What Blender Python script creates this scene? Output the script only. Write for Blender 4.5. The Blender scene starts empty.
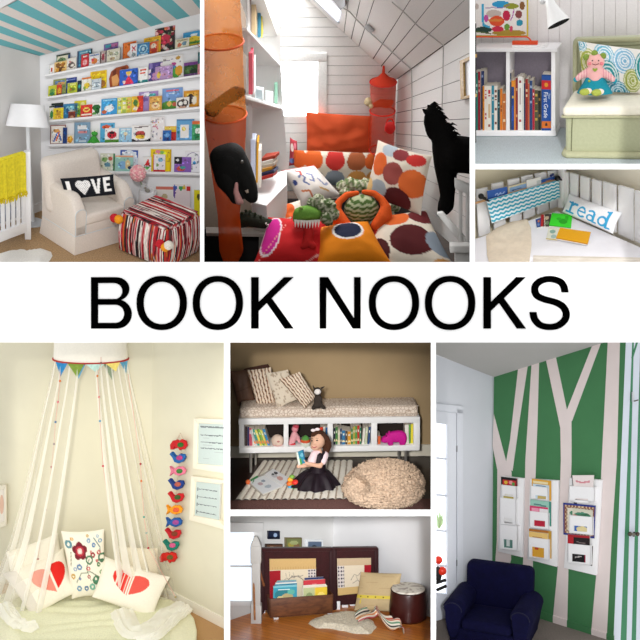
import bpy, bmesh, math, random
from mathutils import Vector, Matrix, noise as mnoise
V3 = Vector
F = 1000.0            # focal length in pixels of the 640 px frame
WALL_Y = 10.0         # distance of the white display wall
rnd = random.Random(7)
scene = bpy.context.scene
COL = scene.collection

# ---------------------------------------------------------------- colours and materials
def s2l(c):
    return c / 12.92 if c <= 0.04045 else ((c + 0.055) / 1.055) ** 2.4
def H(h):
    if not isinstance(h, str): return tuple(h)[:3]
    h = h.lstrip('#')
    return tuple(s2l(int(h[i:i + 2], 16) / 255) for i in (0, 2, 4))
_mats = {}
def mat(col, rough=0.7, var=0.06, scale=40.0, bump=0.0, metal=0.0, bscale=None, stretch=None, spec=0.3, sheen=0.0):
    """plain material: colour with a little noise variation and an optional bump"""
    key = ('m', col if isinstance(col, str) else tuple(col), rough, var, scale, bump, metal, bscale, stretch, spec, sheen)
    if key in _mats: return _mats[key]
    m = bpy.data.materials.new('surface'); m.use_nodes = True
    nt = m.node_tree; b = nt.nodes['Principled BSDF']
    b.inputs['Roughness'].default_value = rough; b.inputs['Metallic'].default_value = metal
    b.inputs['Specular IOR Level'].default_value = spec
    if sheen: b.inputs['Sheen Weight'].default_value = sheen
    c = H(col)
    tc = nt.nodes.new('ShaderNodeTexCoord'); mp = nt.nodes.new('ShaderNodeMapping')
    nt.links.new(tc.outputs['Object'], mp.inputs['Vector'])
    if stretch: mp.inputs['Scale'].default_value = stretch
    nz = nt.nodes.new('ShaderNodeTexNoise'); nz.inputs['Scale'].default_value = scale; nz.inputs['Detail'].default_value = 3
    nt.links.new(mp.outputs['Vector'], nz.inputs['Vector'])
    rp = nt.nodes.new('ShaderNodeValToRGB')
    rp.color_ramp.elements[0].position = 0.3; rp.color_ramp.elements[1].position = 0.7
    rp.color_ramp.elements[0].color = (*[max(0, x * (1 - var)) for x in c], 1)
    rp.color_ramp.elements[1].color = (*[min(1, x * (1 + var)) for x in c], 1)
    nt.links.new(nz.outputs['Fac'], rp.inputs['Fac']); nt.links.new(rp.outputs['Color'], b.inputs['Base Color'])
    if bump:
        n2 = nt.nodes.new('ShaderNodeTexNoise'); n2.inputs['Scale'].default_value = bscale or scale; n2.inputs['Detail'].default_value = 2
        nt.links.new(mp.outputs['Vector'], n2.inputs['Vector'])
        bp = nt.nodes.new('ShaderNodeBump'); bp.inputs['Strength'].default_value = min(1, bump); bp.inputs['Distance'].default_value = 0.02
        nt.links.new(n2.outputs['Fac'], bp.inputs['Height']); nt.links.new(bp.outputs['Normal'], b.inputs['Normal'])
    _mats[key] = m
    return m
def amat(rough=0.6, bump=0.0, bscale=60.0, spec=0.3, alpha=1.0):
    """material that takes its colour from the mesh's pattern attribute"""
    key = ('a', rough, bump, bscale, spec, alpha)
    if key in _mats: return _mats[key]
    m = bpy.data.materials.new('patterned'); m.use_nodes = True
    nt = m.node_tree; b = nt.nodes['Principled BSDF']
    b.inputs['Roughness'].default_value = rough; b.inputs['Specular IOR Level'].default_value = spec
    at = nt.nodes.new('ShaderNodeAttribute'); at.attribute_name = 'Col'
    tc = nt.nodes.new('ShaderNodeTexCoord'); nz = nt.nodes.new('ShaderNodeTexNoise'); nz.inputs['Scale'].default_value = bscale
    nt.links.new(tc.outputs['Object'], nz.inputs['Vector'])
    mx = nt.nodes.new('ShaderNodeMix'); mx.data_type = 'RGBA'; mx.blend_type = 'MULTIPLY'; mx.inputs['Factor'].default_value = 0.12
    nt.links.new(at.outputs['Color'], mx.inputs[6]); nt.links.new(nz.outputs['Fac'], mx.inputs[7])
    nt.links.new(mx.outputs[2], b.inputs['Base Color'])
    if bump:
        bp = nt.nodes.new('ShaderNodeBump'); bp.inputs['Strength'].default_value = bump; bp.inputs['Distance'].default_value = 0.02
        nt.links.new(nz.outputs['Fac'], bp.inputs['Height']); nt.links.new(bp.outputs['Normal'], b.inputs['Normal'])
    b.inputs['Alpha'].default_value = alpha
    _mats[key] = m
    return m
def sheer(col, alpha, rough=0.8, trans=0.5):
    """thin see-through cloth: part transparent, part diffuse and translucent"""
    key = ('s', col, alpha, trans)
    if key in _mats: return _mats[key]
    m = bpy.data.materials.new('sheer_cloth'); m.use_nodes = True
    nt = m.node_tree; nt.nodes.remove(nt.nodes['Principled BSDF']); out = nt.nodes['Material Output']
    c = (*H(col), 1)
    d = nt.nodes.new('ShaderNodeBsdfDiffuse'); t = nt.nodes.new('ShaderNodeBsdfTranslucent'); p = nt.nodes.new('ShaderNodeBsdfTransparent')
    d.inputs['Color'].default_value = c; t.inputs['Color'].default_value = c
    tc = nt.nodes.new('ShaderNodeTexCoord'); nz = nt.nodes.new('ShaderNodeTexNoise'); nz.inputs['Scale'].default_value = 6
    nt.links.new(tc.outputs['Object'], nz.inputs['Vector'])
    mr = nt.nodes.new('ShaderNodeMapRange'); mr.inputs[3].default_value = max(0, alpha - .05); mr.inputs[4].default_value = min(1, alpha + .05)
    nt.links.new(nz.outputs['Fac'], mr.inputs[0])
    m1 = nt.nodes.new('ShaderNodeMixShader'); m1.inputs[0].default_value = trans
    nt.links.new(d.outputs[0], m1.inputs[1]); nt.links.new(t.outputs[0], m1.inputs[2])
    m2 = nt.nodes.new('ShaderNodeMixShader'); nt.links.new(mr.outputs[0], m2.inputs[0])
    nt.links.new(p.outputs[0], m2.inputs[1]); nt.links.new(m1.outputs[0], m2.inputs[2]); nt.links.new(m2.outputs[0], out.inputs['Surface'])
    _mats[key] = m
    return m
def glow(col, strength):
    key = ('g', col, strength)
    if key in _mats: return _mats[key]
    m = bpy.data.materials.new('daylight'); m.use_nodes = True
    b = m.node_tree.nodes['Principled BSDF']
    b.inputs['Base Color'].default_value = (*H(col), 1); b.inputs['Emission Color'].default_value = (*H(col), 1); b.inputs['Emission Strength'].default_value = strength
    _mats[key] = m
    return m
def wood(c1, c2, scale=(1, 8, 8), rough=0.4, plank=None, spec=0.4):
    key = ('w', c1, c2, scale, rough)
    if key in _mats: return _mats[key]
    m = bpy.data.materials.new('wood'); m.use_nodes = True
    nt = m.node_tree; b = nt.nodes['Principled BSDF']; b.inputs['Roughness'].default_value = rough; b.inputs['Specular IOR Level'].default_value = spec
    tc = nt.nodes.new('ShaderNodeTexCoord'); mp = nt.nodes.new('ShaderNodeMapping'); mp.inputs['Scale'].default_value = scale
    nz = nt.nodes.new('ShaderNodeTexNoise'); nz.inputs['Scale'].default_value = 3; nz.inputs['Detail'].default_value = 6; nz.inputs['Distortion'].default_value = 0.6
    rp = nt.nodes.new('ShaderNodeValToRGB'); rp.color_ramp.elements[0].position = .3; rp.color_ramp.elements[1].position = .7
    rp.color_ramp.elements[0].color = (*H(c1), 1); rp.color_ramp.elements[1].color = (*H(c2), 1)
    nt.links.new(tc.outputs['Object'], mp.inputs['Vector']); nt.links.new(mp.outputs[0], nz.inputs['Vector']); nt.links.new(nz.outputs['Fac'], rp.inputs['Fac'])
    nt.links.new(rp.outputs[0], b.inputs['Base Color'])
    _mats[key] = m
    return m

# ---------------------------------------------------------------- patterns
def seg_d(x, y, a, b):
    dx, dy = b[0] - a[0], b[1] - a[1]; L = dx * dx + dy * dy
    t = 0 if L == 0 else max(0, min(1, ((x - a[0]) * dx + (y - a[1]) * dy) / L))
    return math.hypot(x - a[0] - t * dx, y - a[1] - t * dy)
def inpoly(x, y, P):
    r = False; j = len(P) - 1
    for i in range(len(P)):
        if (P[i][1] > y) != (P[j][1] > y) and x < (P[j][0] - P[i][0]) * (y - P[i][1]) / (P[j][1] - P[i][1]) + P[i][0]: r = not r
        j = i
    return r
def paint(bg, *shapes, asp=1.0):
    """pattern over u (0 left - 1 right) and v (0 top - 1 bottom); asp = width / height for stroke widths"""
    bgc = H(bg) if not callable(bg) else bg
    sh = [(*s[:-1], H(s[-1])) if not callable(s) else s for s in shapes]
    def f(u, v):
        c = bgc(u, v) if callable(bgc) else bgc
        for s in sh:
            if callable(s): c = s(u, v, c); continue
            k = s[0]
            if k == 'r':
                if s[1] <= u <= s[3] and s[2] <= v <= s[4]: c = s[5]
            elif k == 'e':
                if ((u - s[1]) / s[3]) ** 2 + ((v - s[2]) / s[4]) ** 2 <= 1: c = s[5]
            elif k == 'o':   # ring
                q = math.sqrt(((u - s[1]) / s[3]) ** 2 + ((v - s[2]) / s[4]) ** 2)
                if s[5] <= q <= 1: c = s[6]
            elif k == 's':
                for a, b in zip(s[1], s[1][1:]):
                    if seg_d(u * asp, v, (a[0] * asp, a[1]), (b[0] * asp, b[1])) < s[2] / 2: c = s[3]; break
            elif k == 'p':
                if inpoly(u, v, s[1]): c = s[2]
        return c
    return f

# ---------------------------------------------------------------- geometry: (verts, faces, colours or None)
def join(*gs):
    V, Fc, C = [], [], []; anyc = any(g[2] for g in gs)
    for v, f, c in gs:
        o = len(V); V += v; Fc += [tuple(i + o for i in q) for q in f]
        if anyc: C += c if c else [(0.8, 0.8, 0.8)] * len(v)
    return V, Fc, C if anyc else None
def tint(g, col):
    c = H(col); return g[0], g[1], [c] * len(g[0])
def xf(g, m):
    return [m @ v for v in g[0]], g[1], g[2]
def hexa(b, t):
    return [V3(p) for p in b] + [V3(p) for p in t], [(3, 2, 1, 0), (4, 5, 6, 7), (0, 1, 5, 4), (1, 2, 6, 5), (2, 3, 7, 6), (3, 0, 4, 7)], None
def box(x0, x1, y0, y1, z0, z1):
    return hexa([(x0, y0, z0), (x1, y0, z0), (x1, y1, z0), (x0, y1, z0)], [(x0, y0, z1), (x1, y0, z1), (x1, y1, z1), (x0, y1, z1)])
def bev(g, r, seg=3, cuts=0):
    bm = bmesh.new(); vs = [bm.verts.new(v) for v in g[0]]
    for f in g[1]: bm.faces.new([vs[i] for i in f])
    bmesh.ops.recalc_face_normals(bm, faces=bm.faces)
    bmesh.ops.bevel(bm, geom=list(bm.edges), offset=r, segments=seg, profile=0.5, affect='EDGES', clamp_overlap=True)
    if cuts: bmesh.ops.subdivide_edges(bm, edges=[e for e in bm.edges if e.calc_length() > r * 3], cuts=cuts, use_grid_fill=True)
    bm.verts.index_update()
    out = [v.co.copy() for v in bm.verts], [tuple(v.index for v in f.verts) for f in bm.faces], None
    bm.free(); return out
def rbox(x0, x1, y0, y1, z0, z1, r, seg=3, cuts=0): return bev(box(x0, x1, y0, y1, z0, z1), r, seg, cuts)
def slab(pts, thick):
    """polygon (front face) pushed back along vector thick"""
    n = len(pts); t = V3(thick)
    V = [V3(p) for p in pts] + [V3(p) + t for p in pts]
    return V, [tuple(range(n)), tuple(range(2 * n - 1, n - 1, -1))] + [(i, i + n, (i + 1) % n + n, (i + 1) % n) for i in range(n)], None
def bil(q, u, v):
    tl, tr, br, bl = q
    return tl * (1 - u) * (1 - v) + tr * u * (1 - v) + br * u * v + bl * (1 - u) * v
def panel(q, thick, nu=1, nv=1, pat=None, side='#dddddd'):
    """quad front with a pattern, pushed back along thick; sides in one colour"""
    q = [V3(p) for p in q]; t = V3(thick)
    V, Fc, C = [], [], []
    if pat is None:
        g = slab(q, t); return g
    for j in range(nv):
        for i in range(nu):
            o = len(V); us = (i / nu, (i + 1) / nu); vs = (j / nv, (j + 1) / nv)
            V += [bil(q, us[0], vs[0]), bil(q, us[1], vs[0]), bil(q, us[1], vs[1]), bil(q, us[0], vs[1])]
            Fc.append((o, o + 3, o + 2, o + 1)); C += [pat((us[0] + us[1]) / 2, (vs[0] + vs[1]) / 2)] * 4
    s = slab(q, t); sc = H(side); o = len(V)
    V += s[0]; C += [sc] * len(s[0]); Fc += [tuple(i + o for i in f) for f in s[1][1:]]
    return V, Fc, C
def gridsurf(fn, nu, nv, pat=None, closed_u=False, flip=False):
    V = []; C = []; Fc = []
    cu = nu if closed_u else nu + 1
    for j in range(nv + 1):
        for i in range(cu):
            V.append(V3(fn(i / nu, j / nv)))
            if pat: C.append(pat(i / nu, j / nv))
    for j in range(nv):
        for i in range(nu):
            a = j * cu + i; b = j * cu + (i + 1) % cu
            q = (a, b, b + cu, a + cu); Fc.append(q[::-1] if flip else q)
    return V, Fc, C if pat else None
def pillow(q, n, thick, nu=24, nv=24, pat=None, back='#cccccc', pinch=0.05, crease=0.0, seed=1, front_only_bulge=False):
    """cushion: quad q (tl, tr, br, bl) in space, bulging along +-n"""
    q = [V3(p) for p in q]; n = V3(n).normalized()
    ctr = (q[0] + q[1] + q[2] + q[3]) / 4
    bk = H(back)
    def pt(u, v, s):
        a, b = 2 * u - 1, 2 * v - 1
        k = max(0, (1 - abs(a) ** 2.4)) ** 0.55 * max(0, (1 - abs(b) ** 2.4)) ** 0.55
        uu = 0.5 + a / 2 * (1 - pinch * (1 - b * b)); vv = 0.5 + b / 2 * (1 - pinch * (1 - a * a))
        p = bil(q, uu, vv)
        w = crease * mnoise.noise(V3((u * 5 + seed, v * 5, seed * 3.1))) * k if crease else 0
        return p + n * s * (thick / 2 * k * (1 if s > 0 or not front_only_bulge else 0.15) + w)
    A = gridsurf(lambda u, v: pt(u, v, 1), nu, nv, pat or (lambda u, v: bk))
    B = gridsurf(lambda u, v: pt(u, v, -1), nu, nv, lambda u, v: bk, flip=True)
    return join(A, B)
def tube(pts, r, seg=8, caps=True, col=None):
    pts = [V3(p) for p in pts]; n = len(pts)
    rs = [r] * n if not hasattr(r, '__len__') else list(r)
    V, Fc = [], []
    t0 = (pts[1] - pts[0]).normalized(); up = V3((0, 0, 1)) if abs(t0.z) < .9 else V3((1, 0, 0))
    a = t0.cross(up).normalized()
    for i, p in enumerate(pts):
        t = ((pts[min(i + 1, n - 1)] - pts[max(i - 1, 0)])).normalized()
        a = (a - t * a.dot(t)).normalized(); b = t.cross(a)
        for k in range(seg):
            w = 2 * math.pi * k / seg; V.append(p + (a * math.cos(w) + b * math.sin(w)) * rs[i])
    for i in range(n - 1):
        for k in range(seg): Fc.append((i * seg + k, i * seg + (k + 1) % seg, (i + 1) * seg + (k + 1) % seg, (i + 1) * seg + k))
    if caps: Fc += [tuple(range(seg))[::-1], tuple(range((n - 1) * seg, n * seg))]
    g = (V, Fc, None)
    return tint(g, col) if col else g
def spline(pts, n=8):
    pts = [V3(p) for p in pts]; out = []
    for i in range(len(pts) - 1):
        p0, p1, p2, p3 = pts[max(i - 1, 0)], pts[i], pts[i + 1], pts[min(i + 2, len(pts) - 1)]
        for k in range(n):
            t = k / n
            out.append(0.5 * ((2 * p1) + (p2 - p0) * t + (2 * p0 - 5 * p1 + 4 * p2 - p3) * t * t + (3 * p1 - p0 - 3 * p2 + p3) * t ** 3))
    return out + [pts[-1]]
def lathe(prof, c=(0, 0, 0), seg=24, caps=True, ax=None, pat=None):
    """profile of (radius, height) turned about the z axis (or about ax) at c"""
    V, Fc, C = [], [], []; n = len(prof)
    for i, (r, z) in enumerate(prof):
        for k in range(seg):
            w = 2 * math.pi * k / seg; V.append(V3((r * math.cos(w), r * math.sin(w), z)))
            if pat: C.append(pat(k / seg, i / max(1, n - 1)))
    for i in range(n - 1):
        for k in range(seg): Fc.append((i * seg + k, i * seg + (k + 1) % seg, (i + 1) * seg + (k + 1) % seg, (i + 1) * seg + k))
    if caps: Fc += [tuple(range(seg))[::-1], tuple(range((n - 1) * seg, n * seg))]
    m = Matrix.Translation(V3(c))
    if ax is not None: m = m @ V3((0, 0, 1)).rotation_difference(V3(ax)).to_matrix().to_4x4()
    return [m @ v for v in V], Fc, C if pat else None
def ball(c, r, seg=16, rings=10, rough=0.0, seed=0.0, col=None, fr=3.0, m=None):
    r = (r, r, r) if not hasattr(r, '__len__') else r
    V, Fc = [V3((0, 0, -1))], []
    for j in range(1, rings):
        t = math.pi * j / rings - math.pi / 2
        for k in range(seg): V.append(V3((math.cos(t) * math.cos(2 * math.pi * k / seg), math.cos(t) * math.sin(2 * math.pi * k / seg), math.sin(t))))
    V.append(V3((0, 0, 1))); N = len(V) - 1
    for k in range(seg):
        Fc.append((0, 1 + (k + 1) % seg, 1 + k)); Fc.append((N, N - seg + k, N - seg + (k + 1) % seg))
    for j in range(rings - 2):
        for k in range(seg):
            a = 1 + j * seg; Fc.append((a + k, a + (k + 1) % seg, a + seg + (k + 1) % seg, a + seg + k))
    out = []
    for v in V:
        d = 1 + (rough * mnoise.noise(v * fr + V3((seed, seed * 2, 0))) if rough else 0)
        p = V3((v.x * r[0], v.y * r[1], v.z * r[2])) * d
        out.append((m @ p if m else p) + V3(c))
    g = (out, Fc, None)
    return tint(g, col) if col else g

# ---------------------------------------------------------------- objects
_inv = {}
def mesh_of(name, g):
    me = bpy.data.meshes.new(name); me.from_pydata([tuple(v) for v in g[0]], [], g[1])
    if g[2]:
        a = me.color_attributes.new('Col', 'FLOAT_COLOR', 'POINT')
        fl = []
        for c in g[2]: fl += [c[0], c[1], c[2], 1.0]
        a.data.foreach_set('color', fl)
    me.update(); return me
def fixn(me, smooth):
    bm = bmesh.new(); bm.from_mesh(me); bmesh.ops.recalc_face_normals(bm, faces=bm.faces); bm.to_mesh(me); bm.free()
    if smooth: me.shade_smooth()
    if smooth and smooth != 'all': me.set_sharp_from_angle(angle=math.radians(38))
class Room:
    """one nook: its own frame (x along, y into the nook, z up) and the rays of the camera in it"""
    def __init__(s, px, py, dist, pitch=0, yaw=0, roll=0):
        a, b = (px - 320) / F, -(py - 320) / F
        s.O = V3((a, 1, b)) * dist
        fw = V3((a, 1, b)).normalized(); r = fw.cross(V3((0, 0, 1))).normalized(); u = r.cross(fw)
        if roll:
            w = math.radians(roll); r, u = r * math.cos(w) + u * math.sin(w), u * math.cos(w) - r * math.sin(w)
        t = math.radians(pitch); Z = u * math.cos(t) - fw * math.sin(t); Y = fw * math.cos(t) + u * math.sin(t)
        w = math.radians(yaw); X = r * math.cos(w) - Y * math.sin(w); Y = Y * math.cos(w) + r * math.sin(w)
        s.M = Matrix(((X.x, Y.x, Z.x, s.O.x), (X.y, Y.y, Z.y, s.O.y), (X.z, Y.z, Z.z, s.O.z), (0, 0, 0, 1)))
        s.I = s.M.inverted(); s.eye = s.I @ V3((0, 0, 0))
    def dir(s, px, py): return (s.I.to_3x3() @ V3(((px - 320) / F, 1, -(py - 320) / F)))
    def at(s, px, py, d): return s.eye + s.dir(px, py) * d
    def hit(s, px, py, pl):
        d = s.dir(px, py); return s.eye + d * ((pl[0] - s.eye).dot(pl[1]) / d.dot(pl[1]))
    def hits(s, pts, pl): return [s.hit(x, y, pl) for x, y in pts]
    def floor(s, px, py, z=0.0): return s.hit(px, py, (V3((0, 0, z)), V3((0, 0, 1))))
    def vpl(s, p, q):            # upright plane through two points, normal towards the viewer
        t = V3(q) - V3(p); n = V3((t.x, t.y, 0)).cross(V3((0, 0, 1))).normalized()
        if n.dot(s.eye - p) < 0: n = -n
        return (V3(p), n)
    def pl3(s, a, b, c):
        n = (V3(b) - V3(a)).cross(V3(c) - V3(a)).normalized()
        if n.dot(s.eye - V3(a)) < 0: n = -n
        return (V3(a), n)
    def facing(s, px, py, d, yaw=0, lean=0):
        """plane through the point at pixel, distance d: upright, turned by yaw, leaning back by lean (degrees)"""
        p = s.at(px, py, d); h = s.eye - p; h.z = 0; h.normalize()
        w = math.radians(yaw); h = V3((h.x * math.cos(w) - h.y * math.sin(w), h.x * math.sin(w) + h.y * math.cos(w), 0))
        l = math.radians(lean); return (p, h * math.cos(l) + V3((0, 0, 1)) * math.sin(l))
    def lean(s, p, yaw=0, lean=0):
        h = s.eye - V3(p); h.z = 0; h.normalize(); w = math.radians(yaw)
        h = V3((h.x * math.cos(w) - h.y * math.sin(w), h.x * math.sin(w) + h.y * math.cos(w), 0)); l = math.radians(lean)
        return (V3(p), h * math.cos(l) + V3((0, 0, 1)) * math.sin(l))
    def proj(s, p):
        w = s.M @ V3(p); return (320 + F * w.x / w.y, 320 - F * w.z / w.y)
    def depth(s, p): return (s.M @ V3(p)).y
    def up(s, p, py):            # the point above p that shows in picture row py
        w = s.M @ V3(p); z = s.M.to_3x3() @ V3((0, 0, 1)); k = (320 - py) / F
        return V3(p) + V3((0, 0, (k * w.y - w.z) / (z.z - k * z.y)))
    def px(s, p, n=1.0): return n * s.depth(p) / F    # length of n pixels at p
    def frame(s, p, ex):         # frame at p with x along ex (flattened)
        x = V3((ex[0], ex[1], 0)).normalized(); y = V3((-x.y, x.x, 0))
        return Matrix(((x.x, y.x, 0, p[0]), (x.y, y.y, 0, p[1]), (0, 0, 1, p[2]), (0, 0, 0, 1)))
def off(pl, d): return (pl[0] + pl[1] * d, pl[1])

def props(o, label=None, cat=None, group=None, kind=None):
    if label: o['label'] = label
    if cat: o['category'] = cat
    if group: o['group'] = group
    if kind: o['kind'] = kind
    return o
def thing(R, name, label, cat, at=None, group=None, frame=None):
    o = bpy.data.objects.new(name, None); COL.objects.link(o); o.empty_display_size = 0.05
    fr = frame if frame is not None else Matrix.Translation(V3(at))
    o.matrix_world = R.M @ fr; _inv[o.name] = (fr.inverted(), R)
    return props(o, label, cat, group)
def part(parent, name, g, m, label=None, local=False, smooth=True, kind=None):
    """a part; the geometry is in the nook's frame, or in the thing's own frame when local"""
    inv, R = _inv[parent.name]
    if not local: g = ([inv @ V3(v) for v in g[0]], g[1], g[2])
    me = mesh_of(name, g); fixn(me, smooth); me.materials.append(m)
    o = bpy.data.objects.new(name, me); COL.objects.link(o); o.parent = parent
    _inv[o.name] = (inv, R)
    return props(o, label, kind=kind)
def solo(R, name, label, cat, g, m, group=None, smooth=True, kind=None, base=None):
    """a thing that is one mesh; geometry in the nook's frame, origin put at its foot"""
    if base is None:
        xs = [v[0] for v in g[0]]; ys = [v[1] for v in g[0]]; zs = [v[2] for v in g[0]]
        base = V3(((min(xs) + max(xs)) / 2, (min(ys) + max(ys)) / 2, min(zs)))
    g = ([V3(v) - base for v in g[0]], g[1], g[2])
    me = mesh_of(name, g); fixn(me, smooth); me.materials.append(m)
    o = bpy.data.objects.new(name, me); COL.objects.link(o); o.matrix_world = R.M @ Matrix.Translation(base)
    _inv[o.name] = (Matrix.Translation(-base), R)
    return props(o, label, cat, group, kind)
def struct(R, name, g, m, smooth=False):
    o = solo(R, name, None, None, g, m, smooth=smooth, kind='structure'); return o
def meld(gs, voxel, smooth=6):
    """several overlapping shapes grown together into one continuous surface"""
    g = join(*gs); me = bpy.data.meshes.new('t'); me.from_pydata([tuple(v) for v in g[0]], [], g[1])
    bm = bmesh.new(); bm.from_mesh(me); bmesh.ops.recalc_face_normals(bm, faces=bm.faces); bm.to_mesh(me); bm.free()
    o = bpy.data.objects.new('t', me); COL.objects.link(o)
    r = o.modifiers.new('r', 'REMESH'); r.mode = 'VOXEL'; r.voxel_size = voxel; r.use_smooth_shade = True
    m = o.modifiers.new('s', 'SMOOTH'); m.factor = .5; m.iterations = smooth
    e = o.evaluated_get(bpy.context.evaluated_depsgraph_get()); tm = e.to_mesh()
    g = ([v.co.copy() for v in tm.vertices], [tuple(p.vertices) for p in tm.polygons], None)
    e.to_mesh_clear(); bpy.data.objects.remove(o); bpy.data.meshes.remove(me)
    return g
def capsule(a, b, ra, rb, seg=14):
    a, b = V3(a), V3(b); d = b - a; L = d.length
    if L < 1e-6: return ball(a, ra, seg, 10)
    prof = [(.001, -ra)] + [(ra * math.sin(t), -ra * math.cos(t)) for t in (.5, 1.0, 1.5)] + [(rb * math.cos(t), L + rb * math.sin(t)) for t in (.05, .5, 1.0, 1.35)] + [(.001, L + rb)]
    return lathe(prof, a, seg, True, d)
def skin(verts, edges, radii, sub=2, root=0):
    """a continuous body over a skeleton (joints, bones, radius at each joint)"""
    gs = [capsule(verts[a], verts[b], radii[a], radii[b]) for a, b in edges]
    mn = min(radii); mx = max(radii)
    return meld(gs, max(mn * .42, mx * .10), 5)
def skinpx(R, pl, nodes, edges, sub=2, root=0):
    """skeleton given by picture points on plane pl: (px, py, radius px[, push towards viewer in px])"""
    vs, rs = [], []
    for nd in nodes:
        p = R.hit(nd[0], nd[1], pl); k = R.px(p); h = (R.eye - p).normalized()
        vs.append(p + h * (nd[3] * k if len(nd) > 3 else 0)); rs.append(nd[2] * k)
    return skin(vs, edges, rs, sub, root)
def chain(n, s=0): return [(i, i + 1) for i in range(s, s + n - 1)]
def puff(R, pl, outline, t_px, n=6):
    """soft solid of a traced outline: rounded rim, real thickness (t_px picture pixels)"""
    pts = R.hits(outline, pl); c = sum(pts, V3()) / len(pts); k = R.px(c); N = pl[1]; L = []
    for j in range(n + 1):
        a = math.pi * (j / n) - math.pi / 2; L.append((math.cos(a), math.sin(a)))
    V = []; Fc = []; m = len(pts)
    for co, si in L:
        for i, p in enumerate(pts):
            a, b = pts[i - 1], pts[(i + 1) % m]
            t = (b - a).normalized(); o = t.cross(N)
            if o.dot(p - c) < 0: o = -o
            ins = (1 - co) * t_px * 0.35 * k
            d = c - p
            V.append(p + d.normalized() * min(ins, d.length * .5) + N * si * t_px * k / 2)
    for j in range(n):
        for i in range(m): Fc.append((j * m + i, j * m + (i + 1) % m, (j + 1) * m + (i + 1) % m, (j + 1) * m + i))
    Fc += [tuple(range(m)), tuple(range(n * m, (n + 1) * m))]
    return V, Fc, None
def tunnel(R, x0, y0, x1, y1, d1, sides, m, d0=10.06):
    """partition boards between one nook and the next"""
    e = 1.0
    X0, Y0, X1, Y1 = x0 - e, y0 - e, x1 + e, y1 + e
    for s in sides:
        a, b = {'l': ((X0, Y0), (X0, Y1)), 'r': ((X1, Y0), (X1, Y1)), 't': ((X0, Y0), (X1, Y0)), 'b': ((X0, Y1), (X1, Y1))}[s]
        q = [R.at(*a, d0), R.at(*b, d0), R.at(*b, d1), R.at(*a, d1)]
        struct(R, {'l': 'trim_left', 'r': 'trim_right', 't': 'trim_top', 'b': 'trim_bottom'}[s], (q, [(0, 1, 2, 3)], None), m)
def spot(loc, tgt, power, size_deg, radius=0.4, col=(1, 1, 1), blend=0.6):  # lamp added in front of the wall to brighten one nook
    l = bpy.data.lights.new('added_spot', 'SPOT'); l.energy = power; l.spot_size = math.radians(size_deg); l.spot_blend = blend; l.shadow_soft_size = radius; l.color = col
    o = bpy.data.objects.new('added_spot', l); COL.objects.link(o); o.location = loc
    o.rotation_euler = (V3(tgt) - V3(loc)).to_track_quat('-Z', 'Y').to_euler(); return o
def area(R, p, q, w, h, power, col=(1, 1, 1)):
    """area light added to brighten the nook, at p shining towards q"""
    l = bpy.data.lights.new('added_top_light', 'AREA'); l.shape = 'RECTANGLE'; l.size = w; l.size_y = h; l.energy = power; l.color = col
    o = bpy.data.objects.new('added_top_light', l); COL.objects.link(o)
    P, Q = R.M @ V3(p), R.M @ V3(q); o.location = P; o.rotation_euler = (Q - P).to_track_quat('-Z', 'Y').to_euler(); return o

def clampx(R, g, xm):
    """press a shape flat against the partition at picture column xm"""
    out = []
    for v in g[0]:
        x, y = R.proj(v); out.append(R.at(xm, y, R.depth(v)) if x > xm else v)
    return out, g[1], g[2]
def clampmin(R, g, xm):
    out = []
    for v in g[0]:
        x, y = R.proj(v); out.append(R.at(xm, y, R.depth(v)) if x < xm else v)
    return out, g[1], g[2]
def words(txt, o, ex, ey, h, dep=.001):
    """flat lettering: text starting at o, along ex, letters h high along ey"""
    cu = bpy.data.curves.new('t', 'FONT'); cu.body = txt; cu.size = 1.0; cu.extrude = dep / h
    ob = bpy.data.objects.new('t', cu); COL.objects.link(ob)
    e = ob.evaluated_get(bpy.context.evaluated_depsgraph_get()); tm = e.to_mesh()
    ex, ey = V3(ex).normalized(), V3(ey).normalized(); ez = ex.cross(ey)
    g = ([V3(o) + (ex * v.co.x + ey * v.co.y + ez * v.co.z) * h for v in tm.vertices], [tuple(p.vertices) for p in tm.polygons], None)
    e.to_mesh_clear(); bpy.data.objects.remove(ob); bpy.data.curves.remove(cu)
    return g
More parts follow.
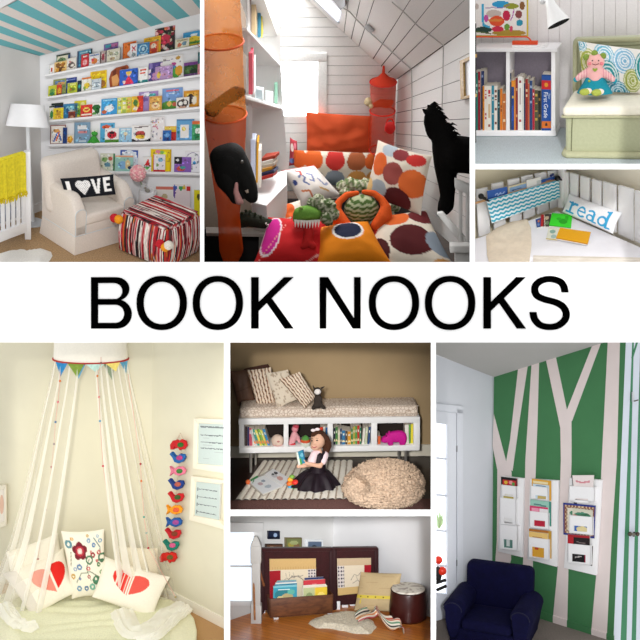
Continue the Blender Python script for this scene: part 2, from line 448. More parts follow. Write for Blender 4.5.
# ================================================================ the white display wall, its lettering, camera and general light
PANELS = {'A': (0, 0, 200, 262), 'B': (204, 0, 470, 262), 'C': (475, 0, 640, 164), 'D': (475, 169, 640, 262),
          'E': (0, 342.5, 224, 640), 'F': (230, 342.5, 431, 510), 'G': (230, 516, 431, 640), 'H': (436, 342.5, 640, 640)}
W = Room(320, 320, WALL_Y)
def build_wall():
    holes = []
    for x0, y0, x1, y1 in PANELS.values():
        holes.append((x0 - 6 if x0 == 0 else x0, y0 - 6 if y0 == 0 else y0, x1 + 6 if x1 == 640 else x1, y1 + 6 if y1 == 640 else y1))
    xs = sorted({-160, 800} | {h[0] for h in holes} | {h[2] for h in holes}); ys = sorted({-160, 800} | {h[1] for h in holes} | {h[3] for h in holes})
    P = lambda x, y, d: V3(((x - 320) / 100, d, -(y - 320) / 100))
    solid = lambda i, j: 0 <= i < len(xs) - 1 and 0 <= j < len(ys) - 1 and not any(h[0] <= (xs[i] + xs[i + 1]) / 2 <= h[2] and h[1] <= (ys[j] + ys[j + 1]) / 2 <= h[3] for h in holes)
    V, Fc = [], []
    def q(*p):
        o = len(V); V.extend(p); Fc.append((o, o + 1, o + 2, o + 3))
    for i in range(len(xs) - 1):
        for j in range(len(ys) - 1):
            if not solid(i, j): continue
            a, b, c, d = xs[i], xs[i + 1], ys[j], ys[j + 1]
            q(P(a, c, 0), P(b, c, 0), P(b, d, 0), P(a, d, 0)); q(P(a, c, .03), P(a, d, .03), P(b, d, .03), P(b, c, .03))
            if not solid(i - 1, j): q(P(a, c, 0), P(a, d, 0), P(a, d, .03), P(a, c, .03))
            if not solid(i + 1, j): q(P(b, c, 0), P(b, c, .03), P(b, d, .03), P(b, d, 0))
            if not solid(i, j - 1): q(P(a, c, 0), P(a, c, .03), P(b, c, .03), P(b, c, 0))
            if not solid(i, j + 1): q(P(a, d, 0), P(b, d, 0), P(b, d, .03), P(a, d, .03))
    me = bpy.data.meshes.new('wall_front'); me.from_pydata([tuple(v) for v in V], [], Fc)
    bm = bmesh.new(); bm.from_mesh(me); bmesh.ops.remove_doubles(bm, verts=bm.verts, dist=1e-4); bm.to_mesh(me); bm.free()
    me.materials.append(mat('#fafafa', .9, .005, 5, spec=0.0))
    o = bpy.data.objects.new('wall_front', me); COL.objects.link(o); o.location = (0, WALL_Y, 0); props(o, kind='structure')
build_wall()
def letter(ch, polys, label):
    """raised letter on the wall: list of (outline, holes) in pixels"""
    V, Fc = [], []
    for outer, hole in polys:
        o = len(V); n = len(outer)
        P = lambda p, d: V3(((p[0] - 320) / 100, d, -(p[1] - 320) / 100))
        if hole is None:
            V += [P(p, -.012) for p in outer] + [P(p, -.0005) for p in outer]
            Fc.append(tuple(range(o, o + n))); Fc += [(o + i, o + (i + 1) % n, o + n + (i + 1) % n, o + n + i) for i in range(n)]
        else:
            V += [P(p, -.012) for p in outer] + [P(p, -.012) for p in hole] + [P(p, -.0005) for p in outer] + [P(p, -.0005) for p in hole]
            for i in range(n):
                k = (i + 1) % n
                Fc += [(o + i, o + k, o + n + k, o + n + i), (o + i, o + k, o + 2 * n + k, o + 2 * n + i), (o + n + i, o + n + k, o + 3 * n + k, o + 3 * n + i)]
    o = solo(W, 'wall_letter', label, 'letter', (V, Fc, None), mat('#020202', .9, 0, spec=0.0), group='letters of the wall title', smooth=False)
def ell(cx, cy, rx, ry, n=48, p=2.15):
    out = []
    for i in range(n):
        a = 2 * math.pi * i / n; c, s = math.cos(a), math.sin(a)
        out.append((cx + rx * math.copysign(abs(c) ** (2 / p), c), cy + ry * math.copysign(abs(s) ** (2 / p), s)))
    return out
def letters():
    y0, y1 = 277.2, 328.6
    # B: outer with two bowls, two counters (stem + two bowl rings)
    def arc(cx, cy, rx, ry, a0, a1, n=14): return [(cx + rx * math.cos(math.radians(a0 + (a1 - a0) * i / n)), cy + ry * math.sin(math.radians(a0 + (a1 - a0) * i / n))) for i in range(n + 1)]
    x = 91.2
    up_o = [(x + 6.9, y0)] + [(115, y0)] + arc(116.5, 289.0, 13, 11.8, -90, 82) + [(119, 301.6), (x + 6.9, 304.8)]
    up_i = [(x + 6.9, 283.1)] + [(113, 283.1)] + arc(114.5, 291.2, 8, 8.0, -90, 82) + [(113, 299), (x + 6.9, 299)]
    lo_o = [(x + 6.9, 299)] + [(117, 299)] + arc(117.3, 314.0, 14.6, 14.6, -84, 90) + [(113, y1), (x + 6.9, y1)]
    lo_i = [(x + 6.9, 304.8)] + [(114, 304.8)] + arc(115.5, 313.8, 8.9, 9.0, -90, 90) + [(112, 322.8), (x + 6.9, 322.8)]
    letter('B', [([(x, y0), (x + 7, y0), (x + 7, y1), (x, y1)], None), (up_o, up_i), (lo_o, lo_i)], 'black capital B, first letter of the title on the white wall')
    for nm, a, b in (('first letter O of the word BOOK', 136.7, 187), ('second letter O of the word BOOK', 192.8, 243.1), ('first letter O of the word NOOKS', 368.7, 419.1), ('second letter O of the word NOOKS', 424.8, 475.2)):
        c = (a + b) / 2; r = (b - a) / 2
        letter('O', [(ell(c, 303, r, 27.1), ell(c, 303, r - 7.1, 21.1))], 'black ' + nm + ' on the white wall')
    for s, nm in ((0, 'black letter K ending the word BOOK on the white wall'), (232.1, 'black letter K of the word NOOKS on the white wall')):
        K = [(251.2, y0), (258.7, y0), (258.7, 302), (283.9, y0), (293.5, y0), (271.7, 298.2), (293.8, y1), (284.7, y1), (266.8, 303), (258.7, 310.9), (258.7, y1), (251.2, y1)]
        letter('K', [([(a + s, b) for a, b in K], None)], nm)
    letter('N', [([(319.6, y0), (328, y0), (354, 318.2), (354, y0), (360.6, y0), (360.6, y1), (352.7, y1), (326.3, 287.6), (326.3, y1), (319.6, y1)], None)], 'black capital N, first letter of the word NOOKS on the white wall')
    c = [(564.9, 292.4), (563.6, 286.5), (559.5, 281.5), (550, 279), (541, 280.7), (535.6, 285.3), (534.6, 290.5), (537, 295.7), (544, 299.2), (555, 302.2), (562.4, 306.3), (566, 313), (564.5, 320), (558, 325.4), (549.5, 327), (540.5, 325.2), (534.7, 319.5), (532.8, 312)]
    cs = spline([(a, b, 0) for a, b in c], 5); L, Rr = [], []
    for i, p in enumerate(cs):
        t = (cs[min(i + 1, len(cs) - 1)] - cs[max(i - 1, 0)]).normalized(); nn = V3((-t.y, t.x, 0)); w = 3.05 + .45 * abs(t.y)
        if i == 0 or i == len(cs) - 1: nn = V3((math.copysign(1, nn.x), 0, 0)); w = 3.4
        L.append((p.x + nn.x * w, p.y + nn.y * w)); Rr.append((p.x - nn.x * w, p.y - nn.y * w))
    letter('S', [(L + Rr[::-1], None)], 'black capital S ending the title on the white wall')
letters()
cam = bpy.data.cameras.new('camera'); cam.lens = 36 * F / 640; cam.sensor_width = 36; cam.clip_end = 100
co = bpy.data.objects.new('camera', cam); COL.objects.link(co); co.rotation_euler = (math.pi / 2, 0, 0); scene.camera = co
wd = bpy.data.worlds.new('studio'); wd.use_nodes = True; scene.world = wd
wd.node_tree.nodes['Background'].inputs[0].default_value = (1, 1, 1, 1); wd.node_tree.nodes['Background'].inputs[1].default_value = 1.12
scene.view_settings.view_transform = 'Standard'; scene.view_settings.look = 'None'; scene.view_settings.gamma = 1; scene.view_settings.exposure = 0
scene.cycles.max_bounces = 6; scene.cycles.diffuse_bounces = 4; scene.cycles.transparent_max_bounces = 24
# ================================================================ nook A: nursery with book ledges
A = Room(42, 210, 13.6, pitch=25)
def nook_a():
    R = A
    C = R.floor(42, 210); fr = R.floor(200, 219); fl = R.floor(0, 226)
    back = R.vpl(C, fr); left = R.vpl(C, fl)
    ct = R.hit(39.5, 56, back); cr = R.hit(200, 13.5, back); cl = R.hit(0, 45, left)
    ceil = R.pl3(ct, cr, cl)
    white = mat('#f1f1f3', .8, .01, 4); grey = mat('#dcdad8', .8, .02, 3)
    struct(R, 'wall_back', slab([R.hit(39.5, 56, back), R.hit(202, 13, back), R.hit(202, 219.2, back), R.hit(42, 210, back)], back[1] * -.05), white)
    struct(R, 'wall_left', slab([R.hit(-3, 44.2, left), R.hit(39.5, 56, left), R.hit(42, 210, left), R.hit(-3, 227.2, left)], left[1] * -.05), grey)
    def stripes(u, v):
        return None
    # ceiling: painted stripes that fan out from beyond the left wall
    def cg():
        V, Fc, Cc = [], [], []
        teal, wh = H('#6fb9c0'), H('#e6dcd6')
        # stripe edges: (point on the wall line, point towards the viewer)
        E = [((39, 56), (-4, 44)), ((46, 54), (-4, 37.5)), ((53.5, 52), (-4, 31.5)), ((61, 50), (-4, 24)), ((68, 47.8), (-4, 18.5)), ((77, 45), (-4, 10.5)), ((86, 43), (7, 6)), ((95.5, 40), (18, 0)),
             ((106, 37), (30, -6)), ((117, 35), (47, -6)), ((128, 32.3), (70, -6)), ((139, 29.5), (92, -6)), ((151, 26.6), (107, -6)), ((164, 23.2), (126, -6)), ((177, 19.6), (145, -6)), ((190, 16.2), (166, -6)), ((203, 12.8), (187, -6)), ((203, -6), (203, -6))]
        for i in range(len(E) - 1):
            (a, b), (c, d) = E[i], E[i + 1]
            q = R.hits([a, b, d, c], ceil); o = len(V); V += q; Fc.append((o, o + 1, o + 2, o + 3)); Cc += [teal if i % 2 == 0 else wh] * 4
        return V, Fc, Cc
    g = cg(); up = ceil[1] * -.04; o = len(g[0]); n = len(g[1])
    tri = R.hits([(39, 56), (203, 12.8), (203, -6), (-4, -6), (-4, 44)], off(ceil, -.01))
    g = join(g, tint(slab(tri, up), '#e6dcd6')); struct(R, 'ceiling', g, amat(.8))
    bm_ = R.hits([(-4, 11), (18.5, -2), (18.5, -7), (-4, -7)], off(ceil, .03)); struct(R, 'beam', slab(bm_, ceil[1] * -.03), white)
    z = R.floor(0, 0).z
    fl4 = [R.floor(-3, 266), R.floor(202, 266), R.floor(202, 218.8), R.floor(42, 209.8), R.floor(-3, 227)]
    struct(R, 'floor', slab(fl4, (0, 0, -.05)), mat('#a98a66', .95, .35, 60, .6, bscale=90))
    for nm, pl, a, b in (('baseboard_left', left, (42, 210), (-3, 227.2)), ('baseboard_back', back, (42, 210), (202, 219.2))):
        p, q = R.hit(*a, pl), R.hit(*b, pl); h = V3((0, 0, .13)); n = pl[1] * .012
        struct(R, nm, slab([p + h + n, q + h + n, q + n, p + n], pl[1] * -.011), white)
    # ledges
    LD = [((45, 76.5), (201, 46.0)), ((47, 98.5), (201, 76.2)), ((48, 122), (201, 108.5)), ((48.5, 146), (201, 142.2)), ((88, 172.6), (201, 174.6))]
    nm = ['top', 'second', 'third', 'fourth', 'lowest']
    DEP = .085
    for i, (a, b) in enumerate(LD):
        pf = off(back, DEP)
        t = thing(R, 'picture_ledge', f'{nm[i]} of the five long white picture ledges holding face-out books', 'shelf', R.hit(*a, off(back, .04)), 'white picture ledges')
        f = R.hits([(a[0], a[1] - 1.6), (b[0], b[1] - 1.8), (b[0], b[1] + 1.6), (a[0], a[1] + 1.4)], pf)
        part(t, 'front_lip', slab(f, back[1] * -.012), mat('#f4f3f4', .6, .01))
        s = [f[3] + V3((0, 0, .018)), f[2] + V3((0, 0, .018)), f[2], f[3]]
        part(t, 'shelf_board', slab(s, back[1] * -(DEP - .002)), mat('#f4f3f4', .6, .01))
    placed = {n_: [] for n_ in range(5)}
    def busy(pat, seed):
        # small printed details over the cover
        rr = random.Random(seed); S = []
        for _ in range(16):
            S.append((rr.uniform(.08, .92), rr.uniform(.08, .92), rr.uniform(.03, .08), rr.uniform(.03, .07), rr.choice([.45, .6, 1.5, 1.9]), rr.uniform(-.12, .12), rr.uniform(-.12, .12)))
        def f(u, v):
            c = pat(u, v)
            for a, b, ru, rv, k, dr, db in S:
                if ((u - a) / ru) ** 2 + ((v - b) / rv) ** 2 < 1: c = (min(.95, max(0, c[0] * k + dr * .5)), min(.95, max(0, c[1] * k)), min(.95, max(0, c[2] * k + db * .5))); break
            return c
        return f
    def ledge_y(i, x):
        a, b = LD[i]; return a[1] + (b[1] - a[1]) * (x - a[0]) / (b[0] - a[0])
    # face-out books: row, x0, x1, top, layer (0 front .. 2 back), cover, label
    def book(i, x0, x1, yt, lay, pat, lab, dy=0, name='picture_book', cat='book', sl=None, th=.012, side='#e8e4dc'):
        pat = busy(pat, len(lab) * 7 + int(x0 * 3)); a, b = LD[i]; m = (b[1] - a[1]) / (b[0] - a[0]) if sl is None else sl
        yb0, yb1 = ledge_y(i, x0) - 1.0 - lay * .7 + dy, ledge_y(i, x1) - 1.0 - lay * .7 + dy
        oo = .066 - lay * .022
        for _ in range(6):
            cl = [q_ for q_ in placed[i] if q_[0] < x1 + .3 and q_[1] > x0 - .3 and abs(q_[2] - oo) < .0128]
            if not cl: break
            oo = min(q_[2] for q_ in cl) - .0129
        oo = max(oo, .0135); placed[i].append((x0, x1, oo)); pl = off(back, oo); yt0 = yt - m * (x1 - x0) / 2; yt1 = yt + m * (x1 - x0) / 2
        q = R.hits([(x0 + .4, yt0), (x1 + .4, yt1), (x1, yb1), (x0, yb0)], pl)
        w, h = x1 - x0, (yb0 + yb1) / 2 - yt
        g = panel(q, back[1] * -th, max(6, int(w * 1.3)), max(6, int(h * 1.3)), pat, side)
        solo(R, name, lab, cat, g, amat(.45), group=f'books on the {nm[i]} ledge', smooth=False)
    e, r, s_, p_ = 'e', 'r', 's', 'p'
    B = book
    # row 1
    B(0, 49, 54, 64.5, 0, paint('#f2eeea', ('e', .5, .55, .25, .2, '#b5452f'), ('r', 0, 0, .2, 1, '#dcdad4')), 'tiny white book with a rust spot at the corner end of the top ledge')
    B(0, 56, 70, 54, 2, paint('#8fae9a', ('r', .06, .08, .94, 1, '#e8e2c8'), ('r', 0, 0, 1, .1, '#2f4038'), ('e', .4, .4, .3, .2, '#6d8f5a'), ('r', .85, .1, 1, 1, '#35507a')), 'book with a dark green border behind the brown bears')
    B(0, 54, 66.5, 61.5, 0, paint('#e9c583', ('e', .3, .3, .2, .2, '#8a5a22'), ('e', .7, .3, .2, .2, '#a56b2a'), ('e', .5, .7, .4, .22, '#5e3a1a'), ('e', .25, .75, .15, .2, '#d89a3a'), ('e', .75, .8, .16, .15, '#dfb060')), 'book with brown and yellow bears on its cover, top ledge')
    B(0, 66.5, 76, 58, 1, paint('#efe7dc', ('e', .5, .6, .36, .25, '#6a5a55'), ('e', .35, .3, .12, .12, '#c98a8a'), ('e', .6, .65, .16, .12, '#efe7dc')), 'cream book with a grey sketch on its cover, top ledge')
    B(0, 77, 92, 50, 2, paint('#4f8fae', ('r', 0, 0, .12, 1, '#26456b'), ('r', .2, .08, .9, .2, '#9ecbd8'), ('e', .55, .7, .35, .25, '#3f6f3c'), ('r', .92, 0, 1, .3, '#2c3d44')), 'tall blue book with dark spine behind the red one on the top ledge')
    B(0, 81, 88.5, 54, 1, paint('#d62f3a', ('r', .2, .1, .8, .25, '#f2d8d0'), ('e', .5, .65, .3, .22, '#f0a0a0')), 'small red book on the top ledge')
    B(0, 89, 99.5, 53.5, 1, paint('#ece8ea', ('e', .5, .65, .3, .25, '#d9803a'), ('e', .35, .55, .15, .15, '#d94a52'), ('r', .1, .08, .9, .2, '#8a9ac0')), 'white book with an orange figure on the top ledge')
    B(0, 100, 106, 51, 2, paint('#c9b4b0', ('r', 0, 0, .2, 1, '#5a4448'), ('r', .8, 0, 1, 1, '#7c6a60'), ('e', .5, .5, .2, .3, '#b04a5a')), 'thin dusty pink book on the top ledge')
    B(0, 103.5, 118, 43.2, 2, paint('#7a62a0', ('r', .1, .05, .5, .2, '#3f9aa8'), ('r', .5, .05, .95, .2, '#b56a9c')), 'purple and teal book showing above a patterned cream one')
    B(0, 106.5, 120.5, 49, 1, paint('#e2ddc8', ('e', .3, .3, .15, .12, '#b0ac8a'), ('e', .7, .4, .15, .14, '#a8b49a'), ('e', .4, .75, .2, .14, '#c8b08a'), ('r', .94, 0, 1, 1, '#7a6a66')), 'patterned cream book under the purple one on the top ledge')
    B(0, 122.6, 136, 42, 2, paint('#e8782c', ('e', .55, .75, .2, .2, '#f4f0ea'), ('r', .7, .05, .95, .12, '#c04a22'), ('r', 0, 0, .06, 1, '#b8501c')), 'orange book with a white patch on the top ledge')
    B(0, 130, 137, 43.5, 1, paint('#f4f2f4', ('s', [(.25, .2), (.75, .5)], .1, '#d63a46'), ('s', [(.75, .2), (.25, .5)], .1, '#d63a46'), ('e', .5, .8, .3, .12, '#8a9a9a')), 'white book with a red X on the top ledge')
    B(0, 136.8, 149.2, 43, 0, paint('#3f7fae', ('o', .5, .45, .36, .34, .7, '#9cc8dc'), ('e', .5, .45, .14, .14, '#bcd8e2'), ('r', .1, .85, .9, .93, '#d8e4ea')), 'sky blue book with ring drawing on the top ledge')
    B(0, 143.5, 160.5, 37, 2, paint('#f0c02a', ('r', .1, .05, .9, .16, '#d89a1a'), ('e', .7, .4, .2, .2, '#f7e08a')), 'yellow book behind an orange animal cover on the top ledge')
    B(0, 149.6, 158.5, 41.5, 1, paint('#d8582c', ('e', .4, .35, .3, .2, '#f0d8c0'), ('e', .5, .7, .35, .2, '#b8341f'), ('r', .8, 0, 1, 1, '#e88a3a')), 'small orange animal book in front of a yellow one')
    B(0, 154.7, 174.8, 27.2, 1, paint('#2e2426', *[('e', rnd.random(), rnd.random(), .09, .07, c) for c in ['#c9324a', '#d88a9a', '#e0c8b4', '#8a2438', '#c04858', '#e8d8c8', '#5a6a4a', '#d46a4a', '#f0b8b8'] * 4], ('e', .5, .5, .25, .2, '#c8304a')), 'large dark book with red and pink flowers, tallest on the top ledge')
    B(0, 175, 189, 38.6, 0, paint('#e6dfc4', ('e', .3, .6, .15, .2, '#c86a4a'), ('e', .65, .5, .16, .22, '#6a8a9a'), ('r', .1, .08, .9, .2, '#b8a888')), 'wide cream book with two small figures on the top ledge')
    B(0, 182.8, 201, 31.5, 2, paint('#3f9ed2', ('p', [(.1, 1), (.3, .4), (.6, .3), (1, .5), (1, 1)], '#f2d23a'), ('e', .6, .25, .2, .1, '#e8f0f4'), ('r', .3, .7, 1, .9, '#58a048')), 'blue and yellow book at the outer end of the top ledge')
    # row 2
    B(1, 53, 66, 79, 2, paint('#8f9a5a', ('r', .1, .1, .9, .3, '#6a86a8'), ('e', .6, .3, .3, .1, '#d8a05a')), 'olive book showing above a yellow-green one at the corner')
    B(1, 48, 56.2, 85.5, 0, paint('#c8c83a', ('e', .5, .5, .3, .25, '#6aa04a'), ('e', .5, .75, .35, .15, '#2f7a4a')), 'lime book with a green blob at the corner end of the second ledge')
    B(1, 56.4, 61.4, 84.5, 1, paint('#d8442c', ('e', .5, .6, .4, .3, '#e8b02c'), ('r', 0, .85, 1, 1, '#8a2a22')), 'narrow red and orange book on the second ledge')
    B(1, 61.5, 67, 84.2, 1, paint('#3f7ab8', ('e', .5, .5, .3, .3, '#bcd4e8'), ('e', .5, .8, .3, .15, '#2a4a86')), 'small mid blue book on the second ledge')
    B(1, 63.5, 76.5, 77.8, 2, paint('#26408a', ('r', .1, .08, .9, .18, '#8a9ad0'), ('e', .5, .6, .3, .2, '#3a5ab0')), 'navy book behind the yellow-green one on the second ledge')
    B(1, 67.2, 77, 82.8, 0, paint('#b8c034', ('e', .5, .6, .3, .2, '#7a8a2a'), ('r', .2, .1, .8, .24, '#e8e88a'), ('e', .35, .55, .1, .08, '#d84a2a')), 'yellow-green book in front of a navy one')
    B(1, 77.3, 81.2, 80.5, 1, paint('#23383e', ('e', .5, .5, .3, .2, '#3aa0a0')), 'thin dark teal book on the second ledge')
    B(1, 81.5, 91, 77.4, 1, paint('#f1eee0', ('r', 0, 0, 1, .12, '#e07a30'), ('e', .55, .6, .3, .22, '#e8c83a'), ('e', .3, .75, .15, .12, '#8ab04a')), 'white and yellow book with an orange top edge, second ledge')
    B(1, 91.2, 101, 79, 0, paint('#c9d3d9', ('s', [(.2, .3), (.8, .3), (.7, .7), (.3, .7)], .06, '#7a8a9a'), ('e', .5, .5, .14, .14, '#a8b8c4')), 'pale grey-blue book with line drawing in front of a yellow one')
    B(1, 90, 106.5, 71, 2, paint('#ecc81e', ('r', .1, .06, .9, .2, '#d8a820'), ('e', .75, .75, .2, .2, '#a8702a')), 'big yellow book on the second ledge')
    # dog shaped book
    outl = [(110, 87.5), (109, 79), (111, 72), (116, 68), (122, 66.5), (127, 65), (129, 67), (127.5, 70), (125, 72.5), (124.5, 79), (122, 86)]
    q = R.hits(outl, off(back, .03)); g = tint(slab(q, back[1] * -.012), '#9c4a24')
    g = join(g, tint(slab(R.hits([(111.5, 77), (117, 74), (119.5, 80), (117.5, 85.5), (112.5, 86.5)], off(back, .032)), back[1] * -.001), '#e0a060'), tint(slab(R.hits([(112.5, 71.5), (116.5, 69), (116, 74), (113, 76)], off(back, .033)), back[1] * -.001), '#6e2f16'), tint(slab(R.hits([(121, 68), (126, 66.5), (126, 68.5), (122, 70.5)], off(back, .033)), back[1] * -.001), '#7a3418'))
    solo(R, 'shaped_book', 'brown dog-shaped board book on the second ledge', 'book', g, amat(.45), group='books on the second ledge', smooth=False)
    B(1, 119.3, 137.6, 69, 0, paint('#2f63c0', ('e', .5, .3, .13, .14, '#f0c8a8'), ('e', .5, .22, .16, .1, '#e8c050'), ('p', [(.5, .4), (.8, .9), (.2, .9)], '#d8304a'), ('r', .85, 0, 1, 1, '#2a56b0'), ('e', .25, .75, .08, .1, '#f0d8c8')), 'royal blue book with a child in red on its cover')
    B(1, 138.2, 147.6, 67.5, 1, paint('#f2efec', ('r', .2, .1, .8, .2, '#d8584a'), ('r', .2, .3, .75, .38, '#d8584a'), ('r', 0, .78, 1, 1, '#2f8a8a'), ('e', .3, .85, .15, .08, '#bfe0d8')), 'white book with red lettering and a teal foot')
    B(1, 148.3, 162.5, 62.5, 2, paint('#5a4a90', *[('e', rnd.random(), rnd.random(), .12, .1, c) for c in ['#e8e0ea', '#3a3468', '#c088b0', '#e8d8e0', '#8a78b8'] * 3]), 'violet and white patterned book on the second ledge')
    B(1, 155, 172.5, 66, 1, paint('#b493bf', *[('e', rnd.random(), rnd.random(), .15, .1, c) for c in ['#c8a8d0', '#a07ab0', '#c890b0'] * 3], ('e', .2, .6, .1, .25, '#e0c050')), 'lilac book lying open in front of the white dragon book')
    B(1, 162, 183, 55.5, 2, paint('#f3f0ee', ('e', .65, .75, .3, .25, '#5aa848'), ('e', .8, .7, .18, .22, '#e0a030'), ('e', .45, .5, .2, .1, '#4a8ac0'), ('e', .55, .38, .12, .08, '#c04a90'), ('e', .75, .13, .12, .08, '#c89a3a'), ('s', [(.1, .2), (.5, .16)], .03, '#9a8aa8')), 'tall white book with a green dragon, second ledge')
    B(1, 183.6, 198, 62, 1, paint('#2e4a2c', ('r', 0, 0, 1, .22, '#7a3f8a'), ('e', .4, .55, .3, .22, '#4a7038'), ('e', .7, .7, .25, .2, '#1f3420'), ('r', 0, .85, 1, 1, '#6a4a7a')), 'dark green and purple book on the second ledge')
    B(1, 197.6, 201.5, 52, 0, paint('#276a6e', ('r', 0, .5, 1, 1, '#d88a92')), 'teal and pink book cut off at the end of the second ledge')
    # row 3
    B(2, 51, 63, 103, 2, paint('#26386a', ('r', 0, 0, 1, .2, '#23302c')), 'dark navy book behind yellow one near the corner, third ledge')
    B(2, 49, 54, 106, 1, paint('#e8e4d8', ('r', 0, 0, 1, .12, '#1f3a2a'), ('e', .5, .6, .3, .3, '#3f8a4a')), 'slim white and green book at the corner end of the third ledge')
    B(2, 53, 63.2, 108, 0, paint('#e8cc2a', ('e', .55, .45, .25, .25, '#c89a2a'), ('e', .5, .75, .3, .15, '#e0a83a'), ('e', .4, .25, .1, .1, '#7a5a2a')), 'yellow book with a tan animal, third ledge near the corner')
    B(2, 62.8, 77.2, 103.6, 2, paint('#3d87b4', ('e', .5, .3, .3, .14, '#8ac8d8'), ('e', .6, .65, .2, .2, '#e8e0d0'), ('e', .3, .5, .1, .2, '#2a5a8a')), 'blue book with a white animal, third ledge')
    B(2, 68, 75, 111.5, 0, paint('#8a3a2a', ('e', .5, .4, .35, .3, '#6a2a20'), ('e', .5, .75, .3, .2, '#c08a6a')), 'small reddish brown book in front of a blue one')
    B(2, 74, 86, 100.6, 2, paint('#d8cc34', ('e', .3, .35, .2, .2, '#8ab04a'), ('e', .7, .25, .2, .14, '#f0ec9a'), ('e', .5, .7, .3, .2, '#58903a')), 'tall yellow and green book behind the red one')
    B(2, 80.4, 92, 104.8, 1, paint('#d8362e', ('e', .5, .4, .3, .2, '#f0d060'), ('e', .5, .4, .2, .1, '#d8362e'), ('r', .1, .75, .9, .85, '#f4e4d0')), 'bright red book with a yellow emblem on the third ledge')
    B(2, 91.2, 101, 103, 1, paint('#eef0ea', ('e', .5, .35, .4, .24, '#2f6a34'), ('e', .6, .6, .25, .25, '#2a5a2e'), ('e', .3, .8, .2, .1, '#58a04a')), 'white book with a dark green caterpillar')
    B(2, 101, 117, 98.6, 1, paint('#3f9ed8', ('e', .5, .6, .3, .2, '#f0f4f6'), ('e', .62, .45, .1, .1, '#f0f4f6'), ('e', .2, .8, .15, .12, '#c8643a'), ('r', .1, .06, .9, .14, '#8ac8ec')), 'sky blue book with a white bird on its cover')
    B(2, 117, 131, 97.3, 1, paint('#d6d65a', *[('r', (k % 3) * .33 + .05, (k // 3) * .25 + .03, (k % 3) * .33 + .28, (k // 3) * .25 + .2, c) for k, c in enumerate(['#f0f0c8', '#8ab06a', '#e8b860', '#b8c878', '#e8e8d8', '#c8986a', '#8ab8a0', '#f0e8a0', '#d88a5a', '#e8f0d0', '#a8c060', '#d8c048'])]), 'yellow-green book of little squares on the third ledge')
    B(2, 131.3, 143, 96, 1, paint('#d8402c', ('p', [(0, 0), (.45, 0), (.7, .5), (.4, 1), (0, 1)], '#e8b83a'), ('e', .35, .4, .2, .2, '#4a7a3a'), ('e', .35, .75, .2, .12, '#f0e0c0')), 'red and mustard book on the third ledge')
    B(2, 138.5, 158, 91.5, 2, paint('#a58ac0', ('e', .4, .15, .3, .1, '#e8e0f0'), ('e', .7, .2, .2, .08, '#58a8a8'), ('e', .3, .4, .2, .1, '#7a5aa0')), 'mauve book showing above a monkey face cover')
    B(2, 143, 149.6, 96.5, 1, paint('#8a5a4a', ('e', .55, .4, .4, .25, '#e0dcd8'), ('e', .55, .4, .2, .14, '#5a4a48'), ('e', .5, .8, .4, .2, '#b86a4a')), 'narrow brown book with grey monkey on the third ledge')
    B(2, 149, 161.6, 96.2, 0, paint('#d99a4a', ('e', .5, .5, .48, .46, '#e0a858'), ('e', .5, .6, .3, .2, '#f0d0a0'), ('s', [(.25, .4), (.4, .4)], .06, '#6a3a1a'), ('s', [(.6, .4), (.75, .4)], .06, '#6a3a1a'), ('e', .5, .62, .12, .06, '#b86a4a')), 'tan book that is one sleepy animal face')
    B(2, 162, 182.5, 88, 2, paint('#7a9fd4', ('r', .2, .06, .8, .14, '#d8687a'), ('r', .3, .22, .7, .28, '#c8d8f0'), ('e', .4, .85, .5, .25, '#58903a'), ('e', .35, .75, .12, .12, '#e0b858'), ('e', .6, .8, .1, .1, '#c8604a')), 'large light blue book with a green meadow, third ledge')
    B(2, 176, 189, 97.5, 0, paint('#e8e2da', ('e', .5, .5, .45, .35, '#4a403c'), ('e', .35, .5, .15, .2, '#f0ece4'), ('e', .7, .45, .14, .16, '#efeae2'), ('e', .5, .85, .3, .1, '#c8a08a')), 'black and white animal book in front of the light blue one')
    B(2, 183.5, 198.8, 90.5, 2, paint('#d8942a', ('r', .12, .12, .88, .88, '#e8b04a'), ('e', .45, .5, .25, .3, '#3a2f26'), ('e', .7, .6, .16, .25, '#f0e8d8')), 'amber framed book at the end of the third ledge')
    # row 4
    B(3, 50, 65.5, 125, 1, paint('#eee6dc', ('r', 0, 0, 1, .05, '#7a2a28'), ('r', 0, 0, .06, 1, '#7a2a28'), ('r', .94, 0, 1, 1, '#7a2a28'), ('r', 0, .95, 1, 1, '#7a2a28'), ('s', [(.25, .85), (.5, .3), (.7, .8)], .1, '#4a6ab0'), ('s', [(.4, .8), (.6, .35)], .08, '#d8642a'), ('e', .4, .3, .2, .1, '#d89a5a')), 'small drawing in a dark red frame on the fourth ledge', name='framed_drawing', cat='picture')
    B(3, 62.5, 66.8, 127.5, 0, paint('#28407a'), 'narrow navy book beside the dark red frame')
    B(3, 66.5, 73.5, 135, 1, paint('#efe6d4', ('e', .45, .5, .4, .4, '#e09a2a'), ('e', .5, .3, .2, .2, '#f0c85a')), 'little book with an orange shape on the fourth ledge')
    B(3, 74, 90, 122.2, 1, paint('#7f9fb8', ('r', .18, .16, .8, .34, '#e8e8e8'), ('r', .25, .4, .8, .5, '#d88a8a'), ('r', .3, .85, .75, .93, '#c8d4dc'), ('r', 0, 0, .05, 1, '#68889f')), 'grey-blue book with a white title panel on the fourth ledge')
    B(3, 100, 114.5, 123, 2, paint('#58b0dc', ('e', .4, .2, .3, .1, '#e0603a'), ('e', .7, .3, .1, .1, '#f0f0f0')), 'aqua book behind the ladybird cover')
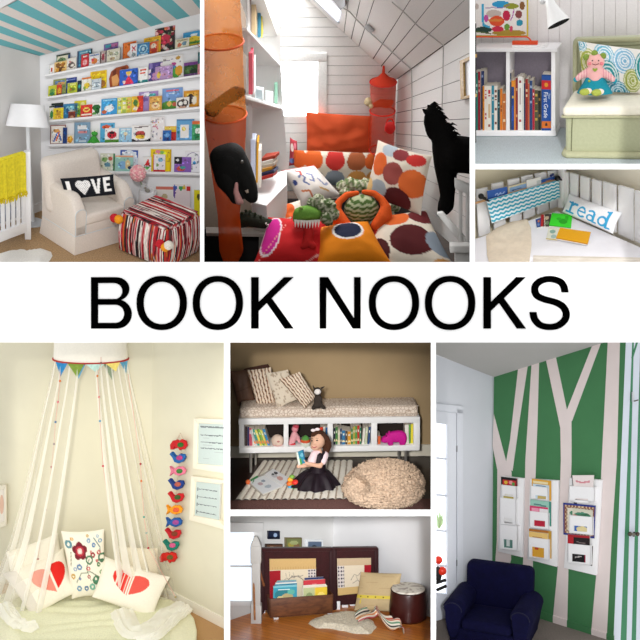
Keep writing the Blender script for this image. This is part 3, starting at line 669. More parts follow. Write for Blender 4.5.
    B(3, 104.7, 118.6, 128.3, 1, paint('#f3efec', ('e', .5, .45, .34, .26, '#c8283a'), ('e', .5, .3, .18, .1, '#2a2024'), ('s', [(.5, .2), (.5, .72)], .05, '#2a2024'), ('e', .38, .5, .06, .05, '#2a2024'), ('e', .64, .5, .06, .05, '#2a2024'), ('r', 0, .76, 1, 1, '#58903a')), 'white book with a big red ladybird')
    B(3, 119, 131.7, 128, 1, paint('#9cc8e4', ('e', .5, .4, .16, .12, '#e8d8b0'), ('s', [(.5, .5), (.45, .8)], .08, '#b08a5a'), ('r', .1, .06, .9, .14, '#d8e8f0')), 'pale blue book with a tiny tan figure')
    B(3, 131.6, 150.4, 125.5, 0, paint('#f4f1ee', ('s', [(.15, .1), (.85, .08)], .05, '#5a4a4a'), ('e', .45, .5, .27, .2, '#7a2a3a'), ('e', .45, .42, .22, .1, '#c04a4a'), ('e', .45, .66, .24, .12, '#ecc040'), ('p', [(0, 1), (0, .75), (.25, .85), (.75, .88), (1, .72), (1, 1)], '#26262c')), 'white book with a cupcake and a black foot on the fourth ledge')
    B(3, 150.3, 164.3, 117, 2, paint('#efe9ea', *[('e', .15 + .7 * rnd.random(), .1 + .8 * rnd.random(), .06, .04, c) for c in ['#d88aa0', '#a8a0b8', '#d8a878'] * 5]), 'tall off-white book with scattered pink specks')
    B(3, 164, 176, 126.3, 2, paint('#e8b41e', ('r', .5, .4, 1, 1, '#c8322a'), ('r', .1, .06, .9, .2, '#f0d060')), 'yellow and red book behind a little blue one')
    B(3, 162.4, 171, 130.3, 0, paint('#2f66ae', ('e', .5, .4, .3, .2, '#6aa0d8'), ('e', .5, .75, .35, .15, '#1f3f7a')), 'little blue book on the fourth ledge')
    B(3, 176.3, 194, 119.2, 2, paint('#68a6d4', ('r', .2, .25, .7, .9, '#f0ece8'), ('e', .4, .45, .12, .1, '#e0b860'), ('r', 0, 0, 1, .06, '#4a86b8')), 'mid blue book with a white picture on the fourth ledge')
    B(3, 191.8, 201.5, 121, 1, paint('#46a06a', ('r', 0, 0, 1, .14, '#d86a3a'), ('e', .6, .5, .3, .16, '#e8f0e8'), ('e', .5, .75, .3, .12, '#2a7a4a')), 'green book with an orange top at the end of the fourth ledge')
    # frog
    t = thing(R, 'plush_frog', 'green plush frog sitting on the fourth ledge', 'soft toy', R.hit(94, 145.5, off(back, .05)))
    pl = off(back, .06); k = R.px(R.hit(94, 140, pl)); gm = mat('#3f9a3a', .9, .15, 60); c = lambda x, y: R.hit(x, y, pl)
    part(t, 'body', join(ball(c(94, 140), (3.8 * k, 2.5 * k, 4.5 * k)), ball(c(94.5, 133.5), (3.3 * k, 2.6 * k, 2.6 * k)), tube([c(91, 140), c(88.5, 143), c(89.5, 145.5)], 1.4 * k), tube([c(97, 140), c(99, 143), c(97.5, 145)], 1.3 * k)), gm)
    for x in (93, 96): part(t, 'eye', ball(c(x, 131.2), 1.1 * k, 8, 6), mat('#e8ecd0'))
    # row 5
    B(4, 100, 114.6, 153.5, 2, paint('#dfe2cc', ('e', .3, .35, .2, .14, '#8ab06a'), ('e', .7, .3, .15, .12, '#c86a5a'), ('e', .5, .65, .2, .14, '#6a9ab0'), ('r', .9, 0, 1, 1, '#4a8a5a')), 'book of small pictures next to the armchair top, lowest ledge')
    B(4, 120, 137.6, 150.2, 2, paint('#f0f2f4', ('r', 0, 0, 1, .08, '#2a56b0'), ('r', .93, 0, 1, 1, '#2a56b0'), ('e', .5, .5, .5, .5, '#d8e4f0'), ('r', 0, 0, .08, 1, '#2a56b0')), 'white book with a blue border on the lowest ledge')
    B(4, 115, 133, 155.6, 1, paint('#9fcfc4', ('r', 0, 0, 1, .12, '#e8a884'), ('e', .4, .6, .25, .25, '#88b8e0'), ('e', .7, .55, .14, .3, '#e8d098'), ('e', .8, .75, .12, .1, '#3a4a6a')), 'mint and peach book in front of the blue-bordered one')
    B(4, 143, 151, 157, 1, paint('#f4f2f0', ('p', [(.1, .6), (.6, .1), (.9, .6)], '#d8323a'), ('p', [(.1, .62), (.9, .62), (.5, .9)], '#58a858'), ('s', [(.05, .7), (.95, .6)], .05, '#4a4a4a')), 'small white book with a red and green sailboat shape')
    B(4, 150.4, 171, 149.2, 2, paint('#f0d21e', ('e', .35, .12, .12, .08, '#e88aa0'), ('e', .55, .14, .1, .08, '#8ac060'), ('r', .94, 0, 1, 1, '#d8b010')), 'bright yellow book on the lowest ledge')
    B(4, 153, 165, 154.6, 1, paint('#f2eef0', ('r', 0, .86, 1, 1, '#c8303a'), ('e', .6, .3, .2, .12, '#88b8d8'), ('r', 0, 0, .06, 1, '#d86a70'), ('e', .35, .6, .1, .1, '#88a858')), 'white book with a red foot in front of the yellow one')
    B(4, 174, 191, 157, 1, paint('#8c66b8', ('r', 0, 0, .45, .45, '#23232a'), ('e', .2, .2, .1, .08, '#e8e8e8'), ('e', .4, .75, .25, .16, '#d85a4a'), ('e', .5, .68, .16, .1, '#48a8a0')), 'purple book with a black corner on the lowest ledge')
    B(4, 184.6, 200.5, 151.4, 2, paint('#f1f0f4', ('o', .5, .35, .42, .3, .88, '#a8a0b8'), ('e', .6, .55, .1, .08, '#58a0d8'), ('e', .4, .75, .12, .08, '#c8c0d0')), 'white book with faint grey drawing, lowest ledge end')
    # books standing on the floor against the wall
    def fb(x0, x1, y0, y1, pat, lab, lay):
        pl = off(back, .05 - lay * .02)
        b0 = R.hit((x0 + x1) / 2, y1, pl)
        q = R.hits([(x0, y0), (x1, y0 + .3), (x1, 221), (x0, 220)], pl); hh = (220 - y0)
        def sc(u, v): return pat(u, min(1, v * hh / (y1 - y0)))
        solo(R, 'picture_book', lab, 'book', panel(q, back[1] * -.012, 18, 24, sc, '#e8e4dc'), amat(.45), group='books on the floor below the ledges', smooth=False)
    fb(156, 173.3, 186.5, 203, paint('#f2ece6', ('r', 0, 0, 1, .18, '#e0806e'), ('e', .5, .6, .16, .2, '#c8b890'), ('e', .3, .75, .14, .14, '#8aa07a')), 'white book with a coral top standing behind the pouf', 0)
    fb(173.2, 190.3, 184.6, 206, paint('#f3eef0', ('r', .06, .12, 1, 1, '#eddfe2'), ('e', .1, .15, .12, .12, '#3a66c0'), ('e', .45, .15, .12, .1, '#48a868'), ('e', .65, .13, .1, .1, '#e0c040'), ('e', .9, .17, .12, .12, '#d83a3a'), ('e', .08, .4, .06, .25, '#6a4aa0')), 'white book with a rainbow of dots at its top behind the pouf', 1)
    fb(194, 201.5, 190, 206, paint('#e8dc2a', ('e', .6, .4, .2, .2, '#5a5a2a')), 'yellow book cut off behind the pouf', 0)
    # ---------------- lamp
    lb = R.floor(33, 223)
    t = thing(R, 'floor_lamp', 'white floor lamp with a drum shade in the corner', 'lamp', lb)
    k = R.px(lb); wm = mat('#eef0f2', .4, .01, metal=0.0)
    part(t, 'base', lathe([(0.02, .03), (10 * k, .022), (11 * k, .01), (11 * k, 0)], lb, 32), mat('#c9ccd0', .3, .02, metal=.3))
    top = R.up(lb, 105.5); neck = R.up(lb, 126.5); ax = R.at(27.5, 128, R.depth(neck)); ax2 = V3((ax.x, ax.y, 0))
    pole_top = V3((ax.x, ax.y, top.z - .1)); part(t, 'pole', tube(spline([lb + V3((0, 0, .02)), lb + (pole_top - lb) * .5 + V3((-.01, 0, 0)), pole_top], 6), 1.9 * k, 12), wm)
    s0, s1 = pole_top.z - .30, pole_top.z + .0
    zb = neck.z
    sh = lathe([(19.8 * k, zb), (15.2 * k, top.z), (.01, top.z - .004)], (0, 0, 0), 40, caps=False)
    piv = V3((ax.x, ax.y, (zb + top.z) / 2)); rot = Matrix.Rotation(math.radians(-20), 4, 'X')
    sh = ([piv + rot @ (v - V3((0, 0, piv.z))) for v in sh[0]], sh[1], None)
    part(t, 'lamp_shade', sh, mat('#f7f6f8', .9, .01))
    # ---------------- crib with throw
    cb = R.floor(28, 238.5); c2 = R.floor(-4, 251)
    dirv = (c2 - cb).normalized(); bk = V3((-dirv.y, dirv.x, 0)); bk = bk if bk.y > 0 else -bk
    t = thing(R, 'crib', 'white slatted crib with a yellow throw over its end', 'crib', cb)
    k = R.px(cb); wm = mat('#f3f2f4', .5, .01); zt = R.up(cb, 151).z
    part(t, 'leg', rbox(-3.2 * k, 3.2 * k, -3.2 * k, 3.2 * k, 0, zt, .01) if 0 else ([cb + V3(v) for v in rbox(-3 * k, 3 * k, -3 * k, 3 * k, 0, zt, .008)[0]], rbox(-3 * k, 3 * k, -3 * k, 3 * k, 0, zt, .008)[1], None), wm)
    L = (c2 - cb).length * 1.06
    def rail(z0, z1, w=.018):
        a, b = cb, cb + dirv * L; n = bk * w
        return bev(hexa([a + V3((0, 0, z0)) - n, b + V3((0, 0, z0)) - n, b + V3((0, 0, z0)) + n, a + V3((0, 0, z0)) + n], [a + V3((0, 0, z1)) - n, b + V3((0, 0, z1)) - n, b + V3((0, 0, z1)) + n, a + V3((0, 0, z1)) + n]), .005)
    zr0, zr1 = R.up(cb, 231).z, R.up(cb, 221).z
    part(t, 'bottom_rail', rail(zr0, zr1), wm); part(t, 'top_rail', rail(zt - .07, zt), wm)
    for i in range(6):
        p = cb + dirv * (L * (.13 + .15 * i)); part(t, 'slat', ([p + v for v in rbox(-1.9 * k, 1.9 * k, -.01, .01, zr1 - .01, zt - .06, .004)[0]], rbox(-1.9 * k, 1.9 * k, -.01, .01, zr1 - .01, zt - .06, .004)[1], None), wm)
    m0 = cb + bk * .12 + dirv * .02; part(t, 'mattress', bev(hexa([m0 + V3((0, 0, zr1 + .02)), m0 + dirv * L * .95 + V3((0, 0, zr1 + .02)), m0 + dirv * L * .95 + bk * .5 + V3((0, 0, zr1 + .02)), m0 + bk * .5 + V3((0, 0, zr1 + .02))], [m0 + V3((0, 0, zr1 + .14)), m0 + dirv * L * .95 + V3((0, 0, zr1 + .14)), m0 + dirv * L * .95 + bk * .5 + V3((0, 0, zr1 + .14)), m0 + bk * .5 + V3((0, 0, zr1 + .14))]), .02), mat('#8f97a6', .9))
    # throw: folded cloth over the top rail
    t2 = thing(R, 'throw_blanket', 'yellow fringed throw draped over the crib end', 'blanket', cb + V3((0, 0, zt)))
    zl = R.up(cb + dirv * .1, 192).z
    def cloth(u, v):
        p = cb + dirv * (L * (.13 + .87 * u)); fold = .014 * math.sin(u * 21) + .006 * math.sin(u * 47 + 1)
        if v < .18: a = v / .18 * math.pi / 2; q = p + bk * (.04 * (1 - math.sin(a)) - .02) + V3((0, 0, zt + .004 + .018 * math.sin(a))) ; q = p + bk * (.035 * math.cos(a) - .02 - fold * 0) + V3((0, 0, zt + .012))
        else: q = p - bk * (.05 + max(0, fold) * (v - .1) * 1.6) + V3((0, 0, zt + .01 + (zl - zt) * (v - .18) / .82 + .01 * math.sin(u * 9) * v))
        return q
    part(t2, 'cloth', gridsurf(cloth, 60, 16), mat('#f0dd34', .95, .12, 30, .3, bscale=200))
    for i in range(22):
        p = cloth(i / 21, 1.0); part(t2, 'tassel', tube([p + V3((0, 0, .015)), p + V3((rnd.uniform(-.01, .01), -.005, -.02)), p + V3((rnd.uniform(-.015, .015), -.01, -.05))], [.012, .011, .006], 6), mat('#dcc61e', .95))
    # ---------------- armchair
    c0 = R.floor(75, 254.5); cf = R.floor(132, 237.5); cs = R.floor(44, 233)
    ex = (cf - c0); w = ex.length; ex = ex.normalized(); ey = V3((-ex.y, ex.x, 0)); d = (cs - c0).dot(ey)
    d = max(d, .62); print('CHAIR', w, d)
    fm = R.frame(c0, ex)
    t = thing(R, 'armchair', 'cream upholstered armchair with a skirted base and piping', 'armchair', frame=fm)
    fb_ = mat('#ddd2c8', .9, .05, 60, .2, bscale=300); pip = mat('#c9cdd0', .8)
    def zz(px, py, fx, fy):
        b = fm @ V3((fx, fy, 0)); return R.up(b, py).z - 0
    hs = R.up(c0, 237).z                                   # skirt height
    ha = R.up(fm @ V3((w * .08, d * .45, 0)), 188).z
    hb = R.up(fm @ V3((w * .35, d * .86, 0)), 155).z
    hseat = R.up(fm @ V3((w * .5, .04, 0)), 209).z
    aw = w * .17
    def sk(u, v):
        # skirt: flared box round the base
        per = [(0, 0), (w, 0), (w, d), (0, d), (0, 0)]; i = min(3, int(u * 4)); f = u * 4 - i
        x = per[i][0] + (per[i + 1][0] - per[i][0]) * f; y = per[i][1] + (per[i + 1][1] - per[i][1]) * f
        fl = .025 * v; x += (x - w / 2) / w * 2 * fl; y += (y - d / 2) / d * 2 * fl
        return (x, y, hs * (1 - v) + .004)
    part(t, 'skirt', join(gridsurf(sk, 64, 4), box(.01, w - .01, .01, d - .01, .01, hs - .01)), fb_, local=True)
    part(t, 'base', rbox(.0, w, .0, d, hs - .01, hseat - .12 if hseat - .12 > hs + .05 else hs + .08, .02), fb_, local=True)
    part(t, 'piping', tube([(0, 0, hs), (w, 0, hs), (w, d, hs), (0, d, hs), (0, 0, hs)], .006, 6), pip, local=True)
    sb = max(hseat - .15, hs + .06)
    part(t, 'seat_cushion', rbox(aw * .95, w - aw * .95, -.012, d * .75, sb, hseat, .04, 4), fb_, local=True)
    # rolled arms: side panel plus a round top that curves down at the front
    def arm(x0, x1):
        xm, hw = (x0 + x1) / 2, (x1 - x0) / 2
        n = 18; prof = []
        for i in range(n + 1):
            y = d * i / n; k_ = min(1, i / n / .25); h = sb + (ha - sb) * (0.58 + .42 * math.sin(k_ * math.pi / 2)) if i < n else ha
            prof.append((y, h))
        V, Fc = [], []; m = 14
        for y, h in prof:
            ring = [V3((x0, y, hs))]
            for j in range(m + 1):
                a = math.pi * (1 - j / m); ring.append(V3((xm + hw * 1.06 * math.cos(a), y, h - hw * .8 + hw * .8 * math.sin(a))))
            ring.append(V3((x1, y, hs))); V += ring
        L_ = m + 3
        for i in range(n):
            for j in range(L_): Fc.append((i * L_ + j, i * L_ + (j + 1) % L_, (i + 1) * L_ + (j + 1) % L_, (i + 1) * L_ + j))
        Fc += [tuple(range(L_)), tuple(range(n * L_, (n + 1) * L_))]
        rim = V[:L_]
        return (V, Fc, None), tube([p + V3((0, -.004, 0)) for p in rim], .0055, 6)
    for x0 in (0, w - aw):
        g, pi = arm(x0, x0 + aw); a = part(t, 'armrest', g, fb_, local=True); part(a, 'piping', pi, pip, local=True)
    # backrest: thick leaning cushion with rounded shoulders
    y0 = d * .62
    bk_ = rbox(-aw * .2, w - aw * .6, 0, d * .3, 0, hb - sb, .11, 6)
    def bend(v): 
        s = v.z / (hb - sb); return V3((v.x + (w / 2 - v.x) * .10 * (1 - s) * -.3, v.y + y0 + s * d * .2, v.z + sb))
    part(t, 'backrest', ([bend(v) for v in bk_[0]], bk_[1], None), fb_, local=True)
    # love pillow standing on the seat
    pp = fm @ V3((w * .5, d * .45, hseat)); pl = (R.hit(86, 190, R.facing(86, 190, R.depth(pp) - .36, 0, 12)), R.facing(86, 190, R.depth(pp) - .36, 0, 12)[1])
    q = R.hits([(60, 178.5), (113.5, 174.2), (116, 194.5), (65.5, 199.8)], pl)
    wh = '#efecea'; LV = [('p', [(.07, .15), (.15, .15), (.15, .66), (.22, .66), (.22, .82), (.07, .82)], wh),
        ('e', .335, .33, .085, .19, wh), ('e', .455, .33, .085, .19, wh), ('p', [(.252, .4), (.538, .4), (.395, .86)], wh),
        ('p', [(.56, .12), (.62, .12), (.655, .6), (.69, .12), (.745, .12), (.69, .84), (.62, .84)], wh),
        ('p', [(.79, .1), (.93, .1), (.93, .24), (.85, .24), (.85, .38), (.92, .38), (.92, .52), (.85, .52), (.85, .66), (.94, .66), (.94, .8), (.79, .8)], wh)]
    def dots(u, v, c):
        if c[0] > .5 and .25 < u < .54 and (math.sin(u * 150) * math.sin(v * 55) > .45): return H('#8a8890')
        return c
    solo(R, 'throw_pillow', 'black pillow lettered LOVE with a heart for the letter O', 'pillow', pillow(q, pl[1], .1, 90, 40, paint('#10121a', *LV, dots, asp=2.4), '#10121a', .03), amat(.9))
    # ---------------- side table, flowers and trinkets
    tb = R.floor(146, 222); k = R.px(tb); zt = R.up(tb, 190.5).z
    t = thing(R, 'side_table', 'small white drum side table between armchair and pouf', 'table', tb)
    part(t, 'drum', lathe([(7.2 * k, 0), (8.6 * k, zt * .5), (8.8 * k, zt - .02), (8.4 * k, zt)], tb, 32), mat('#e9e8ea', .4, .02))
    vb = R.floor(139.0, 193, zt); vb = V3((tb.x - 4.5 * k, tb.y - 1.0 * k, zt))
    t = thing(R, 'flower_vase', 'glass vase with a round pink bloom on the white drum table', 'vase', vb)
    part(t, 'vase', lathe([(2.2 * k, 0), (2.6 * k, .05), (1.9 * k, .10), (2.1 * k, .11)], vb, 16), mat('#cfd0d2', .15, .02, spec=.6))
    fc = R.up(vb, 173) - V3((6.2 * k, .02, 0)); fl_ = []
    for i in range(90):
        a = math.acos(1 - 2 * (i + .5) / 90); b = i * 2.39996; dv = V3((math.sin(a) * math.cos(b), math.sin(a) * math.sin(b), math.cos(a)))
        fl_.append(ball(fc + V3((dv.x * 6.3 * k, dv.y * 6.3 * k, dv.z * 7 * k)), (2.0 * k, 2.0 * k, 1.7 * k), 6, 4, .25, i, col=['#f2b4b8', '#eda0a8', '#f6ccc9'][i % 3]))
    part(t, 'flower', join(*fl_, ball(fc, 6 * k, 10, 8, col='#e89aa2')), amat(.8), label='round pink bloom')
    part(t, 'stem', tube([vb + V3((0, 0, .02)), fc], .006, 6), mat('#5f8a4a'))
    vb = V3((tb.x - .8 * k, tb.y - 5 * k, zt))
    solo(R, 'figurine', 'little grey bird figurine on the white drum table', 'figurine', join(ball(vb + V3((0, 0, .03)), (.035, .02, .03)), ball(vb + V3((-.03, 0, .065)), .017, 10, 8), tube([vb + V3((-.045, 0, .065)), vb + V3((-.062, 0, .062))], [.006, .001], 6)), mat('#8e8a80', .5, .2))
    vb = V3((tb.x + 5.0 * k, tb.y - 3.5 * k, zt))
    solo(R, 'cup', 'small white cup on the white drum table', 'cup', lathe([(1.5 * k, 0), (2.0 * k, .05), (1.8 * k, .05), (1.3 * k, .008)], vb, 16), mat('#eceaea', .3))
    # ---------------- rag pouf
    c0 = R.floor(166, 270); ca = R.floor(120, 251); cbk = R.floor(196, 236)
    ex = (c0 - ca); w = ex.length; ex = ex.normalized(); fm = R.frame(ca, ex); d = .3
    while R.proj(fm @ V3((w, d, 0)))[0] < 196.5 and d < 2: d += .01
    hz = R.up(c0, 229).z; print('POUF', w, d, hz)
    t = thing(R, 'pouf', 'square pouf of red, white and black rag stripes with pompom corners', 'pouf', frame=fm)
    pal = [H(c) for c in ['#b5202c', '#e8ded6', '#1f1a1e', '#c8384a', '#efe8e2', '#8a1f2a', '#d8762e', '#e2cfc8', '#2a2226', '#d89a9a', '#a83040', '#f0e6dc', '#5a3a3a', '#c83a34']]
    seq = [rnd.choice(pal) for _ in range(64)]
    for i in range(1, 64):
        if sum(abs(a - b) for a, b in zip(seq[i], seq[i - 1])) < .15: seq[i] = pal[(i * 5) % len(pal)]
    N = 26; V, Fc, Cc = [], [], []
    def surf(x, y, z):
        # superellipsoid-like soft box
        u, v, q_ = 2 * x / w - 1, 2 * y / d - 1, 2 * z / hz - 1
        return V3((x, y, z))
    bx = rbox(0, w, 0, d, 0, hz, .055, 5, cuts=14)
    for v in bx[0]:
        wob = .010 * mnoise.noise(V3((v.x * 26, v.y * 26, v.z * 26))) 
        x, y, z = v
        side_bulge = .03 * math.sin(math.pi * max(0, min(1, z / hz)))
        nx, ny = (x - w / 2) / w * 2, (y - d / 2) / d * 2
        rib = .007 * math.sin((x if z > hz * .93 else (x if abs(ny) > abs(nx) else y)) * 120)
        V.append(V3((x + nx * (side_bulge + wob) + rib * nx, y + ny * (side_bulge + wob) + rib * ny, z + wob + (rib if z > hz * .9 else 0))))
        ff = 28 / w
        if z > hz * .965: idx = int((y + .04 * mnoise.noise(V3((x * 9, y * 9, 3)))) * ff * 1.4 + 100)
        elif abs(ny) >= abs(nx) * .98: idx = int((x + .016 * mnoise.noise(V3((x * 9, z * 14, 3)))) * ff + 100)
        else: idx = int((y + .016 * mnoise.noise(V3((y * 9, z * 14, 5)))) * ff + 133)
        c = seq[idx % 64]
        Cc.append(c)
    # finer colours: one tone per face by splitting faces
    V2, F2, C2 = [], [], []
    for f in bx[1]:
        o = len(V2); cc = Cc[f[0]]
        ctr = sum((bx[0][i] for i in f), V3()) / len(f); x, y, z = ctr; nx, ny = (x - w / 2) / w * 2, (y - d / 2) / d * 2
        V2 += [V[i] for i in f]; F2.append(tuple(range(o, o + len(f)))); C2 += [cc] * len(f)
    # body drawn as ribbons for crisp stripes
    part(t, 'body', (V, bx[1], Cc), amat(.95, .4, 120), local=True)
    ribs = []
    for i in range(44):
        x = w * (i + .5) / 44; c = seq[(i * 3 + 1) % 64]
        for yy, sgn in ((-.028, 1),):
            pts = [(x + .008 * mnoise.noise(V3((i, j * .7, 2))), -.006 - .034 * math.sin(math.pi * j / 12) , .03 + (hz - .06) * j / 12) for j in range(13)]
            ribs.append(tube(pts, .0095, 6, col=tuple(c)))
    for i in range(40):
        y = d * (i + .5) / 40; c = seq[(i * 5 + 2) % 64]
        pts = [(w + .006 + .034 * math.sin(math.pi * j / 12), y + .008 * mnoise.noise(V3((i, j * .7, 7))), .03 + (hz - .06) * j / 12) for j in range(13)]
        ribs.append(tube(pts, .0095, 6, col=tuple(c)))
    for i in range(36):
        y = d * (i + .5) / 36; c = seq[(i * 7 + 5) % 64]
        pts = [(.03 + (w - .06) * j / 12, y + .012 * mnoise.noise(V3((i, j * .5, 9))), hz + .012 + .006 * math.sin(math.pi * j / 12)) for j in range(13)]
        ribs.append(tube(pts, .0095, 6, col=tuple(c)))
    rr = random.Random(5); R2 = []
    for v_, f_, c_ in ribs:
        c2 = list(c_); cur = c_[0]
        for i in range(0, len(c2), 6):
            if rr.random() < .13: cur = rr.choice(pal) if rr.random() < .55 else c_[0]
            j = rr.uniform(.75, 1.15)
            for q_ in range(i, i + 6): c2[q_] = tuple(min(.95, x * j) for x in cur)
        R2.append((v_, f_, c2))
    ribs = R2
    part(t, 'rag_stripe', join(*ribs), amat(.95, .5, 150), local=True, kind='stuff')
    for cx, cy, cols in ((.0, .0, [('#c21f2c', -4.5, -1), ('#e8961e', 1.2, -.5)]), (w, 0, [('#c21f2c', -5, -9), ('#e8961e', 1.2, -10.5), ('#e6dfd2', 5, -7)])):
        for c, dx, dz in cols:
            p = (cx + dx * .0125, -.07, hz - .09 + dz * .0125)
            part(t, 'pompom', ball(p, .058, 16, 12, .08, dx, fr=8), mat(c, .95, .12, 80, .5, bscale=150), local=True)
    # sheepskin
    sh = [R.floor(*p, .0) for p in [(-3, 254.5), (8, 252), (18, 251.5), (26, 253), (34, 251.5), (44, 250), (51, 252), (52.5, 256), (50, 260.5), (44, 266), (-3, 266)]]
    c = sum(sh, V3()) / len(sh); V, Fc = [], []
    for j in range(9):
        f = j / 8
        for i in range(66):
            a = sh[int(i / 6) % 11].lerp(sh[(int(i / 6) + 1) % 11], (i % 6) / 6); p = c.lerp(a, 1 - f * .98)
            V.append(V3((p.x, p.y, .002 + .05 * min(1, f * 3) + (.014 * mnoise.noise(p * 30) if j else 0))))
    for j in range(8):
        for i in range(66): Fc.append((j * 66 + i, j * 66 + (i + 1) % 66, (j + 1) * 66 + (i + 1) % 66, (j + 1) * 66 + i))
    solo(R, 'sheepskin_rug', 'white sheepskin lying on the carpet by the crib', 'rug', (V, Fc, None), mat('#f3efe9', 1, .06, 60, 1, bscale=120))
    tunnel(R, 0, 0, 200, 262, 14.5, 'rt', mat('#eeeeee', .9))
    spot((-1.2, -3.0, 3.0), R.O + V3((.8, 0, .6)), 2500, 16, .5)
nook_a()
# ================================================================ nook B: attic bed corner with cushions and soft toys
B = Room(337, 190, 16.6, pitch=28)
def nook_b():
    R = B
    back = R.vpl(R.floor(260, 182), R.floor(400, 182)); bc = lambda x, y: R.hit(x, y, back)
    p0 = bc(396, 150); p1 = R.at(474, 170, 13.2); p1 = V3((p1.x, p1.y, p0.z)); knee = R.vpl(p0, p1)
    ceil = R.pl3(bc(308, 0), bc(396, 80), R.hit(470, 26.5, knee))
    paintw = mat('#e9e9e6', .6, .04, 3); dark = mat('#3a3836', .9, .02)
    def boards(name, pl, polys, back_poly):
        V = [slab(R.hits(p, pl), pl[1] * -.012) for p in polys]
        g = join(*[tint(v, '#f4f3f0') for v in V], tint(slab(R.hits(back_poly, off(pl, -.013)), pl[1] * -.03), '#35322f'))
        return struct(R, name, g, amat(.6))
    # gable wall
    ys = [-6] + [8 + 9.62 * i for i in range(20)]
    sx = lambda y: 308 + max(y, -6) * 1.1 if y < 80 else 396
    P = [[(262, a + .25), (sx(a), a + .25), (sx(b), b - .25), (262, b - .25)] if not (a < 80 < b) else [(262, a + .25), (sx(a), a + .25), (396, 80), (396, b - .25), (262, b - .25)] for a, b in zip(ys, ys[1:])]
    boards('wall_back', back, P, [(262, -6), (301, -6), (396, 80), (396, 191), (262, 191)])
    kl = [80, 91, 102.5, 113, 122.7, 133.8, 145, 155.5, 166, 176.5, 187, 197]; kr = [24, 50.5, 75, 97.6, 118.5, 140, 160, 180, 201, 222, 243, 264]
    P = [[(396, a + .3), (474, c + .35), (474, d - .35), (396, b - .3)] for a, b, c, d in zip(kl, kl[1:], kr, kr[1:])]
    boards('wall_right', knee, P, [(396, 80), (474, 23.5), (474, 264), (396, 197)])
    E = [((308, 0), (301, -6)), ((343.9, 33), (349, -6)), ((351, 39.5), (361.5, -6)), ((358.7, 46.5), (376, -6)), ((372.8, 59.3), (414, -6)), ((381, 66.5), (439, -6)), ((388, 73), (471, -6)), ((396, 80), (474, 23.5))]
    P = []
    for i in range(len(E) - 1):
        (a, b), (c, d) = E[i], E[i + 1]; s = .35
        q = [(a[0] + s, a[1] + s), (b[0] + s, b[1])] + ([(474, -6)] if i == 6 else []) + [(d[0] - s, d[1] - (s if i == 6 else 0)), (c[0] - s, c[1] - s)]
        P.append(q)
    boards('ceiling', ceil, P, [(308, 0), (301, -6), (474, -6), (474, 23.5), (396, 80)])
    # short cross joints between the ceiling boards
    # roof window
    t = thing(R, 'window_2', None, None, R.hit(326, 8, ceil)); t['kind'] = 'structure'
    q = R.hits([(310.5, -3), (326, -3), (340.5, 12), (337.5, 23.5)], off(ceil, .012)); part(t, 'pane', slab(q, ceil[1] * .004), glow('#e4ecff', 1.6))
    q = R.hits([(309, -3.5), (311.5, -3.5), (339, 23.5), (337, 26)], off(ceil, .02)); part(t, 'frame', slab(q, ceil[1] * -.02), mat('#d5d6d8', .5))
    q = R.hits([(331, -2), (345, -2), (345.5, 6), (340.5, 10.5)], off(ceil, .06)); solo(R, 'ceiling_lamp', 'grey box lamp on the sloping ceiling next to the roof window', 'lamp', bev(slab(q, ceil[1] * -.05), .01), mat('#8e8f90', .4))
    # window in the gable
    t = thing(R, 'window_1', None, None, bc(300, 115)); t['kind'] = 'structure'
    fr = off(back, .03)
    part(t, 'pane', slab(R.hits([(280, 62), (317.5, 62), (317.5, 117), (280, 117)], off(back, .014)), back[1] * -.002), glow('#f4f8ff', 14.0))
    for a, b, c, d in ((276, 53, 327, 62), (317.5, 62, 327, 117), (276, 115.5, 329, 119)):
        part(t, 'window_frame', bev(slab(R.hits([(a, b), (c, b), (c, d), (a, d)], fr), back[1] * -.028), .006), mat('#efefec', .5))
    # cables
    cab = mat('#b9b8b4', .6)
    def cable(pts, lab):
        solo(R, 'cable', lab, 'cable', tube(pts, .009, 6), cab)
    cc, kk = off(ceil, .03), off(knee, .03)
    cable(R.hits([(343, 8), (350, 12), (356, 19), (366, 29), (392, 52)], cc) + R.hits([(411.5, 69.5), (412, 98), (411.5, 150)], kk), 'thin grey cable running down the wall beside the red hanging organizer')
    cable(R.hits([(392, 2), (405, 13), (419, 27), (434, 38)], cc) + R.hits([(443.5, 45.5), (443, 70), (442, 112)], kk), 'thin grey cable running down the wall above the pony')
    q = R.hits([(364, 27), (367, 25.5), (373.5, 31.5), (371, 33.5)], off(ceil, .04)); solo(R, 'cable_switch', 'small grey inline switch on the cable under the sloping ceiling', 'switch', bev(slab(q, ceil[1] * -.03), .006), mat('#a9a9a8', .5))
    # picture frame on the knee wall
    t = thing(R, 'framed_picture', 'gilt wooden picture frame hanging on the boarded wall above the pony', 'picture', R.hit(466, 98, knee))
    kf = off(knee, .05); o4 = [(459.5, 61), (474, 54.2), (474, 97), (460.5, 99.5)]; i4 = [(463, 62.8), (474, 57.5), (474, 94), (463.8, 96.3)]
    for k in range(4):
        if k == 1: continue
        a, b = k, (k + 1) % 4
        part(t, 'frame_bar', slab(R.hits([o4[a], o4[b], i4[b], i4[a]], kf), knee[1] * -.04), wood('#b08a4a', '#d8b878'))
    part(t, 'picture', slab(R.hits(i4, off(knee, .02)), knee[1] * -.01), mat('#e8e9ea', .3)); part(t, 'mount', slab(R.hits([(463, 62.8), (465.2, 61.6), (465.8, 95.6), (463.8, 96.3)], off(knee, .022)), knee[1] * -.004), mat('#3a3a38', .5))
    # ---------------- bookcase
    side = R.facing(265, 110, 15.4, 0, 0)
    t = thing(R, 'bookcase', 'tall white bookcase along the wall with open shelves', 'bookcase', R.hit(270, 172, side))
    wm = mat('#eeeeec', .5, .02, 3)
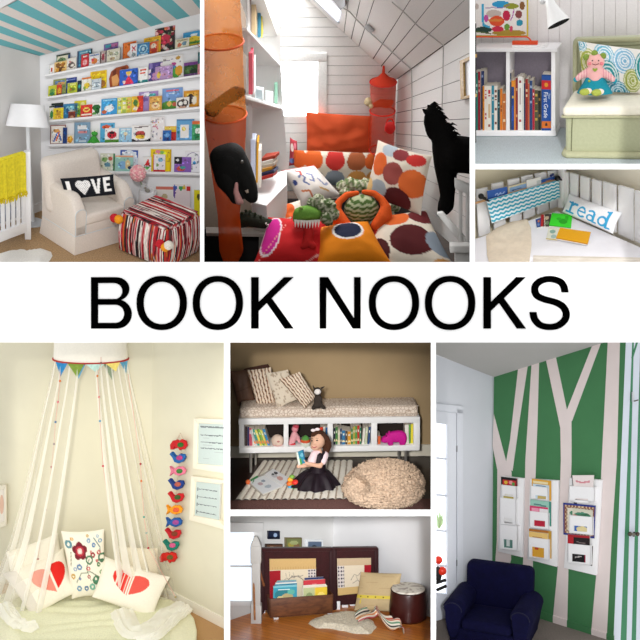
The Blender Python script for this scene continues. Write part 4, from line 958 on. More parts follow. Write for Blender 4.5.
    part(t, 'side_panel', slab(R.hits([(246, -6), (279, -6), (281, 64), (283, 107), (288.5, 172), (246, 190)], side), side[1] * -.04), wm)
    def shelf(a, b, tk, d0=13.75):
        p, q = R.hit(*b, off(side, .0)), R.at(a[0], a[1], d0); w = V3((-.5, 0, 0)) + (p - q) * 0
        s = [p, q, q + R.dir(-60 + 320, 320) * 0 + V3((-.35, 0, 0)), p + V3((-.35, 0, 0))]
        part(t, 'shelf', bev(slab(s, V3((0, 0, -tk))), .005, 2), wm)
    shelf((247, 27.5), (280.5, 63.5), .045); shelf((246, 95), (282.5, 106), .06); shelf((258, -20), (277.5, 34), .04)
    part(t, 'upright', slab([R.at(247, -8, 13.7), R.at(249.5, -8, 13.7), R.at(253.5, 190, 14.9), R.at(249.5, 190, 14.9)], side[1] * -.03), wm)
    # bench
    z0 = (R.at(275, 190, 15.15)).z
    top = [R.floor(*p, z0) for p in [(250, 178), (287, 170), (286.5, 184.8), (266.5, 205.5), (251, 202)]]
    t = thing(R, 'bench', 'low white bench in front of the bookcase', 'bench', V3((top[3].x, top[3].y, z0 - .4)))
    part(t, 'top', slab(top, V3((0, 0, -.05))), wm); ins = [p + (sum(top, V3()) / 5 - p) * .03 for p in top]; part(t, 'body', slab([p - V3((0, 0, .05)) for p in ins], V3((0, 0, -.5))), wm)
    b2 = [R.at(*p) for p in [(206, 227, 15.2), (270, 228, 15.2), (268, 234, 14.95), (206, 233, 14.95)]]
    t = thing(R, 'low_table', 'dark low shelf table under the green crocodile', 'table', b2[2])
    part(t, 'top', slab(b2, V3((0, 0, -.05))), mat('#b8b0a8', .6)); part(t, 'leg', slab([R.at(259, 235, 15.0), R.at(268, 235, 15.0), R.at(264, 268, 15.2), R.at(258, 268, 15.2)], V3((0, .05, 0))), mat('#8a8580', .6))
    part(t, 'back_panel', slab([R.at(204, 230, 15.3), R.at(262, 230, 15.3), R.at(262, 268, 15.4), R.at(204, 268, 15.4)], V3((0, .03, 0))), mat('#141212', .8))
    struct(R, 'wall_left', slab([R.at(199, -8, 15.2), R.at(266, -8, 16.9), R.at(266, 268, 17.2), R.at(199, 268, 16.2)], V3((-.02, .04, 0))), mat('#8a7a6c', .9))
    struct(R, 'floor', slab([R.floor(203, 300, -.5), R.floor(472, 300, -.5), R.floor(472, 175, -.5), R.floor(203, 175, -.5)], V3((0, 0, -.05))), wood('#4a3424', '#6a4a30'))
    # books on the bookcase
    def spine(x0, x1, y0, y1, c, lab, d=14.2, lean=0, th=.22):
        q = [R.at(x0 + lean, y0, d), R.at(x1 + lean, y0, d), R.at(x1, y1, d), R.at(x0, y1, d)]
        solo(R, 'book', lab, 'book', bev(slab(q, V3((0, th, 0))), .004, 1), mat(c, .5), group='books in the attic bookcase', smooth=False)
    spine(246.8, 250.5, -6, 33, '#6a5a56', 'grey-brown spine at the near end of the top attic shelf', 14.0)
    spine(251.2, 256, -6, 35, '#c9b08a', 'tan spine on the top attic shelf', 14.15); spine(257.5, 260.6, -6, 37.5, '#3f7f9a', 'tall teal spine on the top attic shelf', 14.3); spine(261, 262.3, -6, 38, '#d8c34a', 'thin yellow spine on the top attic shelf', 14.36)
    spine(248.6, 252.6, 53, 94.5, '#b84a58', 'dark pink spine on the middle attic shelf', 14.0); spine(253.4, 254.6, 60, 95, '#e8e4e0', 'thin white spine on the middle attic shelf', 14.1); spine(274.3, 277.4, 84, 103.5, '#8fc0a8', 'pale green spine on the middle attic shelf', 15.1)
    def leanpic(x0, x1, y0, y1, c, lab, d):
        q = [R.at(x0, y0, d), R.at(x1, y0 + 1.5, d), R.at(x1, y1 + 2, d), R.at(x0, y1, d)]
        t = thing(R, 'photo_frame', lab, 'picture', q[3]); part(t, 'frame', bev(slab(q, V3((0, .04, 0))), .004, 1), mat('#cfd6d6', .3))
        cxy = sum(q, V3()) / 4; part(t, 'photo', slab([p + (cxy - p) * .3 + V3((0, -.006, 0)) for p in q], V3((0, .004, 0))), mat(c, .3))
    leanpic(255, 263.5, 87, 99.5, '#9aa8ac', 'small grey photo frame standing on the middle attic shelf', 14.4); leanpic(265, 273, 91, 102, '#dfe6ea', 'small white photo frame standing next to a pale green book', 14.9)
    spine(250.5, 255.5, 139.5, 177, '#c8d0e4', 'pale lilac spine on the bench under the attic shelves', 14.55, 0); spine(255.7, 257.6, 141.5, 183, '#d8a02a', 'mustard spine on the bench under the attic shelves', 14.55, 1); spine(258, 260.8, 150, 188, '#e8e6dc', 'off-white spine at the end of the row on the bench', 14.6, 0)
    ys = 180
    for i, (c, w, lab) in enumerate([('#c03a30', 0, 'red book at the bottom of the small pile on the bench'), ('#2c3a5c', 1, 'navy book second from the bottom of the pile'), ('#e0a040', -1, 'amber book in the middle of the pile on the bench'), ('#c9c2b4', 1, 'beige book second from the top of the pile'), ('#e8e2da', 0, 'cream book near the top of the pile on the bench'), ('#a8402c', 2, 'rust book on top of the pile on the bench')]):
        y1 = ys - i * 3.7; q = [R.at(261.5, y1, 15), R.at(273 + w, y1 - 3, 15), R.at(277.5 + w, y1 - 7, 15.3), R.at(266, y1 - 5, 15.3)]
        solo(R, 'book', lab, 'book', bev(slab(q, V3((0, 0, .053))), .004, 1), mat(c, .5), group='pile of books on the attic bench', smooth=False)
    for x, y, r, c, lab in ((268.5, 12, 5, '#6a6a6e', 'grey soft toy peeping from the side of the bookcase top'), (273.5, 20.5, 3.2, '#26264a', 'navy toy at the side of the bookcase top'), (277, 28, 3.4, '#8e8a86', 'stone grey toy at the side of the bookcase top'), (266, 3, 5, '#a9a8a6', 'pale grey toy at the very top of the bookcase')):
        p = R.at(x, y, 14.9); k = R.px(p)
        t = thing(R, 'small_toy', lab, 'toy', p - V3((0, 0, r * k))); part(t, 'body', ball(p, (r * k, r * k * .8, r * k), 12, 8, .3, x), mat(c, .8)); part(t, 'head', ball(p + V3((.4 * r * k, -.3 * r * k, r * k * .9)), r * k * .55, 10, 7, .2, y), mat(c, .8))
    # ---------------- orange hanging organizer
    ax = R.at(226, 130, 13.5); k = R.px(ax); zA = lambda y: R.up(ax, y).z
    t = thing(R, 'hanging_organizer', 'orange mesh hanging organizer full of soft toys, nearest the viewer', 'organizer', V3((ax.x, ax.y, zA(262))))
    net = sheer('#dc8a3a', .5, trans=.5); net2 = sheer('#c8521e', .62, trans=.5); rim = mat('#d8561c', .7)
    prof = [(21.8, -8), (21.2, 20), (22.2, 42), (21.0, 60), (20.6, 85), (21.2, 114)]
    part(t, 'upper_net', clampmin(R, lathe([(r * k, zA(y)) for r, y in prof], (ax.x, ax.y, 0), 40, caps=False), 203.6), net)
    prof = [(21.2, 114.5), (19.8, 135), (17, 165), (13.5, 195), (11.5, 215), (12.5, 238), (13, 250), (8, 262), (2, 268)]
    def lowernet(u, v):
        i = min(len(prof) - 2, int(v * (len(prof) - 1))); f = v * (len(prof) - 1) - i
        r = prof[i][0] + (prof[i + 1][0] - prof[i][0]) * f; y = prof[i][1] + (prof[i + 1][1] - prof[i][1]) * f
        a = u * 2 * math.pi; r *= 1 + .05 * math.sin(a * 5 + v * 6) * v
        return (ax.x + r * k * math.cos(a) - (21 - min(21, r)) * k * .35, ax.y + r * k * math.sin(a), zA(y))
    part(t, 'lower_net', clampmin(R, gridsurf(lowernet, 48, 40, closed_u=True), 203.6), net2)
    for y, r in ((42, 22.4), (114.5, 21.4)):
        c = V3((ax.x, ax.y, zA(y))); part(t, 'hoop', clampmin(R, tube([c + V3((r * k * math.cos(a), r * k * math.sin(a), 0)) for a in [i * math.pi / 24 for i in range(49)]], .014, 8), 203.6), rim)
        part(t, 'shelf_net', lathe([(r * k * .98, c.z - .004), (.01, c.z - .02)], (ax.x, ax.y, 0), 32, caps=False), sheer('#d86a20', .7))
    pl = (V3(ax) - V3((0, .0, 0)), (R.eye - ax).normalized())
    pl = (ax + pl[1] * .05, pl[1])
    o = solo(R, 'soft_toy', 'slate grey long-armed soft toy inside the orange organizer', 'soft toy', skinpx(R, off(pl, .16), [(209, 108, 5), (217, 105, 6), (226, 99, 6.5), (236, 93, 7), (241, 92, 5), (214, 112, 5.5), (208, 113, 3)], [(0, 1), (1, 2), (2, 3), (3, 4), (1, 5), (5, 6)]), mat('#15191d', .95, .1, 60))
    # black elephant
    pf = (ax + pl[1] * .62, pl[1])
    t = thing(R, 'plush_elephant', 'black plush elephant with pink ear lining hanging out of the organizer', 'soft toy', R.hit(240, 208, pf))
    blk = mat('#0c0b09', .8, .3, 50, .4, bscale=80, spec=.3)
    part(t, 'body', skinpx(R, pf, [(222, 158, 13), (232, 156, 14), (240, 168, 12), (246, 180, 10), (250, 190, 8.5), (252, 197, 7), (226, 180, 11), (236, 198, 7), (232, 193, 6)], [(0, 1), (1, 2), (2, 3), (3, 4), (4, 5), (0, 6), (6, 8), (8, 7)], 2, 1), blk)
    part(t, 'ear', ball(R.hit(226, 172, off(pf, .12)), (11 * k, 2.5 * k, 17 * k), 20, 14, .15, 2, m=Matrix.Rotation(.25, 3, 'Y')), blk)
    part(t, 'ear_lining', skinpx(R, off(pf, .16), [(236.5, 184, 2.0), (236, 192, 2.8), (239, 201, 4), (241.5, 202, 2.4)], chain(4)), mat('#c08a86', .8))
    kk_ = R.px(R.hit(240, 180, pf))
    part(t, 'eye', ball(R.hit(241.8, 162, off(pf, .19)), 2.0 * kk_, 10, 8), mat('#4a4640', .2, spec=.8)); part(t, 'tusk', tube(R.hits([(246.5, 190), (247.5, 193)], off(pf, .17)), [1.9 * kk_, 1.2 * kk_], 8), mat('#b0a090', .4))
    # dark crocodile
    pc = R.facing(255, 220, 14.7)
    t = thing(R, 'plush_crocodile', 'dark green plush crocodile lying on the low table', 'soft toy', R.hit(255, 228, pc))
    part(t, 'body', skinpx(R, pc, [(240, 221, 7.5), (248, 219, 8), (256, 221, 7), (264, 223, 6), (271, 223.5, 4.5), (276, 223, 3)], chain(6)), mat('#1f2416', .85, .4, 60, .8, bscale=60))
    for i, (x, y) in enumerate([(242, 213), (246, 211), (250, 211.5), (255, 214), (261, 216.5)]): part(t, 'scale', ball(R.hit(x, y, off(pc, .03)), 1.7 * k, 8, 6, .3, i), mat('#2c3320', .85))
    for x, y in ((268, 225.5), (271, 226), (266, 224)): part(t, 'tooth', tube(R.hits([(x, y - 1), (x + .5, y + 2)], off(pc, .09)), [.014, .003], 6), mat('#d8d4c8', .4))
    # ---------------- bed and cushions
    bq = [R.floor(*p) for p in [(255, 268), (460, 268), (410, 186), (276, 186)]]
    t = thing(R, 'bed', 'low bed under the sloping ceiling, covered by cushions', 'bed', (bq[0] + bq[2]) / 2 - V3((0, 0, .3)))
    part(t, 'mattress', bev(slab([p - V3((0, 0, .22)) for p in bq], V3((0, 0, -.12))), .04), mat('#2a2422', .9))
    part(t, 'frame', bev(slab([p - V3((0, 0, .345)) for p in bq], V3((0, 0, -.12))), .02), mat('#d8d6d2', .6))
    clothw = amat(.85, .25, 90)
    def cush(quad, at, yaw, lean, th, pat, lab, name='cushion', h=0.0, fwd=0.0, backc='#e8dfcf', n=44, crease=.02, pinch=.06, m=None):
        pl = R.lean(R.floor(*at, h), yaw, lean); pl = off(pl, fwd); q = R.hits(quad, pl)
        solo(R, name, lab, 'cushion', pillow(q, pl[1], th, n, n, pat, backc, pinch, crease, seed=quad[0][0]), m or clothw)
    cr = '#e9dfcd'; OR, RD, MR, BG, TN, BR = '#e0662a', '#cc3530', '#5a1c20', '#8e9aa6', '#e0a055', '#b0623c'
    pb = off(back, .12)
    q = R.hits([(306, 112), (372, 116), (371.5, 153), (306.5, 153)], pb)
    solo(R, 'cushion', 'plain burnt orange cushion propped under the window', 'cushion', pillow(q, back[1], .16, 40, 30, paint('#d8582e', asp=1.7), '#c04a24', .02, .05, 3), amat(.8, .2, 80))
    q = R.hits([(294, 150), (377, 153), (377, 186), (292, 186)], off(back, .42))
    du = lambda x: (x - 294) / 83
    dv = lambda y: (y - 150.5) / 35
    dots = [(297, 157, OR), (313.5, 157, OR), (335.5, 157, RD), (357, 157.5, BR), (375, 158, OR), (302, 175, MR), (314.5, 174.5, MR), (335.5, 174.5, BG), (357.5, 175, TN), (376, 176, TN)]
    solo(R, 'bolster_cushion', 'long cream bolster with big round dots lying against the back wall', 'cushion', pillow(q, back[1], .26, 90, 40, paint(cr, *[('e', du(x), dv(y), 9.7 / 83, 8.8 / 35, c) for x, y, c in dots]), cr, .02, .015, 4), clothw)
    cush([(378, 140), (432, 156), (421, 216), (364, 196)], (402, 231), -40, 20, .26, paint(cr, ('e', .18, .36, .15, .2, OR), ('e', .48, .44, .19, .2, '#9a4a44'), ('e', .83, .52, .22, .24, '#dd6b30'), ('e', .62, .86, .24, .2, MR), ('e', .26, .78, .16, .16, '#a9b4bc'), ('e', .3, .08, .14, .1, '#b4c0c8'), ('e', .52, .1, .14, .1, '#8a3438'), ('e', .8, .12, .16, .1, RD), ('e', .04, .8, .1, .16, '#e8c080')), 'big cream cushion with brown and orange dots leaning on the boarded wall', h=.05, fwd=.3, n=60)
    cush([(290, 137), (297, 141), (299, 166), (289, 166)], (293, 184), 0, 10, .1, paint('#b03a44', ('e', .3, .3, .2, .15, '#e8d8d0'), ('e', .7, .6, .2, .12, '#d8b040'), ('e', .3, .8, .3, .1, '#6a7ab0'), ('e', .7, .2, .2, .12, '#e07a8a')), 'flowery red cushion squeezed between bookcase and bolster', fwd=.32)
    cush([(280, 170), (314, 165), (342, 196), (302, 207)], (310, 205), 10, 48, .42, paint('#efe9e2', ('s', [(.25, .35), (.35, .3), (.4, .4), (.3, .5), (.38, .6)], .05, '#5a6a9a'), ('s', [(.5, .3), (.62, .35), (.55, .55), (.48, .5)], .05, '#7a86ae'), ('s', [(.3, .15), (.4, .2), (.35, .3)], .05, '#c04a40'), ('s', [(.7, .5), (.75, .7), (.85, .65)], .05, '#8a94b4'), ('s', [(.6, .75), (.75, .85)], .05, '#d8b070'), ('e', .1, .45, .05, .07, '#3a4a8a'), ('s', [(0, .03), (1, .03)], .05, '#c86a6a'), ('s', [(.15, .7), (.3, .75), (.3, .9)], .05, '#c87a50'), asp=1.1), 'white cushion printed with blue and red squiggles like letters', h=.14)
    cush([(276, 206), (300, 200), (306, 222), (282, 230)], (290, 226), 0, 55, .14, paint(cr, ('e', .4, .35, .3, .35, OR), ('e', .7, .9, .3, .3, RD)), 'small cream cushion with an orange dot behind the red cushion', h=.05)
    cush([(268, 217), (326, 222), (334, 272), (250, 270)], (290, 262), 0, 60, .55, paint('#c41a1e', ('e', .15, .45, .15, .4, '#efe0e4'), ('e', .15, .45, .125, .37, '#c8208a'), ('e', .55, .02, .1, .14, '#efe0e4'), ('e', .55, 0, .08, .12, '#c8208a'), ('s', [(.6, 1), (.95, .7)], .02, '#e8b0a8'), ('s', [(.05, .95), (.35, .25)], .015, '#e89a90')), 'shiny red cushion with a magenta spot outlined in white', h=.12, n=50)
    cush([(318, 228), (368, 221), (394, 266), (314, 274)], (345, 262), 0, 60, .6, paint('#e8860e', ('e', .52, .3, .27, .25, '#e8e4e0'), ('e', .52, .3, .235, .215, '#141c38')), 'orange cushion with a navy spot outlined in white', h=.16, n=50)
    cush([(368, 218), (426, 210), (456, 268), (366, 274)], (410, 262), -8, 62, .5, paint(cr, ('e', .42, .16, .24, .17, '#e0682a'), ('e', .6, .6, .3, .26, '#55191c'), ('e', .12, .75, .17, .24, '#4a181a'), ('e', .98, .66, .2, .22, BG), ('e', .85, .16, .2, .16, '#6a2226'), ('e', .05, .3, .1, .14, '#c0342c'), ('e', .9, 1, .14, .1, TN)), 'cream cushion with maroon and orange dots nearest the white rail', h=.1, n=60)
    # ---------------- knitted soft toys
    pk = R.lean(R.floor(362, 225, .42), 0, 40)
    t = thing(R, 'knitted_crab', 'green knitted soft toy with curved orange claws on top of the cushions', 'soft toy', R.hit(362, 228, pk))
    kk2 = R.px(R.hit(360, 210, pk))
    bb = ball(R.hit(361.5, 209, pk), (17.5 * kk2, 13 * kk2, 15 * kk2), 60, 44)
    cc_ = [H('#4f6a34') if math.sin(v.z * 90 + 2.2 * abs(((v.x * 16) % 2) - 1)) > -.1 else H('#b8bf98') for v in bb[0]]
    part(t, 'body', (bb[0], bb[1], cc_), amat(.95, .5, 120))
    om = mat('#d8561c', .9, .1, 60, .4, bscale=120)
    part(t, 'claw', skinpx(R, off(pk, .1), [(357, 193, 2.6), (347, 195, 3.4), (339, 202, 3.6), (336, 210, 5.2), (340, 218, 6.6), (347, 225, 5.0), (350, 227.5, 2.2), (334, 217, 3.5), (334, 223, 2)], [(0, 1), (1, 2), (2, 3), (3, 4), (4, 5), (5, 6), (3, 7), (7, 8)]), om)
    part(t, 'claw', skinpx(R, off(pk, .1), [(364, 192, 2.6), (374, 193.5, 3.4), (382, 200, 3.8), (386, 208, 5.4), (383, 217, 7), (376, 225, 5.5), (389, 216, 3.5), (389, 222, 2)], [(0, 1), (1, 2), (2, 3), (3, 4), (4, 5), (3, 6), (6, 7)]), om)
    def knit(name, lab, base, nodes, c1='#7d9260', c2='#e2dec6'):
        g = join(*[ball(R.hit(x, y, base), (r * kk2, r * kk2 * .9, r * kk2), 18, 12, .35, x, fr=4) for x, y, r in nodes])
        cc = [H(c1) if math.sin(v.x * 70 + 40 * v.z + 6 * mnoise.noise(v * 14)) > -.15 else H(c2) for v in g[0]]
        return g[0], g[1], cc
    pk2 = R.lean(R.floor(370, 205, .25), 0, 40)
    solo(R, 'knitted_blanket', 'crumpled green and cream knitted toy body behind the orange claws', 'soft toy', knit('', '', pk2, [(342, 186, 6), (350, 184, 7), (358, 186, 7), (366, 185, 7), (375, 187, 7), (383, 190, 7.5), (390, 197, 8), (394, 206, 7), (388, 208, 8), (345, 192, 6)]), amat(.95, .5, 120))
    pk3 = R.lean(R.floor(310, 235, .5), 0, 35)
    t = thing(R, 'plush_crocodile', 'bright green plush crocodile head with white felt teeth and red tongue', 'soft toy', R.hit(308, 240, pk3))
    part(t, 'head', skinpx(R, pk3, [(300, 214, 7.5), (308, 213, 8.5), (316, 214, 6.5), (297, 219, 5)], [(0, 1), (1, 2), (0, 3)]), mat('#5f8a34', .9, .15, 60, .4))
    part(t, 'body', knit('', '', pk3, [(322, 205, 7), (329, 206, 7), (333, 214, 6), (318, 200, 6), (327, 218, 7), (312, 203, 5)], '#5a6f42', '#c8c8ae'), amat(.95, .5, 120))
    for i in range(9):
        x = 295.5 + i * 2.9; part(t, 'tooth', tube(R.hits([(x, 220.5 - .2 * abs(i - 4)), (x - .3, 228.5 - .35 * abs(i - 4))], off(pk3, .13)), [.024, .003], 6), mat('#f0eee6', .9))
    part(t, 'tongue', skinpx(R, off(pk3, .04), [(308, 226, 5), (309, 234, 5.5), (307, 242, 5), (313, 246, 4), (303, 247, 3.5)], [(0, 1), (1, 2), (2, 3), (2, 4)]), mat('#b81c1c', .85, .1, 40))
    part(t, 'eye', ball(R.hit(301, 208, off(pk3, .1)), 2 * kk2, 8, 6), mat('#8fae5a', .5))
    # ---------------- red hanging organizer
    ax = R.at(382.5, 110, 15.75); k = R.px(ax); zA = lambda y: R.up(ax, y).z
    t = thing(R, 'hanging_organizer', 'red mesh hanging organizer in the far corner under the slope', 'organizer', V3((ax.x, ax.y, zA(158))))
    net = sheer('#e8583a', .45, trans=.5); rim = mat('#c8281e', .7); A0 = (ax.x, ax.y, 0)
    part(t, 'roof', lathe([(1.0 * k, zA(66)), (1.6 * k, zA(73)), (6 * k, zA(77.5)), (13 * k, zA(82))], A0, 32, caps=False), mat('#d03a20', .8))
    part(t, 'upper_net', lathe([(13 * k, zA(82)), (12.3 * k, zA(96)), (12.4 * k, zA(111))], A0, 32, caps=False), net)
    part(t, 'lower_net', lathe([(12.6 * k, zA(111)), (12.8 * k, zA(130)), (12.4 * k, zA(158))], A0, 32, caps=False), net)
    for y, r in ((82, 13.1), (111, 12.6), (150, 12.5)):
        c = V3((ax.x, ax.y, zA(y))); part(t, 'hoop', tube([c + V3((r * k * math.cos(a), r * k * math.sin(a), 0)) for a in [i * math.pi / 20 for i in range(41)]], .011, 8), rim)
    pl = (ax, (R.eye - ax).normalized())
    solo(R, 'soft_toy', 'ginger soft toy lying inside the red organizer', 'soft toy', skinpx(R, pl, [(375, 105, 3), (381, 103, 4.5), (388, 104, 4.5), (391, 102, 3.2)], chain(4)), mat('#c8552e', .95, .1, 60))
    solo(R, 'soft_toy', 'pale curly soft toy poking out of the red organizer', 'soft toy', join(ball(R.hit(368.5, 102, off(pl, .1)), 4.2 * k, 14, 10, .3, 3, fr=4), ball(R.hit(371, 106, off(pl, .12)), 2.6 * k, 10, 8, .3, 5, fr=4)), mat('#cdbb92', .95, .2, 60, .6))
    solo(R, 'toy_bag', 'round red toy bag showing through the lower red net', 'toy', join(ball(R.hit(390, 128, off(pl, .16)), (5.5 * k, 2.5 * k, 6.5 * k), 16, 12), tint(tube(R.hits([(386, 124), (388, 119), (392, 119), (394.5, 124)], off(pl, .18)), .012, 6), '#111111')), mat('#c41c18', .5))
    # ---------------- pony
    pp = R.facing(446, 150, 12.75)
    blk = mat('#0a0908', .95, .3, 60, .5, bscale=90, spec=.1)
    def clampx(g, xm):
        out = []
        for v in g[0]:
            x, y = R.proj(v); out.append(R.at(xm, y, R.depth(v)) if x > xm else v)
        return out, g[1], g[2]
    t = thing(R, 'plush_pony', 'black plush pony with shaggy mane standing on the white rail', 'soft toy', R.hit(446, 213, pp))
    part(t, 'body', clampx(skinpx(R, pp, [(453, 154, 19), (446, 148, 14.5), (441, 132, 10), (436, 118, 8), (431, 112, 6.2), (428.5, 122, 5.4), (430, 133, 4.2), (431.2, 137, 3), (446, 167, 12), (447, 182, 9.5), (447.5, 196, 7.5), (446, 205, 8.5), (444, 209, 7), (466, 155, 18.5), (476, 157, 18)], [(0, 1), (1, 2), (2, 3), (3, 4), (4, 5), (5, 6), (6, 7), (1, 8), (8, 9), (9, 10), (10, 11), (11, 12), (0, 13), (13, 14)]), 471.2), blk)
    for x, y in ((424, 109), (429, 105)): part(t, 'ear', tube(R.hits([(x + 3.5, y + 5), (x + 1, y + 2), (x - 1.5, y)], off(pp, .03)), [2.2 * k, 1.8 * k, .4 * k], 8), blk)
    hair = []
    for i in range(46):
        f = i / 45; x, y = 429 + 25 * f + rnd.uniform(-1, 1), 107 + 31 * f + rnd.uniform(-1.5, 1)
        a = rnd.uniform(-.6, .9); L = rnd.uniform(5, 10)
        hair.append(tube([R.hit(x, y, off(pp, rnd.uniform(-.06, .06))), R.hit(x + L * .5 * math.cos(a), y - L * .55 * math.sin(a + .9), off(pp, .02)), R.hit(x + L * math.cos(a * .7), y - L * .5 * math.sin(a + .3), off(pp, .05))], [1.6 * k, 1.0 * k, .15 * k], 5))
    part(t, 'mane', clampx(join(*hair), 471.2), blk)
    # white slatted rail
    t = thing(R, 'bed_rail', 'white slatted rail at the bed edge under the pony', 'rail', R.at(460, 262, 12.4))
    wm = mat('#dedcd8', .6, .02)
    def bar(a, b, c, d, dep, th, nm): part(t, nm, bev(slab([R.at(*a, dep), R.at(*b, dep), R.at(*c, dep), R.at(*d, dep)], V3((0, th, 0))), .008, 2), wm)
    bar((455, 180), (471.5, 187), (471.5, 196), (455, 189), 12.45, .08, 'top_rail')
    for x in (459, 466): bar((x, 189), (x + 3.6, 190.5), (x + 3.2, 246), (x - .4, 245), 12.48, .05, 'slat')
    bar((437, 214), (443, 213), (470, 243), (462, 246), 12.5, .06, 'brace'); bar((450, 246), (471.5, 246), (471.5, 253), (450, 253), 12.35, .1, 'bottom_rail'); bar((455, 253), (471.5, 253), (471.5, 270), (455, 270), 12.4, .08, 'post')
    tunnel(R, 204, 0, 470, 262, 17.5, 'lrb', mat('#4a4540', .95))
    spot((.4, -3, 2.5), R.M @ V3((.2, -.6, .3)), 1300, 14, .5)
    area(R, R.I @ V3((.1, 14.0, 5.7)), V3((.1, -.9, 0)), 2.0, 1.4, 290)  # added light above the view, not one of the windows
nook_b()
# ================================================================ nook C: bookcase and green sofa before a beadboard wall
C = Room(557, 136, 13.0, pitch=16)
def nook_c():
    R = C
    fp = R.vpl(R.floor(500, 136.5), R.floor(556, 136.5))          # front of the bookcase
    back = off(fp, -.42)
    xs = [470 + 11.2 * i for i in range(17)]
    g = join(*[tint(slab(R.hits([(a + .18, -8), (b - .18, -8), (b - .18, 140), (a + .18, 140)], back), back[1] * -.012), '#f7f2f2') for a, b in zip(xs, xs[1:])], tint(slab(R.hits([(470, -8), (650, -8), (650, 140), (470, 140)], off(back, -.008)), back[1] * -.05), '#cdc2c4'))
    struct(R, 'wall_back', g, amat(.6))
    struct(R, 'floor', slab([R.floor(474.2, 165.2), R.floor(655, 165.2), R.floor(655, 126), R.floor(474.2, 126)], (0, 0, -.012)), mat('#b6c0c4', .55, .1, 12, stretch=(12, 1, 1)))
    # bookcase
    t = thing(R, 'bookcase', 'low white cube bookcase with a divider, filled with upright books', 'bookcase', R.hit(515, 136, fp))
    wm = mat('#f3f0f1', .5, .01); dep = fp[1] * -.36
    def brd(a, b, c, d, nm, e=dep, o=0): part(t, nm, bev(slab(R.hits([(a, b), (c, b), (c, d), (a, d)], off(fp, o)), e), .004, 2), wm)
    brd(473.2, 48.6, 557.2, 52, 'top', dep * 1.06, .02); brd(473.2, 130.8, 556, 136, 'bottom'); brd(506, 52, 509.6, 130.8, 'divider'); brd(551.2, 52, 555.4, 130.8, 'side_panel')
    part(t, 'back_panel', slab(R.hits([(473.2, 52), (552, 52), (552, 131), (473.2, 131)], off(fp, -.345)), fp[1] * -.012), mat('#8d8490', .8))  # white back in grey-purple: shadow inside the cubes put into the colour
    zb = R.hit(515, 130.8, fp).z
    def bk(x0, x1, yt, c, lab, deco=(), o=.03, th=.2):
        q = R.hits([(x0, yt), (x1, yt), (x1, 130.6), (x0, 130.6)], off(fp, -o)); h = 130.6 - yt
        solo(R, 'book', lab, 'book', panel(q, fp[1] * -th, max(3, int((x1 - x0) * 2)), max(20, int(h * .8)), paint(c, *deco), '#e8dfd0'), amat(.45), group='books in the cube bookcase', smooth=False)
    tx = lambda c, *ys: tuple(('r', .25, y, .75, y + .045, c) for y in ys)
    bk(474.5, 477.9, 72.5, '#1f7a6a', 'tall teal green spine at the outer end of the cube bookcase', tx('#bfe0d0', .2, .3))
    bk(478, 480.4, 71.5, '#8f2030', 'tall dark red spine next to the teal one', tx('#e0b0a0', .15, .22, .29)); bk(480.5, 484.2, 71, '#28345e', 'tall navy book standing behind a thin orange one', tx('#8a98c0', .06), .07)
    bk(482.7, 484.4, 86, '#d88a2a', 'thin orange spine in front of a tall navy book', tx('#7a3a1a', .3, .5), .02, .04); bk(484.5, 487, 86, '#efe4da', 'white spine with red zigzags in the outer cube', tx('#c04a5a', .08, .16, .24, .6, .7))
    bk(487.1, 491.4, 86, '#f2ebe0', 'widest white spine with red words in the outer cube', (('r', .2, .1, .8, .16, '#c8303a'), ('r', .2, .2, .8, .24, '#b83a4a'), ('r', .3, .4, .7, .7, '#d8b890'), ('r', .2, .86, .8, .9, '#a85a4a')))
    bk(491.7, 494.1, 85.5, '#2a8aa2', 'bright teal spine between two white ones', tx('#e8f0f0', .2, .3, .6)); bk(494.2, 497.3, 86, '#efe6da', 'white spine with brown words next to a dark teal one', tx('#7a4a3a', .1, .2, .28, .5, .8)); bk(497.4, 500, 89.5, '#1f4a52', 'dark teal spine in the outer cube', tx('#8fc0c0', .3, .4)); bk(500.1, 502.4, 88.5, '#e0802a', 'orange spine in the outer cube', tx('#7a3010', .4, .5)); bk(502.6, 505.8, 93.5, '#c8743a', 'short tan spine against the divider', tx('#f0d8b0', .2, .7))
    bk(509.8, 511.4, 73, '#232f4c', 'dark navy spine against the other side of the divider', tx('#c8d0e0', .1)); bk(511.5, 514.1, 80.5, '#284684', 'blue spine with an orange cap', (('r', 0, 0, 1, .12, '#e8922a'), ('r', .3, .3, .7, .36, '#d8c060'), ('r', .3, .5, .7, .8, '#3a5ab0'))); bk(514.2, 515.5, 80, '#e8922a', 'thin orange spine next to the blue one with an orange cap'); bk(515.6, 517.9, 78, '#8a2a2e', 'maroon spine next to the wide white one', tx('#e0b080', .2, .7))
    bk(518, 522.3, 76.5, '#f1ece6', 'wide white spine with small red print in the inner cube', (('r', .3, .06, .7, .12, '#8a2a3a'), ('r', .35, .2, .65, .5, '#b8a0a0'), ('r', .35, .62, .65, .66, '#3a3a5a'), ('r', .3, .8, .7, .83, '#b05050'))); bk(522.5, 523.8, 78, '#e2ded6', 'thin off-white spine in the inner cube'); bk(523.9, 525.3, 83, '#27345a', 'thin navy spine next to a thin off-white one'); bk(525.4, 528, 79, '#9a302a', 'brick red spine in the middle of the inner cube', tx('#e8c8a0', .2, .3)); bk(528.1, 529.4, 83.5, '#c8623a', 'thin rust spine in the inner cube'); bk(529.6, 532.4, 80.5, '#2a4470', 'steel blue spine in the inner cube', tx('#a8b8d8', .1, .4)); bk(532.5, 534.6, 89, '#b22c3c', 'short crimson spine in the inner cube', tx('#f0d8d0', .1, .2)); bk(534.7, 538, 90, '#55563c', 'short olive spine with gold bands in the inner cube', tx('#c8a84a', .1, .3, .5, .7)); bk(538.1, 541, 90.5, '#26241f', 'short black spine next to the thick blue book', tx('#a87a3a', .2, .6))
